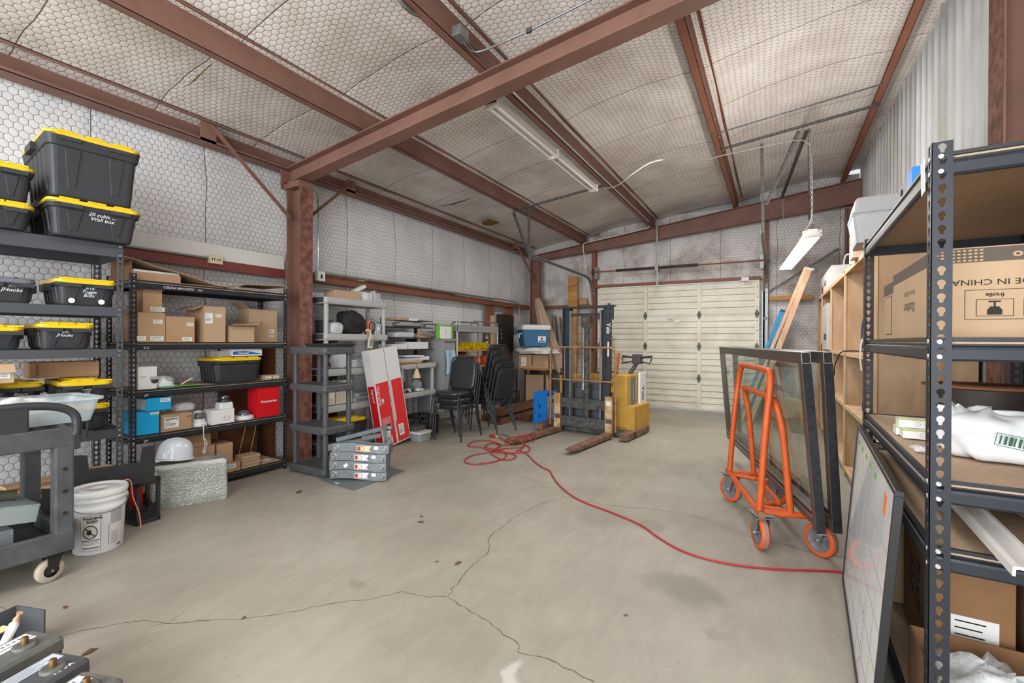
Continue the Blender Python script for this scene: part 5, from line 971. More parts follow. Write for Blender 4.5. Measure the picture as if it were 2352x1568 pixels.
for i, (m_, y, lb) in enumerate(((YB, 6.02, 'yellow pouch slumped on the lower workbench shelf'), (mat('orange_box', rgb(228, 92, 30), .5), 6.30, 'orange tub left of another on the lower workbench shelf'), (mat('orange_box', rgb(228, 92, 30), .5), 6.72, 'orange tub at the right end of the lower workbench shelf'))):
    g = MB(m_)
    if i: g.rrloft([(0, .07, .09, .015), (.13, .08, .10, .02), (.135, .09, .11, .02), (.14, .09, .11, .02)], 3, caps=(True, False)); g.box(.081, .083, .03, .06, .03, .1, PAPER)
    else: g.blob((0, 0, .07), .07, .11, .085, 18, 12, .1, 4, 1, flat=.15)
    single('tub' if i else 'pouch', g, lb, 'tub' if i else 'bag', (-4.33, y, .904))
g = MB(mat('maroon_cloth', rgb(126, 40, 52), .8)); g.blob((0, 0, .025), .06, .10, .028, 16, 10, .1, 4, 2, flat=.2); single('cloth', g, 'maroon cloth lying on the yellow pouch of the workbench', 'cloth', (-4.36, 6.02, 1.078))
g = MB(GREYP); g.box(-.08, .08, -.1, .1, 0, .09); single('parts_box', g, 'small grey box on the lowest tray of the workbench cart', 'box', (-4.36, 6.05, .501)); 
for i in range(3): g = MB(PAPER if i != 1 else DGREY); g.lathe([(.006, 0), (.006, .13)], 8); single('marker_pen', g, '%s marker standing on the tray corner above the yellow bins' % ('left', 'middle', 'right')[i], 'pen', (-4.26, 5.77+.02*i, 1.5), 0, 'markers on the cart', rot=(.05*(i-1), .1*(i-1), 0))
clutter('small loose part on the workbench shelf in front of the yellow bins', 7, -4.215, -4.225, 5.80, 6.6, 1.16, 9, [DGREY, PAPER, BLKP, GREYP], .012, .022)
g = MB(mat('grey_cloth', rgb(92, 96, 104), .8)); g.blob((0, 0, .05), .09, .08, .06, 16, 10, .08, 4, 2, flat=.2); single('work_glove', g, 'grey cloth bundle at the right end of the yellow bin shelf', 'cloth', (-4.40, 6.81, 1.162))
t = thing('glass_bottle', 'clear bottle with dark label on the grey cloth bundle by the yellow bins', 'bottle', (-4.38, 6.80, 1.275)); g = MB(CLEARP); g.lathe([(.03, 0), (.03, .08), (.012, .12), (.012, .15)], 14); part('glass', g, t); g = MB(INK); g.lathe([(.0305, .02), (.0305, .06)], 14, caps=False); part('printed_label', g, t)
# dark electrical panels on the wall behind the cooler
t = thing('breaker_panel', 'black breaker panel with indicator strip on the wall behind the blue cooler', 'panel', (0, 0, 0)); a, b = at(1146, 740, X=-4.60), at(1180, 740, X=-4.60); g = MB(mat('panel_dark', rgb(50, 42, 40), .5, noise=.3, nscale=12)); g.box(-4.657, -4.60, a.y, b.y, 1.10, at(1160, 722, X=-4.6).z); part('cabinet', g, t, bev=.004)
g = MB(INK); g.box(-4.599, -4.597, a.y+.04, a.y+.14, 1.3, 1.62); [g.lathe([(.018, 0), (.018, .003)], 10, (-4.597, a.y+.09, 1.36+.08*i), 'X', GREYP) for i in range(3)]; part('indicator_strip', g, t)
g = MB(mat('grey_board', rgb(166, 158, 150), .6)); a = at(1136, 740, X=-4.66).y; b = at(1146, 740, X=-4.66).y; g.box(-4.69, -4.66, a, b, .9, 1.75); g.box(-4.70, -4.66, a-.12, a-.01, .9, 1.78, PINE); single('wood_board', g, 'grey and pale wood boards framing the left side of the breaker panel', 'board')
t = thing('conduit', 'grey bent conduit dropping from the wall pipe near the umbrella', 'conduit'); g = MB(GALV); g.tube(smooth_path([(-4.57, 7.3, 2.09), (-4.57, 8.0, 2.09), (-4.57, 8.25, 2.06), (-4.57, 8.32, 1.95), (-4.57, 8.34, 1.75), (-4.57, 8.31, 1.64), (-4.60, 8.26, 1.58)], 5), .012, 8); part('pipe', g, t); g = MB(mat('grey_blue_box', rgb(120, 134, 150), .5)); g.box(-4.66, -4.59, 8.20, 8.32, 1.42, 1.58); part('junction_box', g, t)
# ================================================================ stacking chairs
VIN = mat('black_vinyl', rgb(44, 45, 47), .34, noise=.1, nscale=14, spec=.55, bump=.05, bscale=120); CFR = mat('chair_frame', rgb(52, 54, 57), .42, .3)
def chair(label):
    """banquet chair facing local -Y, origin on the floor under the seat middle"""
    t = thing('stacking_chair', label, 'chair')
    g = MB(VIN); sw = .205; vs = []
    prof = [(0, .90, .90, .0), (.012, 1.0, 1.0, 0), (.038, 1.0, 1.0, 0), (.055, .93, .93, 0), (.062, .6, .6, 0), (.063, .2, .2, 0)]
    K = 28; vs = []
    for z, fx, fy, _ in prof:
        for k in range(K):
            a = 2*PI*k/K; c, s = math.cos(a), math.sin(a); e = .55; x = math.copysign(abs(c)**e, c)*sw*fx; y = math.copysign(abs(s)**e, s)*.205*fy
            if y > 0: x *= .93
            vs.append((x, y, .415+z))
    fs = [(i*K+k, i*K+(k+1) % K, (i+1)*K+(k+1) % K, (i+1)*K+k) for i in range(len(prof)-1) for k in range(K)]
    g.add(vs, fs, None, True); g.add(vs[:K], [tuple(range(K))[::-1]]); g.add(vs[-K:], [tuple(range(K))]); part('seat', g, t)
    bk = lambda z: .205+(z-.45)*.20                                  # back leans backwards
    g = MB(VIN); out = []; BZ = .685
    for k in range(30):
        a = 2*PI*k/30; c, s = math.cos(a), math.sin(a); e = .5 if s > 0 else .3
        out.append((math.copysign(abs(c)**.42, c)*.195, BZ+math.copysign(abs(s)**e, s)*.215))
    for off, sc, rev in ((-.022, .90, 0), (-.014, 1, 0), (.010, 1, 0), (.016, .93, 1)):
        for x, z in out: pass
    rings = []
    for off, sc in ((-.017, .80), (-.015, .93), (-.008, 1), (.006, 1), (.010, .94)):
        rings += [(x*sc, bk(BZ+(z-BZ)*sc)+off, BZ+(z-BZ)*sc) for x, z in out]
    n = 30; g.add(rings, [(i*n+k, (i+1)*n+k, (i+1)*n+(k+1) % n, i*n+(k+1) % n) for i in range(4) for k in range(n)], None, True); g.add(rings[:n], [tuple(range(n))]); g.add(rings[-n:], [tuple(range(n))[::-1]]); part('backrest', g, t)
    for sx in (-1, 1): g = MB(CFR); g.tube([(sx*.205, -.225, 0), (sx*.200, -.19, .40), (sx*.195, -.17, .425)], .0115, 8); part('leg', g, t)
    for sx in (-1, 1): g = MB(CFR); g.tube(smooth_path([(sx*.215, .29, 0), (sx*.207, .215, .30), (sx*.205, .19, .43)], 3), .0115, 8); part('leg', g, t)
    g = MB(CFR)
    pts = [(-.205, .20, .42), (-.207, bk(.6)-.0, .60), (-.207, bk(.81)+.004, .81)]+[(-.207+.06*(1-math.cos(a)), bk(.845+.06*math.sin(a))+.004, .845+.06*math.sin(a)) for a in (.0, .5, 1.0, PI/2)]
    pts = pts+[(-x, y, z) for x, y, z in pts[::-1]]; g.tube(pts, .0115, 8); part('back_frame', g, t)
    g = MB(CFR)
    for sx in (-1, 1): g.tube([(sx*.18, -.185, .404), (sx*.18, .2, .404)], .009, 6)
    g.tube([(-.2, -.18, .404), (.2, -.18, .404)], .009, 6); g.tube([(-.203, .2, .404), (.203, .2, .404)], .009, 6); part('seat_frame', g, t)
    return t
def place(p, q): return math.atan2(q[1]-p[1], q[0]-p[0])
C0 = chair('black vinyl stacking chair, lowest of the front stack of three')
p1, p2 = at(990, 1010, Z=0), at(1057, 1018, Z=0)                       # front feet of the front stack
cang = math.atan2(p2.y-p1.y, p2.x-p1.x); fm = (p1+p2)/2; fwd = Vector((math.sin(cang), -math.cos(cang), 0)); o0 = fm-fwd*.225
words = ('lowest', 'second lowest', 'middle', 'second highest', 'topmost')
for k in range(3):
    loc = o0+Vector((0, 0, .001+.084*k))+fwd*(.045*k-.045)
    if k == 0: C0.location = loc; C0.rotation_euler = (0, 0, cang); C0['group'] = 'front stack of chairs'
    else: dup(C0, loc, cang, 'black vinyl stacking chair, %s of the front stack of three' % ('middle', 'topmost')[k-1], 'front stack of chairs')
g = MB(YEL); g.box(-.045, .045, -.004, .003, 0, .004)
q1, q2 = Vector((-3.30, 5.42, 0)), Vector((-3.28, 5.90, 0)); a2 = math.radians(-97); f2 = Vector((math.sin(a2), -math.cos(a2), 0)); o2 = Vector((-3.585, 5.70, 0))
for k in range(5):
    dup(C0, o2+Vector((0, 0, .001+.084*k))+f2*(.045*k), a2, 'black vinyl stacking chair, %s of the tilted rear stack of five' % words[k], 'rear stack of chairs')
# ================================================================ far left corner
t = thing('work_cart', 'black legged cart with a wooden top carrying a carton, tarp and cooler', 'cart', (0, 0, 0)); TX0, TX1, TY0, TY1, TZ = -4.45, -3.78, 7.92, 8.36, .775
g = MB(TIMBER); g.box(TX0, TX1, TY0, TY1, TZ-.03, TZ); part('top', g, t, bev=.002)
for xx in (TX0+.03, TX1-.03):
    for yy in (TY0+.03, TY1-.03): g = MB(BLKP); g.box(xx-.015, xx+.015, yy-.015, yy+.015, 0, TZ-.03); part('leg', g, t)
g = MB(INK); g.tube(smooth_path([(TX1+.01, 7.95, .76), (TX1+.04, 7.97, .70), (TX1+.03, 8.02, .60), (TX1+.04, 8.08, .66), (TX1+.01, 8.1, .76)], 4), .008, 6); part('cable_loop', g, t)
a, b = at(1184, 826, X=-3.85), at(1252, 826, X=-3.85)
a1, b1 = at(1186, 830, d=7.9), at(1252, 830, d=7.9); cw = Vector((b1.x-a1.x, b1.y-a1.y, 0)); cr_ = math.atan2(cw.y, cw.x)
t = carton('wide kraft carton with label under the crumpled tarp and blue cooler', (a1.x+b1.x)/2, (a1.y+b1.y)/2, TZ, .56, .30, .255, cr_, m=CARD, tape=True); t.location = (-4.06, 7.97, TZ+.0012); t.rotation_euler = (0, 0, .40); sticker(t, -.19, .13, .09, .17); text('lettering', 'XS', t, (.2, -.002, .05), .05, INK)
g = MB(INK); g.box(-.03, -.015, -.002, -.0005, .05, .235); part('strap', g, t)
t = thing('tarp', 'crumpled white tarp spread between the wide carton and the blue cooler', 'tarp', (-4.06, 8.10, TZ+.275)); g = MB(mat('tarp_white', rgb(214, 214, 212), .6, bump=.5, bscale=14)); g.blob((0, 0, .055), .42, .28, .07, 34, 14, .12, 5, 3, flat=.1, sq=.8); part('cloth', g, t)
t = thing('cooler', 'blue cooler with a white lid and side handle on the crumpled tarp', 'cooler', (-4.14, 8.12, 1.20), .80); t.scale = (1.12, 1.12, 1.22); CB_ = mat('cooler_blue', rgb(62, 108, 142), .45); g = MB(CB_); g.rrloft([(0, .21, .155, .03), (.02, .215, .16, .035), (.25, .25, .185, .035), (.26, .255, .19, .035)], 4); part('body', g, t, bev=.002)
g = MB(mat('cooler_lid', rgb(214, 210, 204), .45)); g.rrloft([(.262, .262, .197, .04), (.30, .268, .202, .045), (.335, .255, .19, .045), (.345, .22, .155, .04), (.338, .2, .135, .03)], 4); part('lid', g, t, bev=.003)
g = MB(PAPER); g.box(.02, .16, -.186, -.183, .06, .16); g.box(.03, .15, -.188, -.186, .07, .09, BLUE); g.lathe([(.024, -.004), (.024, -.003)], 14, (.09, -.184, .12), 'Y', ORANGE); part('sticker', g, t, rot=(0, 0, 0))
g = MB(WHITE); g.tube(smooth_path([(-.225, -.08, .20), (-.275, -.07, .19), (-.285, -.06, .13), (-.285, .06, .13), (-.275, .07, .19), (-.225, .08, .20)], 3), .010, 6); part('handle', g, t)
t = carton('big kraft carton standing on the floor under the cart beside the blue charger', -3.82, 7.26, .0, .46, .22, .64, .30, m=CARDL); sticker(t, -.12, .09, .10, .10); g = MB(mat('dark_tan', rgb(150, 118, 88), .8)); g.box(-.241, -.2402, .02, .28, .02, .56); part('shaded_print', g, t) if 0 else None; g = MB(YEL); g.box(-.242, -.2405, .12, .2, .36, .5); part('warning_label', g, t)
t.location = (-4.02, 8.06, .001); t.rotation_euler = (0, 0, .30)
# red things and crate between chairs and cart
milk_crate('black lattice crate behind the rear chair stack', (-4.42, 7.70, .001), .0, .27, .34); g = MB(RED); g.blob((0, 0, .09), .06, .08, .11, 16, 10, .06, 4, 4, flat=.15); g.tube([(.05, -.05, .02), (.1, -.1, .2)], .006, 5, m=CHROME); single('red_bag', g, 'red bag on the crate behind the rear chair stack', 'bag', (-4.40, 7.68, .342))
# steel channels on the floor
STC = mat('rusty_channel', rgb(100, 66, 54), .65, col2=rgb(122, 88, 70), nscale=7)
for i, (x, z, y0, y1) in enumerate(((-4.02, 0, 6.25, 7.85), (-3.78, 0, 6.12, 7.85), (-3.54, 0, 6.6, 7.8), (-3.88, .105, 6.30, 7.85))):
    g = MB(STC); w = .1; h = .10
    g.box(x-w, x+w, y0, y1, z, z+.008); g.box(x-w, x-w+.008, y0, y1, z+.008, z+h); g.box(x+w-.008, x+w, y0, y1, z+.008, z+h); single('steel_channel', g, 'rusty brown steel channel on the floor, %s' % ('left one of the bottom row', 'middle one of the bottom row', 'right one nearest the blue charger', 'the one lying on top of the others')[i], 'steel beam', (0, 0, .0012), 0, 'steel channels on the floor')
# folded patio umbrella
UM = mat('umbrella_cloth', rgb(178, 152, 132), .85, noise=.12, nscale=6, bump=.3, bscale=20)
ut, ub = at(1229, 694, d=9.6), at(1292, 880, d=8.9)
ut = Vector((-4.33, 8.66, 2.18)); ub = Vector((-3.78, 8.62, .30))
t = thing('patio_umbrella', 'folded tan patio umbrella leaning against the corner column', 'umbrella'); g = MB(UM); ax_ = (ub-ut); Lu = ax_.length; ax_.normalize(); e1 = ax_.cross(Vector((0, 1, 0))).normalized(); e2 = ax_.cross(e1); n = 48; vs = []; rows = 22
for j in range(rows+1):
    s = j/rows; r = .055+.175*s**.85
    for k in range(n):
        a = 2*PI*k/n; rr = r*(1+(.07+.20*s)*math.sin(8*a+1.2*math.sin(3*s))+.05*math.sin(3*a+s*6)); vs.append(ut+ax_*(Lu*.80*s+(.05*math.sin(8*a) if j == rows else 0))+e1*math.cos(a)*rr+e2*math.sin(a)*rr*.7)
g.add(vs, [(j*n+k, (j+1)*n+k, (j+1)*n+(k+1) % n, j*n+(k+1) % n) for j in range(rows) for k in range(n)], None, True); g.add(vs[:n], [tuple(range(n))]); part('canopy', g, t)
g = MB(UM); vs = []
for j in range(7):
    s = j/6
    for k in range(n): a = 2*PI*k/n; rr = (.052+.04*s)*(1+.08*math.sin(8*a)); vs.append(ut-ax_*.01+ax_*(.20*s+(.018*math.sin(8*a) if j == 6 else 0))+e1*math.cos(a)*rr*1.08+e2*math.sin(a)*rr*.8)
g.add(vs, [(j*n+k, (j+1)*n+k, (j+1)*n+(k+1) % n, j*n+(k+1) % n) for j in range(6) for k in range(n)], None, True); part('top_flap', g, t); g = MB(DGREY); g.tube([ut-ax_*.04, ub+ax_*.28], .019, 10); part('pole', g, t)
# bars and boards leaning left of the door
for i, (pa, pb, w, m_, lb) in enumerate((((1275, 725), (1290, 870), .03, mat('brown_bar', rgb(84, 60, 54), .6), 'brown steel bar leaning in the corner right of the umbrella'), ((1268, 722), (1277, 850), .025, GALV, 'silver bar leaning between the umbrella and the brown bar'), ((1286, 728), (1300, 862), .025, CHROME, 'bright steel tube leaning nearest the forklift mast'))):
    a = at(*pa, Y=9.12); b = at(*pb, Y=8.98); b = a+(b-a)*(a.z/(a.z-b.z)); g = MB(m_); g.bar(a, b, w, .012 if i != 2 else w); single('steel_bar', g, lb, 'steel bar')
a, b = at(1309, 637, Y=9.12), at(1330, 637, Y=9.12); g = MB(TIMBER); g.box(a.x, b.x, 9.02, 9.06, 0, a.z); single('timber_board', g, 'tall yellow timber board standing behind the forklift mast', 'board')
g = MB(mat('pink_brick', rgb(186, 138, 112), .8)); a = at(1338, 690, Y=9.2); g.blob((0, 0, .06), .11, .04, .07, 16, 10, .08, 4, 1, flat=.1, sq=.5); single('foam_block', g, 'pinkish foam block on the back wall rail above the forklift', 'block', (a.x, 9.205, 2.071))
g = MB(mat('cream_panel', rgb(196, 190, 176), .6)); a, b = at(1257, 720, Y=9.24), at(1292, 720, Y=9.24); g.box(a.x, b.x, 9.20, 9.235, 1.1, 1.9); single('wall_panel_board', g, 'cream panel standing on the back wall behind the leaning bars', 'panel') if 0 else None
for i, (x, w, h, m_, lb) in enumerate(((-2.98, .16, 1.45, TIMBER, 'wide timber board leaning behind the forklift, left'), (-2.72, .05, 1.1, mat('orange_stick', rgb(200, 110, 60), .6), 'orange stick standing behind the forklift'))):
    g = MB(m_); g.box(-w/2, w/2, 0, .02, 0, h); single('timber_board', g, lb, 'board', (x, 8.7, 0.001), 0, rot=(-.2, .05, 0))
# ================================================================ blue battery charger
a, b = at(1222, 972, Z=0), at(1251, 977, Z=0); cw = b-a; r_ = math.atan2(cw.y, cw.x)
t = thing('battery_charger', 'bright blue battery charger cabinet on the floor left of the forklift', 'charger', (-3.30, 6.48, 0.001), -.02); W_, Dp_, H_ = .225, .36, .50
BL2 = mat('charger_blue', rgb(16, 112, 196), .5, noise=.1, nscale=10); g = MB(BL2); g.box(0, W_, 0, Dp_, .0, H_); part('cabinet', g, t, bev=.004)
for i in range(2): g = MB(mat('blue_dark', rgb(8, 66, 130), .5)); g.box(W_*.5-.012, W_*.5+.012, -.016, 0, .11+.15*i, .17+.15*i); part('latch', g, t)
g = MB(mat('charger_face', rgb(150, 176, 206), .5, col2=rgb(110, 140, 178), nscale=30)); g.box(W_, W_+.002, .03, Dp_-.02, .05, H_-.06); g.box(W_+.002, W_+.004, .2, .25, .32, .38, INK); part('control_face', g, t)
for i in range(4): g = MB(INK); g.box(W_, W_+.0025, .04+i*.08, .09+i*.08, H_-.045, H_-.02); part('vent', g, t)
# ================================================================ walkie stacker
fr = math.radians(-5.7); t = thing('pallet_stacker', 'worn yellow electric pallet stacker with rusty forks and tall dark mast', 'forklift', (-2.33, 6.10, 0), fr)
RUST = mat('rusted_steel', rgb(140, 104, 80), .75, col2=rgb(92, 74, 62), nscale=9); MASTM = mat('mast_paint', rgb(58, 64, 72), .5, noise=.35, nscale=10); YEP = mat('machine_yellow', rgb(192, 152, 66), .5, col2=rgb(176, 134, 52), nscale=6); CREAM = mat('worn_cream', rgb(206, 186, 146), .6, col2=rgb(160, 116, 66), nscale=12); GRIME = mat('grimy_plate', rgb(92, 92, 90), .6, col2=rgb(52, 50, 48), nscale=16)
FW = .395
for sx in (-1, 1):
    g = MB(RUST); g.add([(sx*FW-.05, -1.12, .045), (sx*FW+.05, -1.12, .045), (sx*FW+.06, -1.0, .03), (sx*FW+.06, -.02, .02), (sx*FW-.06, -.02, .02), (sx*FW-.06, -1.0, .03)]+[(sx*FW-.045, -1.14, .06), (sx*FW+.045, -1.14, .06), (sx*FW+.06, -1.0, .068), (sx*FW+.06, -.02, .075), (sx*FW-.06, -.02, .075), (sx*FW-.06, -1.0, .068)], [(0, 5, 4, 3, 2, 1), (6, 7, 8, 9, 10, 11)]+[(i, (i+1) % 6, 6+(i+1) % 6, 6+i) for i in range(6)])
    part('fork', g, t)
    g = MB(CREAM); g.box(sx*FW-.055, sx*FW+.055, -.03, .01, .02, .56); g.box(sx*FW-.045, sx*FW+.045, -.032, -.029, .2, .26, GRIME); g.box(sx*FW-.057, sx*FW-.052, -.034, .012, .02, .56, RUST); g.box(sx*FW+.052, sx*FW+.057, -.034, .012, .02, .56, RUST); part('fork_shank', g, t)
for z0, z1 in ((.10, .24), (.36, .50)): g = MB(GRIME); g.box(-.34, .34, -.0, .03, z0, z1); part('carriage_bar', g, t)
for sx in (-1, 1):
    g = MB(MASTM); g.box(sx*.30-.045, sx*.30+.045, .09, .10, .06, 1.80); g.box(sx*.345-.006, sx*.345+.006, .03, .17, .06, 1.80); g.box(sx*.30-.045, sx*.30+.045, .16, .17, .06, 1.80); part('outer_mast_rail', g, t)
    g = MB(mat('mast_steel', rgb(150, 150, 148), .4, .6, noise=.3, nscale=20)); g.box(sx*.235-.012, sx*.235+.012, .05, .13, .10, 1.74); part('inner_mast_rail', g, t)
g = MB(MASTM); g.box(-.37, .37, .05, .15, 1.77, 1.80); g.box(-.25, .25, .06, .12, 1.66, 1.70); part('top_cross_member', g, t)
g = MB(GRIME); g.tube([(0, .12, .12), (0, .12, 1.55)], .042, 16); g.tube([(0, .12, .6), (0, .12, 1.58)], .026, 12, m=CHROME); part('lift_cylinder', g, t)
g = MB(mat('chain_dark', rgb(96, 82, 66), .6, .4));
for sx in (-1, 1):
    for k in range(90): g.box(sx*.055-.006, sx*.055+.006, .068, .078, .14+k*.016, .152+k*.016)
part('lift_chain', g, t)
g = MB(GRIME); g.box(-.07, .07, .06, .16, 1.50, 1.66); g.lathe([(.05, -.03), (.05, .03)], 18, (0, .09, 1.60), 'X', RUST); part('sheave_head', g, t)
g = MB(INK)
for k in range(7): g.tube([(-.20+k*.066, .19, .62), (-.20+k*.066, .19, 1.66)], .0022, 4)
for k in range(15): g.tube([(-.22, .19, .64+k*.07), (.22, .19, .64+k*.07)], .0022, 4)
part('mesh_guard', g, t)
# load backrest hoop
GH = mat('guard_paint', rgb(170, 130, 88), .55, col2=rgb(120, 84, 58), nscale=16); R_ = .09; pts = [(-.50, -.045, .10), (-.50, -.045, 1.13)]+[(-.50+R_*(1-math.cos(a)), -.045, 1.13+R_*math.sin(a)) for a in (.4, .8, 1.2, PI/2)]; pts += [(-x, y, z) for x, y, z in pts[::-1]]
g = MB(GH); g.tube(pts, .014, 8); g.tube([(-.50, -.045, .76), (.50, -.045, .76)], .012, 8); part('load_guard', g, t)
for x in (-.27, -.09, .13, .30): g = MB(GH); g.tube([(x, -.045, .76), (x, -.045, 1.215)], .009, 6); part('guard_bar', g, t)
g = MB(CREAM); g.box(.485, .515, -.055, -.035, .1, .76); part('guard_plate', g, t) if 0 else None
# drive body behind the mast
g = MB(YEP); g.box(-.46, -.34, .16, .62, .10, .80); part('left_body', g, t, bev=.01)
g = MB(YEP); g.box(.34, .56, .20, .86, .12, .84); part('right_body', g, t, bev=.012); g = MB(YEP); g.box(.40, .66, .22, .84, .06, .42); part('lower_body', g, t, bev=.01)
g = MB(mat('slate_strip', rgb(104, 112, 124), .5)); g.box(.5605, .563, .34, .52, .40, .80); part('name_strip', g, t, bev=0); text('lettering', 'ELECTRIC', t, (.5645, .43, .60), .05, PAPER, rot=(PI/2, PI/2, PI/2))
g = MB(WHITE); g.box(.565, .60, .60, .86, .12, .86); part('white_cover', g, t, bev=.01); text('lettering', 'Yale', t, (.6015, .72, .56), .12, INK, rot=(PI/2, PI/2, PI/2), bold=.002)
g = MB(mat('battery_steel', rgb(80, 88, 96), .5)); g.box(-.33, .33, .24, .80, .10, .70); g.box(-.33, .33, .80, .86, .10, .80, YEP); part('battery_box', g, t, bev=.008)
g = MB(INK); g.tube(smooth_path([(.18, .26, .72), (.22, .24, .82), (.30, .25, .88), (.40, .30, .86)], 4), .008, 6); part('cable', g, t); g = MB(YEP); g.box(.35, .40, .14, .2, .60, .78); g.lathe([(.012, -.003), (.012, 0)], 10, (.375, .137, .7), 'Y', INK); part('switch_box', g, t, bev=.004)
g = MB(DGREY); g.tube([(.44, .62, .84), (.52, .70, 1.0)], .03, 10); g.box(.46, .58, .64, .76, .98, 1.12); part('tiller_head', g, t, bev=.012)
for sx in (-1, 1): g = MB(BLKP); g.tube([(.52+sx*.05, .70, 1.07), (.52+sx*.22, .68, 1.09)], .016, 10, m=BLKP); g.tube([(.52+sx*.05, .66, 1.02), (.52+sx*.20, .64, .99), (.52+sx*.22, .68, 1.06)], .011, 8); part('grip', g, t)
for sx in (-1, 1):
    g = MB(RUST); x0 = sx*.64; g.box(x0-.06, x0+.06, -.12 if sx > 0 else -.14, .72, .015, .105); part('outrigger', g, t, bev=.006)
    g = MB(DGREY); g.lathe([(.038, -.03), (.04, -.02), (.04, .02), (.038, .03)], 16, (x0, -.02, .04), 'X'); part('outrigger_wheel', g, t) if 0 else None
g = MB(GRIME); g.box(-.70, .70, .10, .20, .02, .10); part('cross_frame', g, t)
g = MB(MASTM); g.box(.36, .385, .0, .035, .10, 1.82); g.box(.385, .43, .03, .05, 1.60, 1.80); g.box(.36, .46, .02, .06, 1.775, 1.79); part('mast_side_plate', g, t)
text('lettering', 'Yale', t, (.3725, -.0015, 1.48), .085, PAPER, rot=(PI/2, PI/2, 0), align='CENTER', bold=.001); g = MB(PAPER); g.box(.362, .383, -.002, 0, 1.1, 1.3); part('sticker', g, t)
g = MB(PAPER); g.box(FW-.03, FW+.03, -.034, -.0305, .44, .50); part('printed_label', g, t)
g = MB(PAPER); g.prism([(-.14, .60), (-.04, .60), (-.07, 1.05), (-.09, 1.05)], .22, .225, 'Y'); part('paper_tag', g, t)
# ================================================================ cords on the floor
CR = mat('red_cord', rgb(168, 38, 44), .45)
def floorpath(px, z=.006): return [at(a, b, Z=z) for a, b in px]
t = thing('extension_cord', 'red extension cord looped in a tangle before the forks and running to the right', 'cord')
path = [(1133, 1001), (1145, 1004), (1158, 1012), (1172, 1018), (1200, 1016), (1225, 1009), (1231, 1010), (1222, 1016), (1205, 1014), (1190, 1016), (1160, 1022), (1160, 1024), (1185, 1022), (1206, 1023), (1217, 1030), (1214, 1037), (1200, 1039), (1175, 1041), (1150, 1042), (1132, 1037), (1118, 1033), (1105, 1029), (1080, 1026), (1076, 1020), (1090, 1014), (1120, 1013), (1145, 1019), (1152, 1024), (1140, 1031), (1128, 1037), (1110, 1041), (1085, 1047), (1068, 1057), (1074, 1064), (1095, 1067), (1125, 1064), (1150, 1056), (1162, 1049), (1160, 1040), (1140, 1034), (1118, 1028), (1115, 1024), (1130, 1019), (1145, 1022), (1140, 1032), (1128, 1042), (1140, 1050), (1155, 1056), (1175, 1056), (1185, 1050), (1178, 1043), (1160, 1039), (1142, 1036), (1160, 1030), (1180, 1029), (1200, 1028), (1207, 1018), (1199, 1030), (1185, 1036), (1195, 1035), (1212, 1044), (1225, 1058), (1245, 1073), (1262, 1081), (1270, 1095), (1285, 1115), (1310, 1136), (1345, 1155), (1400, 1175), (1470, 1205), (1510, 1233), (1560, 1262), (1620, 1283), (1700, 1299), (1780, 1307), (1860, 1310), (1920, 1313), (1960, 1320), (2020, 1330), (2090, 1342)]
pts = smooth_path(floorpath(path), 5); pts = [Vector((p.x, p.y, .0075+(.004*(1+math.sin(i*.37)) if i < 290 else 0))) for i, p in enumerate(pts)]
def over_fork(p):
    c_, s_ = math.cos(-fr), math.sin(-fr); dx, dy = p.x+2.33, p.y-6.10; lx, ly = c_*dx-s_*dy, s_*dx+c_*dy; k = max(0, 1-max(abs(lx+FW)-.06, 0)/.06)*max(0, 1-max(-1.13-ly, 0)/.06); return .078*k
pts = [Vector((p.x, p.y, p.z+over_fork(p))) for i, p in enumerate(pts)]
g = MB(CR); g.tube(pts, .0062, 6); part('cable', g, t); p = at(1132, 1001, Z=.02); g = MB(CR); g.blob((p.x, p.y, .022), .055, .035, .022, 14, 8, .05, 3, 1, flat=.1); g.box(p.x+.05, p.x+.08, p.y-.02, p.y+.02, .008, .035, mat('tan_plug', rgb(190, 160, 100), .5)); part('triple_tap', g, t)
t = thing('power_cord', 'black power cord running from the red tap under the stacker', 'cord'); g = MB(INK); g.tube(smooth_path(floorpath([(1148, 998), (1160, 999), (1170, 1005), (1161, 1010), (1168, 1016), (1180, 1020), (1186, 1021)], .026), 5), .0055, 6); part('cable', g, t)
# dead leaves and scraps
LEAF = mat('dry_leaf', rgb(98, 74, 52), .9)
for i, (px, py, s) in enumerate(((966, 1199, .03), (1052, 1294, .028), (968, 1186, .022), (1003, 1290, .015), (687, 1130, .05), (1437, 1414, .012), (205, 1498, .03), (150, 1395, .02), (1260, 1108, .012), (1105, 1063, .02), (1300, 1030, .015), (560, 1420, .012))):
    p = at(px, py, Z=0); g = MB(LEAF); a = i*1.3; g.add([(-s, -s*.25, .001), (0, -s*.5, .004), (s, 0, .002), (s*.3, s*.45, .008), (-s*.6, s*.3, .003)], [(0, 1, 2, 3, 4)]); single('dry_leaf', g, 'dry leaf scrap lying on the bare concrete floor', 'leaf', (p.x, p.y, .0005), a, 'dry leaf scraps')
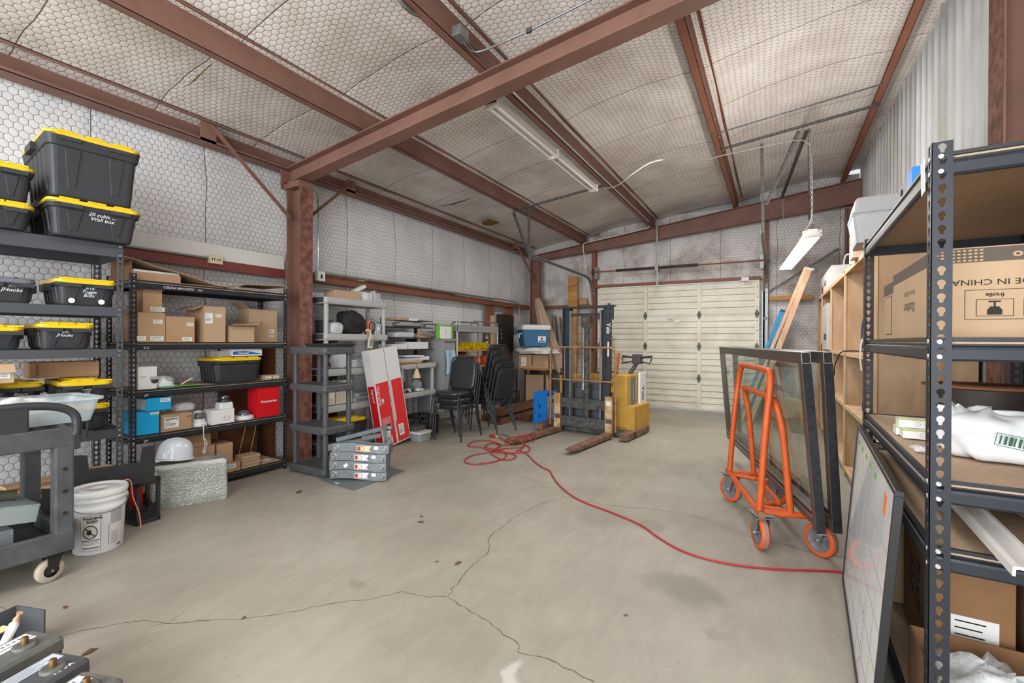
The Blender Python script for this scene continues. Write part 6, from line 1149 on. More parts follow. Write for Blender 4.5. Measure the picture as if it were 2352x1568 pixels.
# ================================================================ lights, conduit, cables overhead
TUBE = mat('lit_tube', (1, .98, .95, 1), .5, emit=15.0); FIX = mat('fixture_enamel', rgb(214, 208, 202), .4)
a, b = at(1866, 541, d=5.15), at(1804, 618, d=7.42); dv = b-a; L_ = dv.length; rz_ = math.atan2(dv.y, dv.x)
t = thing('strip_light', 'lit fluorescent strip lamp hanging on chains by the right wall', 'lamp', a, rot=(0, -math.asin(dv.z/L_), rz_)); g = MB(FIX); g.prism([(-.10, .0), (-.045, .075), (.045, .075), (.10, .0), (.09, 0), (.04, .062), (-.04, .062), (-.09, .0)], 0, L_, 'X'); part('reflector', g, t); 
for yy in (-.055, 0.0, .055):
    if yy == 0: continue
    g = MB(TUBE); g.tube([(.03, yy, .008), (L_/2-.01, yy, .008)], .019, 10); part('tube_lamp', g, t); g = MB(TUBE); g.tube([(L_/2+.01, yy, .008), (L_-.03, yy, .008)], .019, 10); part('tube_lamp', g, t)
for xx in (.02, L_-.02): g = MB(FIX); g.box(xx-.02, xx+.02, -.09, .09, -.012, .06); part('end_cap', g, t)
def chain(label, p0, p1, par=None):
    t = thing('hanging_chain', label, 'chain'); g = MB(GALV); p0, p1 = Vector(p0), Vector(p1); L2 = (p1-p0).length; n = int(L2/.030); d = (p1-p0)/n
    for i in range(n):
        c = p0+d*(i+.5); r1, r2 = .019, .009; ax = Vector((1, 0, 0)) if i % 2 else Vector((0, 1, 0)); g.tube([c+Vector((0, 0, math.sin(k*PI/4)*r1))+ax*math.cos(k*PI/4)*r2 for k in range(8)], .0028, 4, True)
    part('links', g, t)
    for c in (p0, p1): g = MB(DKGALV); g.tube([c+Vector((0, math.cos(k*PI/5)*.024, math.sin(k*PI/5)*.024)) for k in range(10)], .006, 6, True); part('ring', g, t)
    return t
chain('long chain with rings hanging from the angle iron to the near lamp end', at(1859, 300, d=5.15), a+Vector((.0, 0.02, .11))); chain('thin chain hanging from the rear strut to the far lamp end', at(1797, 452, d=7.35), b+Vector((0, -.02, .13)))
t = thing('lamp_cable', 'cable running along the purlin and down the chain to the lit lamp', 'cable'); g = MB(mat('grey_cable', rgb(150, 146, 140), .5)); z = 3.6
g.tube(smooth_path([at(1388, 434, d=5.9), at(1420, 425, d=5.7), at(1460, 395, d=5.5), at(1500, 372, d=5.4), at(1560, 362, d=5.35), at(1620, 366, d=5.3), at(1650, 359, d=5.3), at(1690, 350, d=5.3), at(1760, 335, d=5.25), at(1830, 322, d=5.2), at(1852, 326, d=5.25), at(1862, 345, d=5.24), at(1866, 420, d=5.22), at(1864, 500, d=5.22), at(1850, 528, d=5.24)], 5), .007, 6); part('cable', g, t)
# unlit twin strip fixture under the purlin
t = thing('strip_fixture', 'unlit white twin tube strip fixture fixed along the middle purlin', 'lamp', (-2.16, 3.40, 3.37)); L_ = 2.62; g = MB(FIX); g.prism([(-.055, .0), (-.045, .055), (.045, .055), (.055, .0)], 0, L_, 'Y'); part('housing', g, t); UNL = mat('unlit_tube', rgb(226, 222, 216), .25)
for xx in (-.038, .038):
    g = MB(UNL); g.tube([(xx, .04, -.018), (xx, L_*.5-.03, -.018)], .016, 10); part('tube_lamp', g, t); g = MB(UNL); g.tube([(xx, L_*.5+.03, -.018), (xx, L_-.04, -.018)], .016, 10); part('tube_lamp', g, t)
for yy in (.015, L_*.5, L_-.015): g = MB(FIX); g.box(-.062, .062, yy-.015, yy+.015, -.035, .058); part('lamp_holder', g, t)
t = thing('ceiling_conduit', 'steel conduit clipped along the middle purlin and bent down by the door', 'conduit'); g = MB(CHROME); g.tube([(-2.005, 3.30, 3.478), (-2.005, 8.5, 3.478)], .011, 8); part('pipe', g, t)
g = MB(mat('white_cable', rgb(214, 208, 200), .5)); g.tube(smooth_path([(-2.005, 8.5, 3.478), at(1491, 512, Y=8.9), at(1491, 520, Y=8.86), at(1478, 526, Y=8.86), at(1400, 545, Y=8.86), at(1352, 556, Y=8.86), at(1340, 562, Y=8.88), at(1342, 590, Y=8.88), at(1348, 640, Y=8.88), at(1358, 700, Y=8.88)], 5), .010, 6); part('flexible_tail', g, t)
t = thing('junction_box', 'grey steel junction box under the purlin with armoured cables', 'junction box', (0, 0, 0)); c = at(1052, 80, d=3.35); g = MB(GALV); g.box(c.x-.055, c.x+.055, c.y-.05, c.y+.06, c.z-.03, c.z+.04); g.box(c.x-.058, c.x+.058, c.y-.053, c.y+.063, c.z-.034, c.z-.028); part('box', g, t, bev=.003)
def ribbed(pts, r): 
    pts = smooth_path(pts, 10); return pts, [r*(1.15 if i % 2 else .9) for i in range(len(pts))]
g = MB(GALV); P_, R2 = ribbed([at(895, -40, d=2.86), at(925, 10, d=2.95), at(960, 35, d=3.1), at(1010, 48, d=3.28), at(1040, 68, d=3.34)], .013); g.tube(P_, R2, 8); part('armoured_cable', g, t)
g = MB(GALV); g.tube(smooth_path([at(1066, 100, d=3.4), at(1085, 118, d=3.5), at(1110, 116, d=3.5), at(1160, 95, d=3.4), at(1225, 65, d=3.3), at(1350, 2, d=3.1), at(1440, -45, d=3.0)], 5), .0085, 8); part('conduit_pipe', g, t)
g = MB(GALV); P_, R2 = ribbed([at(1070, 96, d=3.42), at(1090, 118, d=3.55), at(1110, 138, d=3.7), at(1122, 150, d=3.8)], .011); g.tube(P_, R2, 8); g.tube([at(1072, 90, d=3.42), at(1124, 144, d=3.8)], .009, 8); part('armoured_cable', g, t)
g = MB(DKGALV); p = at(1215, 70, d=3.31); g.bar(p-Vector((.02, 0, .0)), p+Vector((.02, 0, 0)), .022, .03); part('coupling', g, t)
# wall conduit, outlets
t = thing('wall_conduit', 'steel conduit and white switch box running along the left wall rail', 'conduit'); g = MB(GALV); g.tube([(-4.56, 3.56, 2.078), (-4.56, 7.3, 2.078)], .016, 8); g.tube([(-4.56, 3.50, 2.06), (-4.56, 3.50, 2.95), (-4.575, 3.52, 3.02)], .009, 8, m=CHROME); part('pipe', g, t); g = MB(WHITE); a = at(738, 634, X=-4.55); g.box(-4.60, -4.545, a.y-.05, a.y+.05, a.z-.055, a.z+.055); g.box(-4.545, -4.542, a.y-.012, a.y+.012, a.z-.03, a.z+.02, INK); part('switch_box', g, t, bev=.003)
t = thing('outlet_box', 'beige twin outlet box with conduit on the rail over the camera rack', 'outlet'); a = at(494, 596, X=-4.60); g = MB(mat('outlet_beige', rgb(208, 198, 168), .5)); g.box(-4.615, -4.58, a.y-.06, a.y+.06, a.z-.04, a.z+.035); [g.box(-4.58, -4.579, a.y+k-.004, a.y+k+.004, a.z-.012, a.z+.01, INK) for k in (-.035, -.015, .015, .035)]; part('box', g, t, bev=.003); g = MB(GALV); g.tube([(-4.605, 1.4, a.z+.005), (-4.605, a.y-.06, a.z+.005)], .010, 8); part('pipe', g, t)
t = thing('ceiling_rod', 'thin steel rod stretched below the ceiling at the right', 'rod'); g = MB(DKGALV); g.tube([at(1634, 310, Y=5.35), at(2046, 187, Y=5.35)], .007, 6); part('rod', g, t)
# ================================================================ ladders and boards at the back right
def stepladder(label, p_top, p_bot, w, m, capm, depth=.12, steps=6, lean=(0, 0)):
    """closed step ladder leaning back: two front rails, two rear rails, steps"""
    t = thing('step_ladder', label, 'ladder'); pt, pb = Vector(p_top), Vector(p_bot); ax = (pt-pb).normalized(); s = Vector((0, -1, 0)); s = (s-ax*s.dot(ax)).normalized(); dp = ax.cross(s); wt, wb = w*.62, w
    for sg in (-1, 1): g = MB(m); g.bar(pb+s*sg*wb/2, pt+s*sg*wt/2, .028, .075, up=dp); part('rail', g, t)
    for sg in (-1, 1): g = MB(m); g.bar(pb+s*sg*wb*.46-dp*depth, pt+s*sg*wt*.46-dp*.05, .022, .045, up=dp); part('rear_rail', g, t)
    for i in range(steps): f = (i+1)/(steps+1); c = pb+(pt-pb)*f; ww = wb+(wt-wb)*f; g = MB(m); g.bar(c-s*ww/2, c+s*ww/2, .07, .022, up=ax); part('step', g, t)
    g = MB(capm); g.bar(pt-s*(wt/2+.03), pt+s*(wt/2+.03), .13, .03, up=ax); part('top_cap', g, t, bev=.004); return t
LWD = woodmat('ladder_wood', rgb(220, 186, 156), rgb(200, 160, 130), 2, (1, 1, 5))
stepladder('tall wooden step ladder leaning against the far end of the plywood unit', (.44, 8.45, 2.42), (-.36, 8.45, .0), .42, LWD, WHITE)
stepladder('shorter blue step ladder leaning left of the wooden ladder', (.13, 8.95, 1.82), (-.40, 8.95, .0), .30, mat('ladder_blue', rgb(44, 142, 190), .45), DGREY, steps=4)
g = MB(TIMBER); a, b = at(1757, 686, Y=9.2), at(1868, 686, Y=9.2); g.box(a.x+.07, b.x, 9.16, 9.24, a.z-.04, a.z+.04); single('timber_ledge', g, 'horizontal timber fixed to the back wall behind the ladders', 'timber')
g = MB(DKGALV); perf_angle(g, at(1766, 672, Y=9.15), at(1928, 572, Y=9.15), (0, -1, 0), w=.03, pitch=.03); single('angle_iron', g, 'perforated angle iron running diagonally up the back wall above the ladders', 'bracket')
g = MB(OXIDE2); a = at(1755, 597, Y=9.12); g.tube([(a.x-.05, 9.12, 2.72), (a.x+.08, 9.12, 2.72)], .012, 8); single('shaft_end', g, 'stub', 'rod') if 0 else None
# ================================================================ right wall bookcase of plywood
BXF, BXR, BY0, BY1, BH = .60, 1.13, 4.08, 8.90, 1.99
t = thing('plywood_bookcase', 'long open plywood shelf unit standing along the right wall', 'shelving'); T_ = .019
g = MB(PLY); g.box(BXF, BXR, BY0, BY0+T_, 0, BH); part('end_panel', g, t)
g = MB(PINE); g.box(BXF-.012, BXF, BY0-.004, BY0+.038, 0, BH+.01); g.box(BXF, BXF+.018, BY0-.016, BY0, 0, BH); part('end_trim', g, t)
g = MB(PLY); g.box(BXR, BXR+.01, BY0, BY1, 0, BH); part('back_panel', g, t)
g = MB(PLY); g.box(BXF, BXR, BY0, BY1, BH, BH+T_); g.box(BXF-.012, BXF, BY0, BY1, BH-.02, BH+T_+.002, PINE); part('top_panel', g, t)
for z in (.10, .70, 1.21): g = MB(PLY); g.box(BXF+.002, BXR, BY0+T_, BY1, z-T_, z); g.box(BXF-.010, BXF+.002, BY0+.04, BY1, z-.032, z+.004, PINE); part('shelf', g, t)
for y in (5.58, 6.90, 8.20, BY1): g = MB(PLY); g.box(BXF+.003, BXR, y-T_/2, y+T_/2, 0, BH); g.box(BXF-.013, BXF+.003, y-.024, y+.024, 0, BH, PINE); part('divider', g, t)
t = thing('wall_heater', 'pale grey metal cabinet standing in the far bays of the plywood shelf unit', 'cabinet', (0, 0, 0)); g = MB(mat('grey_white', rgb(196, 192, 188), .5)); a, b = at(1876, 770, X=.66), at(1904, 770, X=.66); y0, y1 = 6.99, 7.62; g.box(.56, .98, y0, y1, 1.216, 1.80); part('cabinet', g, t, bev=.006); g = MB(DGREY); g.box(.558, .561, y0+.1, y0+.4, 1.34, 1.42); part('display', g, t); g = MB(INK); g.tube(smooth_path([(.60, y0-.004, 1.70), (.60, y0-.03, 1.66), (.6, y0-.02, 1.58), (.62, y0-.006, 1.60)], 4), .008, 6); part('cable', g, t)
BWIRE = mat('blue_cable', rgb(64, 92, 140), .4)
def cable(label, pts, m=INK, r=.0045, name='cable', k=6): g = MB(m); g.tube(smooth_path(pts, k), r, 6); return single(name, g, label, 'cable')
cable('blue cable loop lying out of the nearest bay of the plywood shelf unit', [(.75, 4.6, 1.222), (.62, 4.5, 1.225), (.575, 4.40, 1.30), (.568, 4.32, 1.44), (.575, 4.24, 1.50), (.62, 4.2, 1.50), (.70, 4.18, 1.44), (.80, 4.22, 1.3), (.85, 4.3, 1.23)], BWIRE, .006)
cable('second blue cable dropping from the middle shelf of the plywood unit', [(.72, 4.4, .718), (.62, 4.34, .722), (.572, 4.30, .80), (.575, 4.26, .92), (.60, 4.22, .98), (.66, 4.20, .95)], BWIRE, .006)
cable('black cable draped from the shelf edge of the plywood unit over the glass', [(.8, 5.3, 1.224), (.60, 5.42, 1.228), (.565, 5.65, 1.20), (.570, 6.0, 1.12), (.570, 6.2, 1.05), (.575, 6.3, .95), (.57, 6.5, .9)], INK, .006)
cable('thin black wire hanging by the pale cabinet in the far bay', [(.57, 7.6, 1.32), (.56, 7.75, 1.26), (.565, 7.85, 1.18), (.56, 7.9, 1.10), (.568, 7.8, 1.0)], INK, .005)
# things on top of the bookcase
t = thing('white_board_sheet', 'big white glossy printed carton on top of the far end of the plywood unit', 'box', (0, 0, 0)); a, b = at(1864, 660, X=.62), at(1912, 650, X=.62); g = MB(PAPER); g.box(.62, .90, 7.2, 8.9, BH+T_+.001, 2.30); part('carton', g, t); g = MB(RED); g.box(.6185, .6199, 8.35, 8.6, BH+T_+.01, 2.15); g.box(.6185, .6199, 7.9, 8.2, 2.13, 2.15, mat('maroon_ink', rgb(140, 40, 50), .5)); g.box(.6185, .6199, 7.9, 8.2, 2.15, 2.2, mat('greyblue_ink', rgb(150, 170, 180), .5)); part('printed_marks', g, t)
def clamshell(label, x, y, z, w, d, h, rz):
    t = thing('plastic_toolbox', label, 'case', (x, y, z+.002), rz); m_ = mat('case_grey', rgb(172, 172, 174), .42); g = MB(m_); hw, hd = w/2, d/2
    g.rrloft([(0, hw*.88, hd*.88, .02), (.004, hw*.90, hd*.9, .025), (h*.6, hw*.985, hd*.985, .03), (h*.61, hw, hd, .03), (h*.64, hw, hd, .03)], 4, c=(0, hd)); part('base', g, t, bev=.003)
    g = MB(m_); g.rrloft([(h*.65, hw, hd, .03), (h*.68, hw, hd, .03), (h*.69, hw*.985, hd*.985, .03), (h*.96, hw*.93, hd*.93, .03), (h, hw*.90, hd*.90, .03)], 4, c=(0, hd)); part('lid', g, t, bev=.003)
    g = MB(mat('case_pale', rgb(196, 196, 194), .42)); 
    for q in (0, 1): g.box(-.045, .045, -.014, .004, h*(.52+.17*q), h*(.66+.17*q)); [g.box(-.04+k*.018, -.032+k*.018, -.02, -.014, h*(.54+.17*q), h*(.64+.17*q)) for k in range(5)]
    part('latch', g, t, bev=.002); return t
t = clamshell('large pale grey plastic toolbox on the near end of the plywood unit', .93, 4.10, BH+T_+.001, .60, .40, .32, 0)
t.location = (.765, 4.02, BH+T_+.003); t.rotation_euler = (0, 0, -.04)
for s in (0,): pass
t = thing('bandage_box', 'small orange and white carton on the plywood unit behind the grey toolbox', 'box', (.57, 4.80, BH+T_+.001)); g = MB(mat('orange_white', rgb(232, 196, 180), .5)); g.box(-.02, .12, -.1, .1, 0, .20); g.box(-.0212, -.0202, -.1, .1, .12, .2, mat('orange_box', rgb(228, 92, 30), .5)); part('carton', g, t)

t = thing('smart_plug', 'white plug-in unit hanging over the top edge of the plywood unit', 'fixture', (.60, 5.15, BH+.022)); g = MB(WHITE); g.box(-.02, .05, -.04, .04, 0, .09); part('body', g, t, bev=.004); g = MB(WHITE); g.tube(smooth_path([(.0, .0, .08), (-.035, .03, .10), (-.05, .10, .06), (-.045, .16, -.04), (-.03, .2, -.02)], 4), .006, 6); part('cable', g, t)
# boxes stacked on the toolbox / rack top
# ================================================================ near right boltless rack
RN, RF = Vector((.381, 1.724, 0)), Vector((.419, 3.168, 0)); RWd = (RN-RF).length; rzR = math.atan2(RN.y-RF.y, RN.x-RF.x); RDp = .62; RL_ = [.10, .50, .735, .925, 1.325, 1.845]
RL_ = [.10, .735, .925, 1.325, 1.845]
rack('near black boltless rack with fibreboard shelves at the right edge', RF, rzR, RWd, RDp, 1.875, RL_, pw=.046, bh=.066)
RM = Matrix.Translation(RF) @ Matrix.Rotation(rzR, 4, 'Z')
def RP(x, y, z): return RM @ Vector((x, y, z))      # x from the far end towards the camera, y into the rack (towards the wall)
# level 1.325: the MADE IN CHINA carton (upside down print faces the camera)
def big_box(label, x0, x1, y0, y1, z, h, m=CARD, name='cardboard_box'):
    t = thing(name, label, 'box', RP((x0+x1)/2, (y0+y1)/2, z+.0012), rzR+PI/2); W_, D_ = y1-y0, x1-x0     # local -Y towards the camera
    g = MB(m); g.box(-W_/2, W_/2, -D_/2, D_/2, 0, h); part('carton', g, t, bev=.003); return t, W_, D_
def frontT(parent, s, x, z, size, m=INK, rz=0, D_=0, sx=1.0, bold=0.0): return text('lettering', s, parent, (x, -D_/2-.0022, z), size, m, rot=(PI/2, rz, 0), sx=sx, bold=bold)
hB = .272
t, W_, D_ = big_box('big kraft carton with upside-down MADE IN CHINA print on the near rack', RWd-.80, RWd-.17, .035, .61, 1.325, hB, CARDL)
BAND = mat('printed_band', rgb(92, 82, 72), .75); g = MB(BAND); g.box(-W_/2, W_/2, -D_/2-.0012, -D_/2, hB-.046, hB-.004); g.box(-W_/2-.0012, -W_/2, -D_/2, D_/2, hB-.046, hB-.004)
for i in range(9):
    for j in range(4): g.box(-W_/2+.008+i*.0125, -W_/2+.0155+i*.0125, -D_/2-.0018, -D_/2-.0010, hB-.043+j*.010, hB-.038+j*.010, CARDL)
part('printed_band', g, t)
frontT(t, 'oomee', -.055, hB-.026, .030, CARDL, 0, D_, bold=.0008, sx=1.3); frontT(t, 'MADE IN CHINA', -.135, .166, .024, INK, PI, D_, sx=1.2); frontT(t, 'fragile', -.147, .127, .0165, INK, PI, D_, bold=.0003); frontT(t, 'keep dry', -.045, .127, .0165, INK, PI, D_, bold=.0003)
g = MB(INK)
def rect(g, x0, x1, z0, z1, w=.0015, y=None): 
    for a in ((x0, x1, z0, z0+w), (x0, x1, z1-w, z1), (x0, x0+w, z0, z1), (x1-w, x1, z0, z1)): g.box(a[0], a[1], y-.0012, y, a[2], a[3])
yf = -D_/2-.0008; rect(g, -.212, .10, .054, .143, .0012, yf); rect(g, -.187, -.107, .064, .114, .0012, yf); rect(g, -.087, .006, .064, .114, .0012, yf)
g.prism([(-.163, .068), (-.131, .068), (-.131, .082), (-.138, .092), (-.156, .092), (-.163, .082)], yf-.001, yf, 'Y'); g.box(-.149, -.145, yf-.001, yf, .092, .106); g.box(-.160, -.134, yf-.001, yf, .105, .109)
g.prism([(-.080+.080*i/8, .084+.004*math.sin(i*PI/4)) for i in range(9)]+[(-.04, .076)], yf-.001, yf, 'Y'); g.tube([(-.04, yf, .084), (-.04, yf, .102), (-.033, yf, .108)], .0015, 4); part('printed_symbols', g, t)
# flaps and lettering on the side facing the aisle
gx = -W_/2-.0022
text('lettering', 'Outdoor', t, (gx, .0, .115), .050, mat('faded_ink', rgb(110, 96, 84), .7), rot=(PI/2, PI, -PI/2), bold=.0004); text('lettering', 'Electrical Cabinet', t, (gx, .0, .165), .026, _mats['faded_ink'], rot=(PI/2, PI, -PI/2))
t2, W2, D2 = big_box('second kraft carton with a printed cabinet outline behind the MADE IN CHINA carton', RWd-1.06, RWd-.815, .04, .5, 1.325, .255, CARDL); g = MB(BAND); g.box(-W2/2-.0012, -W2/2, -D2/2, D2/2, .20, .25); g.box(-W2/2-.0014, -W2/2-.0002, -.07, .06, .02, .19, INK); g.box(-W2/2-.0016, -W2/2-.001, -.067, .057, .023, .187, CARDL); part('printed_outline', g, t2)
# hanging paper slip
g = MB(PAPER); g.sheet(lambda u, v: (u*.075, -.006-.008*math.sin(v*3), -.175*v+.006*u*v), 4, 8); g.box(.02, .05, -.014, -.013, -.055, -.05, INK) if 0 else None; o = single('paper_slip', g, 'white paper slip hanging from the far end of the second shelf of the near rack', 'paper', RP(.055, -.008, 1.33), rzR)
g = MB(PAPER); g.box(-.022, .022, -.0016, 0, -.05, .05); single('paper_tag', g, 'small white printed tag taped to the top of the near rack post', 'tag', RP(RWd-.075, -.004, 1.80), rzR, rot=(0, -.12, rzR))
# blue and grey cartons on top
t = thing('cardboard_box', 'blue topped grey carton standing on the near rack top beside the post', 'box', RP(RWd-.50, .02, 1.8462), rzR); g = MB(mat('grey_print', rgb(156, 150, 148), .6)); g.box(-.10, .05, 0, .05, 0, .062); part('carton', g, t, bev=.002); g = MB(BLUE); g.box(.0505, .13, 0.0, .05, 0, .078); part('blue_sleeve', g, t); g = MB(INK); g.tube([(-.035+.012*math.cos(k*PI/8), -.0015, .03+.014*math.sin(k*PI/8)) for k in range(16)], .002, 4, True); part('printed_mark', g, t)
g = MB(BLUE); g.box(-.05, .04, 0, .1, 0, .035); g.box(.02, .0405, -.0008, .1, .005, .03, INK); single('blue_carton', g, 'small blue carton lying on the near rack top left of the grey carton', 'box', RP(.50, .03, 1.8462), rzR)
# level .925
z = .926; xs = RWd
t = thing('cable_spool', 'spool of black cable with a brown fibreboard flange on the near rack', 'spool', RP(.42, .37, z)); g = MB(mat('flange_board', rgb(150, 104, 76), .8)); g.lathe([(.03, .195), (.20, .195), (.20, .203), (.03, .203)], 40); g.lathe([(.20, 0), (.20, .008)], 40); part('flange', g, t)
g = MB(mat('wound_cable', rgb(66, 58, 52), .5)); pr = [(.05, .008)]
for k in range(14): pr += [(.168, .01+k*.013), (.176, .0165+k*.013)]
pr += [(.168, .194), (.05, .194)]; g.lathe(pr, 48); part('wound_cable', g, t); g = MB(INK); g.lathe([(.018, .2035), (.018, .204)], 14); part('hub_hole', g, t)
LG = mat('lime_edge', rgb(176, 200, 40), .5)
def led_box(label, x, y, dz, L_, h=.034, w=.07, rz=0.0):
    t = thing('lamp_carton', label, 'box', RP(x, y, z+dz), rzR+PI/2+rz); g = MB(PAPER); g.box(0, L_, -w/2, w/2, 0, h); part('carton', g, t, bev=.001); g = MB(LG); g.box(0, L_, -w/2-.0008, -w/2, h-.004, h); g.box(-.0008, 0, -w/2, w/2, h-.004, h); part('edge_print', g, t); g = MB(GREYP); g.tube([(.06+.008*math.cos(k*PI/4), -w/2-.001, h/2+.008*math.sin(k*PI/4)) for k in range(8)], .001, 4, True); g.box(.08, .2, -w/2-.001, -w/2, h/2-.002, h/2+.001); part('printed_mark', g, t); return t
led_box('white and lime lamp carton, left of two on the bottom of the near rack pile', RWd-.785, .04, .0, .34); led_box('white and lime lamp carton, nearer one on the bottom of the near rack pile', RWd-.710, .05, .0, .34); led_box('white and lime lamp carton lying on top of the two others', RWd-.765, .045, .0355, .38)
t = thing('lamp_carton', 'long dark blue and white carton lying in front of the lamp cartons', 'box', RP(RWd-.612, .13, z), rzR+PI/2); g = MB(PAPER); g.box(0, .34, -.05, .05, 0, .075); part('carton', g, t, bev=.001); g = MB(mat('navy', rgb(16, 66, 140), .5)); g.box(.0, .34, -.0512, -.05, .03, .062); g.box(0, .34, -.0512, -.05, .064, .072, CYAN); g.box(0, .34, -.0514, -.05, .018, .022, LG); part('printed_band', g, t); text('lettering', 'LED', t, (.13, -.053, .046), .026, PAPER, rot=(PI/2, PI, 0), bold=.001)
t = thing('poly_mailer', 'white plastic bag with a green printed barcode slumped on the near rack', 'bag', RP(RWd-.41, .235, z+.019), rzR+PI/2); g = MB(BAGW); g.blob((0, 0, .055), .13, .09, .085, 34, 18, .10, 3, 21, flat=.15, sq=.8); g.blob((.17, .01, .035), .10, .10, .055, 24, 14, .14, 4, 5, flat=.15, sq=.8); g.blob((-.10, .0, .10), .045, .04, .05, 16, 10, .25, 4, 8); part('bag', g, t)
g = MB(mat('green_ink', rgb(34, 92, 66), .6)); 
for k in range(9): g.box(-.045+k*.011, -.041+k*.011+.002*(k % 3), -.093, -.0925, .028, .056)
rect(g, -.055, .062, .022, .062, .0016, -.0925); part('printed_barcode', g, t, rot=(.0, .18, 0), loc=(.03, -.004, .012))
g = MB(cling('film_small', .5, bump=1.0, bs=60)); g.blob((0, 0, .008), .045, .03, .01, 14, 8, .2, 5, 3); single('clear_wrapper', g, 'scrap of clear wrapper on the near rack shelf beside the post', 'wrapper', RP(RWd-.42, .06, z+.0005), rzR)
# level .735
z = .736
t, W_, D_ = big_box('wide flat kraft carton under the fibreboard shelf of the near rack', .30, RWd-.66, .30, .60, z, .14, CARDL)
t = thing('ceiling_extrusion', 'long white angled metal extrusion sticking out towards the camera', 'metal strip', (0, 0, 0)); a, b = at(2165, 1135, d=1.95), at(2320, 1330, d=1.18); WM = mat('white_extrusion', rgb(206, 204, 200), .35)
a = Vector((.50, 2.55, .80)); b = Vector((.545, 1.60, .747)); a = at(2153, 1128, Z=.79); b = at(2325, 1322, Z=.752); d_ = (b-a).normalized(); s_ = d_.cross(Vector((0, 0, 1))).normalized()*-1
if s_.x < 0: s_ = -s_
up_ = s_.cross(d_); up_ = up_ if up_.z > 0 else -up_
prof = [(0, 0), (0, .022), (.012, .026), (.05, .020), (.052, .034), (.060, .034), (.06, .012), (.056, .010), (.012, .018), (.006, .016), (.006, 0)]
vs = [p+s_*x+up_*y for p in (a, b) for x, y in prof]; n = len(prof); g = MB(WM); g.add(vs, [(i, (i+1) % n, n+(i+1) % n, n+i) for i in range(n)]+[tuple(range(n))[::-1], tuple(range(n, 2*n))]); part('extrusion', g, t)
g = MB(cling('dark_film', .55, (.30, .26, .22, 1), bump=1.0, bs=12)); g.blob((0, 0, .05), .13, .12, .06, 26, 14, .12, 3, 7, flat=.1); single('film_bundle', g, 'dark wrapped film bundle at the back of the low shelf of the near rack', 'bag', RP(RWd-.38, .40, z+.006), rzR)
# floor level inside the rack
z = .105
t, W_, D_ = big_box('brown carton with handwritten numbers standing at the bottom of the near rack', RWd-.95, RWd-.42, .10, .30, z, .50, CARDD); text('lettering', '7157\n512', t, (-W_/2-.0022, .05, .26), .10, INK, rot=(PI/2, PI/2, -PI/2), slant=.3, bold=.0008); sticker(t, .0, .2, .12, .14, -D_/2)
t, W_, D_ = big_box('large brown carton with open flaps at the bottom right of the near rack', RWd-.90, RWd-.20, .338, .60, z, .49, CARDD); g = MB(CARDD); g.add([(-W_/2, -D_/2, .49), (W_/2, -D_/2, .49), (W_/2, -D_/2-.12, .45), (-W_/2, -D_/2-.12, .45), (-W_/2, -D_/2, .494), (W_/2, -D_/2, .494), (W_/2, -D_/2-.12, .454), (-W_/2, -D_/2-.12, .454)], [(3, 2, 1, 0), (4, 5, 6, 7), (0, 1, 5, 4), (2, 3, 7, 6)]); part('flap', g, t)
t, W_, D_ = big_box('pale carton standing at the far end of the near rack bottom', .12, .42, .06, .40, z, .50, CARDL)
t = thing('open_carton', 'open brown carton full of bubble wrap at the foot of the near rack post', 'box', RP(RWd-.20, .17, z+.0012), rzR+PI/2); W_, D_, h = .30, .34, .22; g = MB(CARDD); th = .005
g.box(-W_/2, W_/2, -D_/2, -D_/2+th, 0, h*.7); g.box(-W_/2, W_/2, D_/2-th, D_/2, 0, h); g.box(-W_/2, -W_/2+th, -D_/2, D_/2, 0, h); g.box(W_/2-th, W_/2, -D_/2, D_/2, 0, h); g.box(-W_/2, W_/2, -D_/2, D_/2, 0, th); part('carton', g, t); 
g = MB(cling('bubble_film2', .55, bump=1.0, bs=26, rough=.08)); g.blob((0, 0, .12), .13, .15, .11, 26, 16, .13, 4, 12); g.blob((.05, -.05, .19), .08, .07, .05, 18, 12, .2, 4, 2); part('bubble_wrap', g, t)
# ================================================================ whiteboard calendar leaning on the rack
Bf, Bn, Tn = Vector((.325, 3.10, .002)), Vector((.255, 1.80, .002)), Vector((.314, 1.786, .862))
t = thing('whiteboard', 'framed whiteboard calendar leaning on edge against the near black rack', 'whiteboard'); ex = (Bf-Bn); Lw = ex.length; ex.normalize(); ez = (Tn-Bn); Hw = ez.length; ez.normalize(); ey = ez.cross(ex).normalized(); ey = ey if ey.x > 0 else -ey
t.matrix_world = Matrix(((ex.x, ey.x, ez.x, Bn.x), (ex.y, ey.y, ez.y, Bn.y), (ex.z, ey.z, ez.z, Bn.z), (0, 0, 0, 1)))
WBM = mat('whiteboard_face', rgb(232, 234, 236), .07, spec=.6); g = MB(WBM); g.box(.01, Lw-.01, .004, .014, .01, Hw-.01); part('board', g, t)
BF_ = mat('black_anodised', rgb(50, 50, 52), .35, .4); g = MB(BF_)
for a in ((0, Lw, 0, .018), (0, Lw, Hw-.018, Hw)): g.box(a[0], a[1], -.002, .022, a[2], a[3])
for a in ((0, .018), (Lw-.018, Lw)): g.box(a[0], a[1], -.002, .022, .018, Hw-.018)
part('frame', g, t, bev=.002); g = MB(mat('grid_ink', rgb(120, 124, 128), .5))
for k in range(1, 7): g.box(.02+k*(Lw-.04)/7-.0008, .02+k*(Lw-.04)/7+.0008, .0032, .004, .02, Hw-.10)
for k in range(5): g.box(.02, Lw-.02, .0032, .004, .12+k*.13-.0008, .12+k*.13+.0008)
part('calendar_grid', g, t); g = MB(mat('green_tile', rgb(110, 168, 70), .5))
for k in range(5): g.box(Lw-.16-k*.172, Lw-.10-k*.172, .0030, .0038, Hw-.085, Hw-.065)
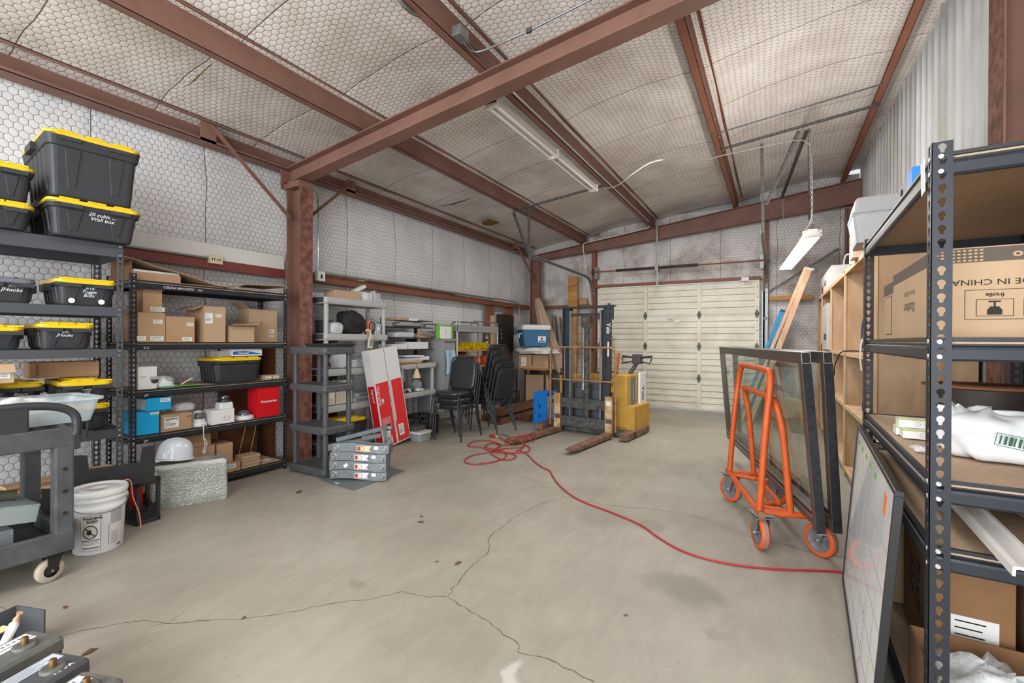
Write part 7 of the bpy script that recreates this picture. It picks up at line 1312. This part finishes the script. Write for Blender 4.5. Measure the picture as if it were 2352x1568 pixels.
g.box(.16, .23, .0030, .0038, Hw-.135, Hw-.065, mat('orange_tile', rgb(222, 130, 84), .5)); part('day_labels', g, t)
g = MB(mat('smudge_ink', rgb(90, 92, 96), .6)); rnd = random.Random(2)
for k in range(10): x = .42+rnd.uniform(-.01, .01); g.box(x, x+.002, .0030, .0036, .06+k*.028, .06+k*.028+rnd.uniform(.008, .022))
part('marker_strokes', g, t)
# ================================================================ black crates of parts between the glass and the whiteboard
milk_crate('black plastic crate on the floor between the glass panels and whiteboard', (.64, 3.88, .001), .03, .30, .28); milk_crate('black plastic crate stacked on another right of the glass panels', (.645, 3.88, .284), .0, .30, .24)
rnd = random.Random(11)
PARTB = mat('black_bracket', rgb(30, 30, 32), .3, .3)
for i in range(9):
    g = MB(PARTB if i % 3 else CHROME); L3 = rnd.uniform(.08, .12); g.box(-L3, L3, -.03, .03, 0, .02); g.lathe([(.01, 0), (.01, .002)], 10, (L3-.03, 0, .02), m=CHROME); g.lathe([(.008, 0), (.008, .002)], 10, (-L3+.03, 0, .02), m=CHROME)
    single('steel_bracket', g, 'small black metal bracket in the pile on the upper black crate', 'bracket', (.64+rnd.uniform(-.05, .05), 3.88+rnd.uniform(-.04, .04), .5265+.0235*i), rnd.uniform(0, 3), 'metal brackets on the black crate')
for i in range(3): g = MB(PARTB); g.box(-.045, .045, -.02, .02, 0, .02); g.box(-.045, -.035, -.02, .02, .02, .12); single('steel_bracket', g, 'small black metal bracket standing on the floor in front of the black crate', 'bracket', (.50+.03*i, 3.42+.11*i, .001), .2+.1*i, 'metal brackets on the floor')
# ================================================================ orange drywall cart with two glazed frames
Wn, Wf = Vector((-.075, 3.33, 0)), Vector((-.31, 4.20, 0)); u_ = (Wf-Wn).normalized(); v_ = Vector((u_.y, -u_.x, 0)); Lc = (Wf-Wn).length
cz = math.atan2(u_.y, u_.x); t = thing('drywall_cart', 'orange tubular panel cart on orange wheels carrying two glazed frames', 'cart', Wn, cz)      # local x along u_, local -y along v_
def cq(x, y, z): return (x, -y, z)
ZB = .232; TR = .021
WO = mat('orange_tyre', rgb(206, 90, 46), .45)
def big_wheel(x, y, yaw):
    M = Matrix.Translation((x, -y, 0)) @ Matrix.Rotation(yaw, 4, 'Z'); g = MB(WO); r, w = .102, .05
    g.lathe([(.074, -w*.48), (.092, -w*.5), (r, -w*.30), (r, w*.30), (.092, w*.5), (.074, w*.48)], 36, (0, 0, r), 'X', WO, M, caps=False); g.lathe([(r+.0005, -w*.22), (r+.0005, w*.22)], 36, (0, 0, r), 'X', mat('tread_grey', rgb(140, 122, 112), .7), M, caps=False); wh = part('wheel', g, t)
    g = MB(mat('hub_grey', rgb(112, 110, 116), .5)); g.lathe([(0, -w*.25), (.07, -w*.3), (.074, -w*.45), (.075, 0), (.074, w*.45), (.07, w*.3), (0, w*.25)], 28, (0, 0, r), 'X', None, M); [g.box(-w*.34, w*.34, -.006, .006, r-.07, r+.07, M=M @ Matrix.Translation((0, 0, r)) @ Matrix.Rotation(k*PI/3, 4, 'X') @ Matrix.Translation((0, 0, -r))) for k in range(3)]; part('hub', g, wh)
    g = MB(GALV)
    for sx in (-1, 1): g.add([(sx*.034, -.03, r-.02), (sx*.034, .02, r-.02), (sx*.034, .055, .205), (sx*.034, -.03, .205)]+[(sx*.038, -.03, r-.02), (sx*.038, .02, r-.02), (sx*.038, .055, .205), (sx*.038, -.03, .205)], [(0, 1, 2, 3), (4, 7, 6, 5), (0, 4, 5, 1), (1, 5, 6, 2), (2, 6, 7, 3), (3, 7, 4, 0)], M=M)
    g.box(-.05, .05, -.045, .06, .205, .212, M=M); g.box(-.06, .055, -.05, .065, .222, .230, M=M); g.lathe([(.03, .212), (.03, .222)], 16, M=M); g.tube([(-.045, 0, r), (.045, 0, r)], .009, 8, m=CHROME, M=M); part('fork', g, wh)
big_wheel(0, .0, 1.70); big_wheel(Lc, .0, 2.2); big_wheel(.02, .33, -.75) if 0 else None
big_wheel(-.02, .33, 2.15); big_wheel(Lc, .33, 2.3)
def otube(pts, nm, r=TR, k=6, m=ORANGE): g = MB(m); g.tube(smooth_path([cq(*p) for p in pts], k), r, 10); return part(nm, g, t)
H1, H2 = 1.10, .93
otube([(-.01, -.01, ZB), (-.005, .02, .70), (.01, .05, 1.0), (.05, .06, H1), (.14, .06, H1+.025), (Lc-.14, .06, H1+.025), (Lc-.05, .06, H1), (Lc-.01, .05, 1.0), (Lc, .02, .70), (Lc+.01, -.01, ZB)], 'tall_hoop')
otube([(.0, .17, ZB), (.01, .13, .70), (.02, .10, .87), (.06, .085, .935), (.14, .08, .945), (Lc-.14, .08, .945), (Lc-.06, .085, .935), (Lc-.02, .10, .87), (Lc-.01, .13, .70), (Lc, .17, ZB)], 'short_hoop')
for nm, a, b in (('long_tube', (-.06, -.01, ZB), (Lc+.06, -.01, ZB)), ('long_tube', (-.04, .37, ZB), (Lc+.04, .37, ZB)), ('cross_tube', (.0, -.01, ZB), (.0, .37, ZB)), ('cross_tube', (Lc, -.01, ZB), (Lc, .37, ZB)), ('cross_tube', (.10, -.01, ZB), (.04, .17, ZB)), ('cross_tube', (Lc-.10, -.01, ZB), (Lc-.04, .17, ZB))): otube([a, b], nm)
otube([(.10, .0, ZB+.01), (.16, .12, ZB+.01), (.22, .16, ZB+.01), (Lc-.22, .16, ZB+.01), (Lc-.16, .12, ZB+.01), (Lc-.10, .0, ZB+.01)], 'brace_loop', .017)
g = MB(ORANGE); [g.box(-.03, Lc+.03, -.398, -.390, ZB-.02, ZB+.06) for _ in (0,)]; part('edge_lip', g, t)
for x in (-.06, Lc+.06): g = MB(RUST); g.lathe([(.0225, -.012), (.0225, .012)], 14, (x, .01, ZB), 'X'); g.lathe([(.0, .0125), (.016, .0126)], 12, (x, .01, ZB), 'X', INK) if x < 0 else None; part('worn_end', g, t)
# the two storefront frames
FRM = mat('bronze_anodised', rgb(92, 84, 78), .35, .5); FRK = mat('black_anodised2', rgb(44, 44, 48), .38, .4, col2=rgb(58, 58, 62), nscale=30); GL = glassmat('window_glass', (.90, .95, .93, 1))
ALU = mat('cut_aluminium', rgb(190, 190, 190), .35, .8)
def glazed(label, v0, tilt, L_, y_start, H_=1.0, dz=0.0):
    base = Wn+v_*v0+u_*y_start+Vector((0, 0, ZB+.0225+dz)); t = thing('glazed_frame', label, 'window frame')
    ex = u_; ezz = (Vector((0, 0, 1))*math.cos(tilt)-v_*math.sin(tilt)).normalized(); ey = v_*math.cos(tilt)+Vector((0, 0, 1))*math.sin(tilt)
    t.matrix_world = Matrix(((ex.x, ey.x, ezz.x, base.x), (ex.y, ey.y, ezz.y, base.y), (ex.z, ey.z, ezz.z, base.z), (0, 0, 0, 1)))
    D_, Wp = .048, .11
    def hollow(g, x0, x1, z0, z1, ax):
        g.box(x0, x1, 0, D_, z0, z1)
    for nm, (x0, x1, z0, z1) in (('bottom_rail', (.05, L_-.05, 0, Wp*.8)), ('top_rail', (.0, L_, H_-Wp*.6, H_)), ('far_stile', (L_-.05, L_, 0, H_-Wp*.6)), ('near_stile', (0, .05, -.034, H_-Wp*.6))):
        g = MB(FRM); g.box(x0, x1, 0, D_, z0, z1); 
        if nm == 'near_stile': g.box(-.002, .05, -.001, D_+.001, z0, z1, FRM); g.box(-.003, -.001, .001, D_, z0, z1, FRK)
        if nm == 'bottom_rail': g.box(x0, x1, -.002, 0, Wp*.74, Wp*.8, ALU); g.box(x0, x1, -.0025, 0, Wp*.4, Wp*.46, ALU); g.box(x0, x1, -.003, 0, Wp*.56, Wp*.6, INK)
        if nm == 'top_rail': g.box(x0, x1, 0.002, D_-.002, z1, z1+.001, mat('frame_top', rgb(120, 118, 116), .35, .5))
        p = part(nm, g, t, bev=.001)
    g = MB(ALU); y0, y1 = .0, D_; z0 = -.039
    for a in ((-.004, .052, y0-.001, y0+.004), (-.004, .052, y1-.004, y1+.001), (-.004, .001, y0, y1), (.048, .052, y0, y1)): g.box(a[0], a[1], a[2], a[3], z0, z0+.006)
    part('cut_end', g, t); g = MB(ALU)
    for zz in ((H_-Wp*.6, H_),):
        for a in ((y0, y0+.004, zz[0], zz[1]), (y1-.004, y1, zz[0], zz[1]), (y0, y1, zz[0], zz[0]+.004), (y0, y1, zz[1]-.004, zz[1])): g.box(-.004, -.001, a[0], a[1], a[2], a[3])
        g.box(-.003, -.0008, y0+.004, y1-.004, zz[0]+.004, zz[1]-.004, INK)
    part('cut_end', g, t)
    g = MB(GL); g.box(.05, L_-.05, .020, .026, Wp*.8, H_-Wp*.6); part('glass_pane', g, t); return t
glazed('aluminium framed glass panel leaning against the orange cart, the nearer of two', .222, .085, 2.55, -.26)
glazed('aluminium framed glass panel behind the other one on the orange cart', .318, .055, 2.5, -.22)
# ================================================================ utility cart at the left edge
CX, CY = -3.34, 1.02                                # right end corner of the aisle side
t = thing('utility_cart', 'dirty charcoal plastic utility cart with two trays at the left edge', 'cart', (0, 0, 0)); CP = mat('scuffed_charcoal', rgb(82, 84, 86), .55, col2=rgb(66, 67, 70), nscale=9); cd, cl = .56, .95
def tray(z0, z1, nm):
    g = MB(CP); x0, x1, y0, y1 = CX-cd, CX, CY-cl, CY
    g.box(x1-.03, x1, y0, y1, z0, z1); g.box(x0, x0+.03, y0, y1, z0, z1); g.box(x0+.03, x1-.03, y1-.03, y1, z0, z1); g.box(x0+.03, x1-.03, y0, y0+.03, z0, z1); g.box(x0+.03, x1-.03, y0+.03, y1-.03, z0+.02, z0+.035); part(nm, g, t, bev=.008)
tray(.15, .265, 'lower_tray'); tray(.72, .825, 'upper_tray')
for x, y in ((CX-.05, CY-.075), (CX-cd+.03, CY-.075), (CX-.05, CY-cl+.03), (CX-cd+.03, CY-cl+.03)):
    g = MB(CP); g.box(x-.03, x+.048 if x > CX-.1 else x+.03, y-.005, y+.073, .24, .74)
    part('corner_post', g, t, bev=.008)
g = MB(INK)
for z in (.36, .48, .60): g.lathe([(.011, 0), (.011, .0015)], 12, (CX-.001, CY-.04, z), 'X')
part('post_holes', g, t)
g = MB(BLKP); pts = [(CX-.02, CY-.35, .95), (CX-.02, CY-.20, .955), (CX-.02, CY-.10, .945), (CX-.02, CY-.03, .92), (CX-.015, CY+.005, .88), (CX-.01, CY+.01, .82), (CX-.01, CY+.005, .78)]; g.tube(smooth_path(pts, 5), .021, 10); part('handle', g, t)
g = MB(BLKP); g.box(CX-.045, CX-.003, CY-.30, CY-.178, .73, .96); part('handle_block', g, t, bev=.01)
g = MB(BLKP); g.box(CX-.06, CX+.004, CY-.01, CY+.02, .70, .84); [g.box(CX-.04, CX, CY+.02, CY+.05, .745+.0*k, .80) for k in (0,)]; [g.tube([(CX-.01-.03*k, CY+.05, .75), (CX-.01-.03*k, CY+.055, .84)], .006, 6) for k in (0, 1)]; part('tool_holder', g, t, bev=.004)
for x, y in ((CX-.045, CY-.09), (CX-cd+.06, CY-.09), (CX-.045, CY-cl+.1)): caster(t, x, y, .062, .034, mat('caster_tyre', rgb(176, 166, 152), .6), .25, INK, INK, .15)
# things on the cart
t = thing('plastic_bin', 'shallow clear plastic bin on the top of the utility cart', 'storage bin', (CX-.30, CY-.13, .827), .05); g = MB(CLEARP); g.rrloft([(0, .15, .25, .03), (.12, .18, .28, .04), (.125, .20, .30, .05), (.14, .20, .30, .05), (.138, .18, .28, .04)], 5, caps=(True, False)); part('bin', g, t)
g = MB(cling('bag_film', .55, (.88, .88, .87, 1), bump=1.0, bs=12, rough=.1)); g.blob((0, 0, .06), .10, .16, .075, 26, 16, .10, 4, 9, flat=.1); single('clear_bag', g, 'clear plastic bag of small parts inside the shallow bin on the cart', 'bag', (CX-.29, CY-.14, .836), .1)
GBX = mat('grey_steel_box', rgb(128, 134, 138), .4, .4)
t = thing('steel_chassis', 'grey steel equipment chassis with vent holes on the lower tray of the cart', 'equipment', (CX-.14, CY-.235, .1875), .03); g = MB(GBX); g.box(-.26, .05, -.30, .02, 0, .13); part('case', g, t, bev=.003); g = MB(INK); [g.lathe([(.005, 0), (.005, .001)], 8, (.0505, -.26+.022*k, .03+.022*j), 'X') for k in range(9) for j in range(4)]; part('vent_holes', g, t)
g = MB(GALV); [g.lathe([(.005, 0), (.005, .002)], 8, (.0505, .012, zz), 'X', CHROME) for zz in (.02, .11)]; part('corner_screw', g, t); g = MB(INK); g.tube(smooth_path([(.0, -.3, .10), (.04, -.24, .135), (.06, -.16, .145), (.07, -.11, .12), (.072, -.10, .02)], 5), .007, 6); part('cable', g, t)
t = thing('steel_cover', 'pale grey sheet steel cover tilted over the chassis on the cart', 'panel', (CX-.18, CY-.22, .43), 0, rot=(-.18, .03, .1)); g = MB(mat('pale_steel', rgb(158, 168, 172), .4, .3)); g.box(-.22, .1, -.34, .10, 0, .008); g.box(.092, .1, -.34, .10, -.085, 0); g.box(-.22, .1, .092, .10, -.085, 0); part('cover', g, t, bev=.002)
g = MB(mat('dark_pipe', rgb(78, 78, 66), .5)); g.tube([(-.1, -.3, .03), (-.06, .05, .03)], .03, 10); part('foam_tube', g, t)
# angled black bracket plate
t = thing('mounting_plate', 'black steel mounting plate with raised ends behind the white bucket', 'bracket', (0, 0, 0)); PX_ = -3.835; q = [at(a, b, X=PX_) for a, b in ((165, 1046), (201, 1045), (204, 1077), (322, 1061), (326, 1030), (331, 1026), (357, 1022), (355, 1103), (350, 1106), (165, 1138))]
g = MB(mat('matte_black_steel', rgb(60, 61, 63), .5, .3, noise=.15, nscale=20)); g.prism([(p.y, p.z) for p in q], PX_-.004, PX_, 'X'); part('front_plate', g, t)
g = MB(INK)
for a, b in ((181, 1067), (190, 1058), (342, 1043), (336, 1087)): p = at(a, b, X=PX_+.001); g.lathe([(.005, 0), (.005, .001)], 8, (PX_, p.y, p.z), 'X')
for a, b in ((230, 1103), (290, 1091)): p = at(a, b, X=PX_+.001); g.box(PX_, PX_+.001, p.y-.02, p.y+.02, p.z-.002, p.z+.002); g.box(PX_, PX_+.001, p.y-.02, p.y+.02, p.z-.012, p.z-.008)
part('slots', g, t); y0 = q[0].y; g = MB(BLKP); g.add([(PX_-.004, 1.02, .005), (PX_-.004, 1.18, .005), (PX_-.004, 1.30, .32), (PX_-.004, 1.02, .40), (PX_-.010, 1.02, .005), (PX_-.010, 1.18, .005), (PX_-.010, 1.30, .32), (PX_-.010, 1.02, .40)], [(0, 1, 2, 3), (7, 6, 5, 4), (0, 4, 5, 1), (1, 5, 6, 2), (2, 6, 7, 3), (3, 7, 4, 0)]); part('support_leg', g, t)
# bucket
p = at(226, 1258, Z=0); c = p; BW = mat('bucket_white', rgb(222, 222, 222), .4)
t = thing('plastic_bucket', 'white five gallon bucket with lid and printed warning on the floor', 'bucket', (c.x, c.y, .001), 0); t.scale = (.90, .90, 1.07)
g = MB(BW); g.lathe([(.125, 0), (.132, .006), (.145, .24), (.152, .25), (.152, .262), (.147, .268), (.148, .29), (.155, .295), (.155, .308), (.149, .314), (.150, .335)], 48); part('shell', g, t)
g = MB(BW); g.lathe([(.158, .325), (.160, .33), (.160, .352), (.156, .358), (.146, .356), (.140, .348), (.10, .346), (.098, .349), (.04, .349), (.038, .346), (0, .346)], 48, caps=False); part('lid', g, t)
g = MB(GALV); pts = []
th0 = math.atan2(-c.y, -c.x)
for k in range(13):
    a = PI*k/12; pts.append((.158*math.cos(a), -.155*math.sin(a)*.98, .285-.05*math.sin(a)))
M_ = Matrix.Rotation(th0+.15+PI/2, 4, 'Z'); g.tube([M_ @ Vector(p) for p in pts], .0028, 6); part('handle', g, t)
for a in (0, PI): g = MB(BW); g.lathe([(.018, 0), (.016, .012)], 12, (0, 0, 0), 'X', M=M_ @ Matrix.Rotation(a, 4, 'Z') @ Matrix.Translation((.148, 0, .285))); part('handle_ear', g, t)
def curved(nm, th, z, w, h, m, fn=None, r=.1405, eps=.001, seg=8):
    g = MB(m); rr = lambda zz: .132+(.145-.132)*(zz-.006)/.234+eps
    vs = [(rr(z+dz)*math.cos(th+a/.14), rr(z+dz)*math.sin(th+a/.14), z+dz) for dz in (-h/2, h/2) for a in [-w/2+w*i/seg for i in range(seg+1)]]
    g.add(vs, [(i, i+1, seg+2+i, seg+1+i) for i in range(seg)], None, True); return part(nm, g, t)
th = th0-.30
curved('label_panel', th, .125, .105, .20, INK); curved('label_panel', th, .125, .101, .196, PAPER, eps=.0014)
for k, z in enumerate((.107-.02, .044)): curved('label_rule', th, z, .101, .003, INK, eps=.0018)
for k in range(7): curved('small_print', th, .032+k*.0075+(.008 if k > 2 else 0), .090, .0028, MGREY, eps=.0018)
def on_bucket(s, th, z, size, bold=.0008, m=INK):
    r = .132+.013*(z-.006)/.234+.003; o = text('lettering', s, t, (r*math.cos(th), r*math.sin(th), z), size, m, rot=(PI/2, 0, th+PI/2), bold=bold)
    me = o.data
    for v in me.vertices: x = v.co.x; a = x/r; v.co.z += -(r-r*math.cos(a)); v.co.x = r*math.sin(a)
    return o
on_bucket('WARNING', th+.08, .211, .0215); on_bucket('AVISO', th+.08, .192, .0215)
g = MB(INK); r = .143; g.tube([(r*math.cos(th+.036*math.cos(k*PI/12)/.14), r*math.sin(th+.036*math.cos(k*PI/12)/.14), .134+.036*math.sin(k*PI/12)) for k in range(24)], .0022, 5, True); g.tube([(r*math.cos(th+s*.025/.14), r*math.sin(th+s*.025/.14), .134-s*.025) for s in (-1, 0, 1)], .0022, 5); g.blob((r*math.cos(th)-.001, r*math.sin(th)+.0, .134), .003, .018, .014, 12, 8); g.add([((r)*math.cos(th-.30), r*math.sin(th-.30), .196), (r*math.cos(th-.20), r*math.sin(th-.20), .196), (r*math.cos(th-.25), r*math.sin(th-.25), .212)], [(0, 1, 2)]); part('warning_symbol', g, t)
th2 = th0+.72
for k in range(13): curved('small_print', th2, .236-k*.0062, .075, .003, MGREY, eps=.0012)
for k in range(8): curved('small_print', th2-.08, .11-k*.009, .045, .0028, MGREY, eps=.0012)
curved('label_rule', th2-.33, .10, .002, .12, INK, eps=.0012); on_bucket('18 5G', th2+.16, .028, .012); on_bucket('MAPEI', th2-.05, .146, .016, .0004) if 0 else None
# orange zip ties, crate and red box behind the bucket
milk_crate('black crate standing on its side behind the white bucket', (-3.935, 1.57, .001), .1, .15, .31)
g = MB(mat('pink_wire', rgb(232, 150, 124), .5)); g.tube(smooth_path([(-3.765, 1.395, .31), (-3.775, 1.40, .36), (-3.78, 1.44, .345), (-3.775, 1.45, .24), (-3.76, 1.48, .12), (-3.755, 1.49, .01)], 5), .004, 6); single('wire_tie', g, 'pinkish orange wire curling over the crate beside the bucket', 'wire') 
g = MB(WHITE); g.tube([(-3.92, 1.50, .325), (-3.89, 1.63, .325)], .012, 8); single('white_tube', g, 'short white tube lying on the crate behind the bucket', 'tube'); 
g = MB(RED); g.box(-.03, .03, -.06, .06, 0, .36); single('red_carton', g, 'narrow red carton between the crate and the bubble wrapped slab', 'box', (-4.10, 1.565, .001), 0)
# bubble wrapped slab and hard hat
bl, br = at(342, 1176, Z=0), at(522, 1146, Z=0); bd = (br-bl); bL = bd.length; ba = math.atan2(bd.y, bd.x)
t = thing('wrapped_slab', 'long box wrapped in bubble wrap on the floor under the hard hat', 'parcel', (bl.x, bl.y, .001), ba); BUB = bubblemat('bubble_wrap', rgb(172, 178, 168))
bh_ = .335; g = MB(BUB)
def slab(u, v):
    return (u*bL, 0, v*bh_)
g.rrloft([(0, bL/2, .095, .02), (.05, bL/2+.004, .10, .02), (.2, bL/2+.002, .097, .025), (bh_-.02, bL/2, .095, .03), (bh_, bL/2-.02, .08, .03)], 5, c=(bL/2, .10)); g.blob((bL-.01, .12, .26), .03, .09, .06, 18, 12, .2, 5, 3); part('wrap', g, t, bev=.004)
g = MB(FILM); g.sheet(lambda u, v: (u*bL*.98, -.002-.004*math.sin(9*u+v*3), bh_-.03+.03*v+.004*math.sin(u*23)), 24, 3); part('tape_edge', g, t); g = MB(mat('pale_green_print', rgb(150, 186, 130), .4, alpha=.5)); g.box(.035, .07, -.004, -.002, .05, .13); part('printed_patch', g, t) 
t = thing('hard_hat', 'white hard hat resting on the bubble wrapped box', 'helmet', (bl.x+math.cos(ba)*.15-math.sin(ba)*.10, bl.y+math.sin(ba)*.15+math.cos(ba)*.10, .362), ba+.1, rot=(.0, .10, ba+.05)); HH = mat('helmet_white', rgb(206, 212, 220), .22, spec=.6, coat=.3); g = MB(HH); prof = [(0, .124, .100), (.012, .120, .097), (.05, .118, .096), (.09, .108, .090), (.12, .088, .075), (.14, .058, .050), (.149, .02, .018), (.150, .001, .001)]; n = 40; vs = []
for z, rx, ry in prof:
    for k in range(n): a = 2*PI*k/n; rdg = .006*max(0, math.cos(a*2))**8*(z > .03) if 0 else 0; vs.append((rx*math.cos(a)+.004, ry*math.sin(a), z+.01+.006*math.exp(-(ry*math.sin(a)/.012)**2)*(z > .05)))
g.add(vs, [(j*n+k, j*n+(k+1) % n, (j+1)*n+(k+1) % n, (j+1)*n+k) for j in range(len(prof)-1) for k in range(n)], None, True); part('shell', g, t)
g = MB(HH); vs = []
for rr, z in ((1.0, .014), (1.08, .006), (1.09, .002), (1.0, .008)):
    for k in range(n):
        a = 2*PI*k/n; pk = .045*max(0, -math.cos(a))**3 if rr > 1 else 0; vs.append(((.124*rr+pk)*math.cos(a)+.004, .100*rr*math.sin(a), z-.012*(pk > .01)))
g.add(vs, [(j*n+k, ((j+1) % 4)*n+k, ((j+1) % 4)*n+(k+1) % n, j*n+(k+1) % n) for j in range(4) for k in range(n)], None, True); part('brim', g, t); g = MB(DGREY); g.tube([(.09*math.cos(k*PI/8), .075*math.sin(k*PI/8), -.004) for k in range(16)], .006, 6, True); part('headband', g, t)
# low shelf extra: planks seen between the cart and rack
for i in range(3): g = MB(GREYW if i != 1 else PINE); g.box(-.05, .05, -.30, .30, 0, .014); single('plank', g, 'thin wooden board sloping beside the utility cart, %s of three' % ('lowest', 'middle', 'top')[i], 'plank', (-4.35-.04*i, .98, .33+.025*i), 0, 'sloping boards by the cart', rot=(.24, .0, -.15)) if 0 else None
# ================================================================ batteries bottom left
BAT = mat('battery_case', rgb(58, 60, 64), .42, col2=rgb(74, 74, 74), nscale=14); BTOP = mat('battery_top', rgb(76, 80, 84), .42, col2=rgb(108, 106, 98), nscale=9); LBL = mat('battery_label', rgb(186, 196, 206), .4)
def battery(label, c, rz, Lb=.34, Wb=.165, Hb=.20, topm=BTOP, kind=0, post=(.12, -.02)):
    t = thing('car_battery', label, 'battery', c, rz, 'car batteries on the floor'); g = MB(BAT); g.rrloft([(0, Lb/2-.006, Wb/2-.006, .008), (Hb-.05, Lb/2-.004, Wb/2-.004, .008)], 3); part('case', g, t, bev=.002)
    g = MB(topm); g.rrloft([(Hb-.05, Lb/2, Wb/2, .01), (Hb-.012, Lb/2, Wb/2, .014), (Hb, Lb/2-.01, Wb/2-.008, .012)], 3); part('lid', g, t, bev=.002)
    g = MB(PAPER if kind == 0 else LBL); 
    if kind == 0: g.box(-Lb/2+.01, Lb/2-.03, Wb*.18, Wb*.40, Hb, Hb+.001); g.box(-Lb/2+.01, Lb/2-.03, Wb*.05, Wb*.15, Hb, Hb+.001, mat('label_pale', rgb(206, 214, 224), .4)); g.box(-Lb/2+.01, Lb/2-.03, Wb*.155, Wb*.165, Hb, Hb+.0014, INK); [g.box(-Lb/2+.02+k*.016, -Lb/2+.030+k*.016, Wb*.25, Wb*.33, Hb+.001, Hb+.0014, mat('label_red', rgb(150, 60, 70), .5) if k % 5 == 2 else MGREY) for k in range(17)]; g.lathe([(.012, Hb+.0012), (.012, Hb+.0016)], 14, (Lb*.32, Wb*.11, 0), 'Z', BLUE)
    else: g.box(-Lb/2+.01, Lb/2-.02, Wb*.10, Wb*.42, Hb, Hb+.001); [g.box(-Lb/2+.02, Lb/2-.05-.02*(k % 3), Wb*(.13+.04*k), Wb*(.145+.04*k), Hb+.001, Hb+.0014, MGREY) for k in range(7)]
    part('label_strip', g, t)
    for sx in ((1,) if kind != 2 else (1,)):
        g = MB(BTOP); g.lathe([(.034, 0), (.034, .008), (.028, .010)], 20, (post[0], post[1], Hb)); part('terminal_base', g, t); g = MB(mat('brass_post', rgb(120, 92, 54), .5, .6, noise=.3, nscale=40)); g.lathe([(.0105, .008), (.010, .034), (.008, .036)], 14, (post[0], post[1], Hb)); part('terminal_post', g, t)
    if kind == 1: text('lettering', 'NAPA', t, (post[0]+.01, -.055, Hb+.001), .022, PAPER, rot=(0, 0, 0), bold=.001)
    return t
def bpos(px, py, z): p = at(px, py, Z=z); return p
ba_ = math.atan2((at(225, 1560, Z=.2)-at(120, 1600, Z=.2)).y, (at(225, 1560, Z=.2)-at(120, 1600, Z=.2)).x)
e0, e1 = at(0, 1478, Z=.2), at(66, 1445, Z=.2); ba_ = math.atan2(e1.y-e0.y, e1.x-e0.x)
def place_b(label, px, py, kind, topm=BTOP, Lb=.34, Wb=.165, post=(.12, -.02)):
    p = at(px, py, Z=.2)                      # far right corner of the top
    c_, s_ = math.cos(ba_), math.sin(ba_); lx, ly = Lb/2, Wb/2; return battery(label, (p.x-(c_*lx-s_*ly), p.y-(s_*lx+c_*ly), .001), ba_, Lb, Wb, .20, topm, kind, post)
place_b('dusty black car battery with a white label strip, first of the row at bottom left', 72, 1444, 0, post=(.085, -.02)); place_b('black car battery with a silver label strip, second of the row at bottom left', 130, 1492, 1, CHAR, Wb=.155, post=(.09, -.025)); place_b('black car battery cut by the picture bottom, third of the row', 195, 1536, 0, post=(.10, -.02))
t = thing('battery_tray', 'open grey battery tray with a cream label behind the batteries', 'tray', tuple(at(20, 1440, Z=.12)), ba_); g = MB(CHAR); g.box(-.2, .075, -.08, .08, -.118, -.11); g.box(-.2, .075, .074, .08, -.11, .04); g.box(.069, .075, -.08, .074, -.11, .04); g.box(-.2, .0, -.02, .03, .0, .004, mat('cream_label', rgb(222, 208, 160), .6)); part('tray', g, t)
t = thing('spark_plug', 'white capped tube standing among the batteries at bottom left', 'tube', tuple(at(18, 1462, Z=.20)), 0, rot=(-.25, .35, 0)); g = MB(WHITE); g.lathe([(.015, -.05), (.015, .05), (.010, .055), (.008, .07)], 14); part('body', g, t); g = MB(mat('tan_tip', rgb(190, 150, 110), .6)); g.lathe([(.011, .068), (.005, .085), (.010, .095)], 10); part('tip', g, t)
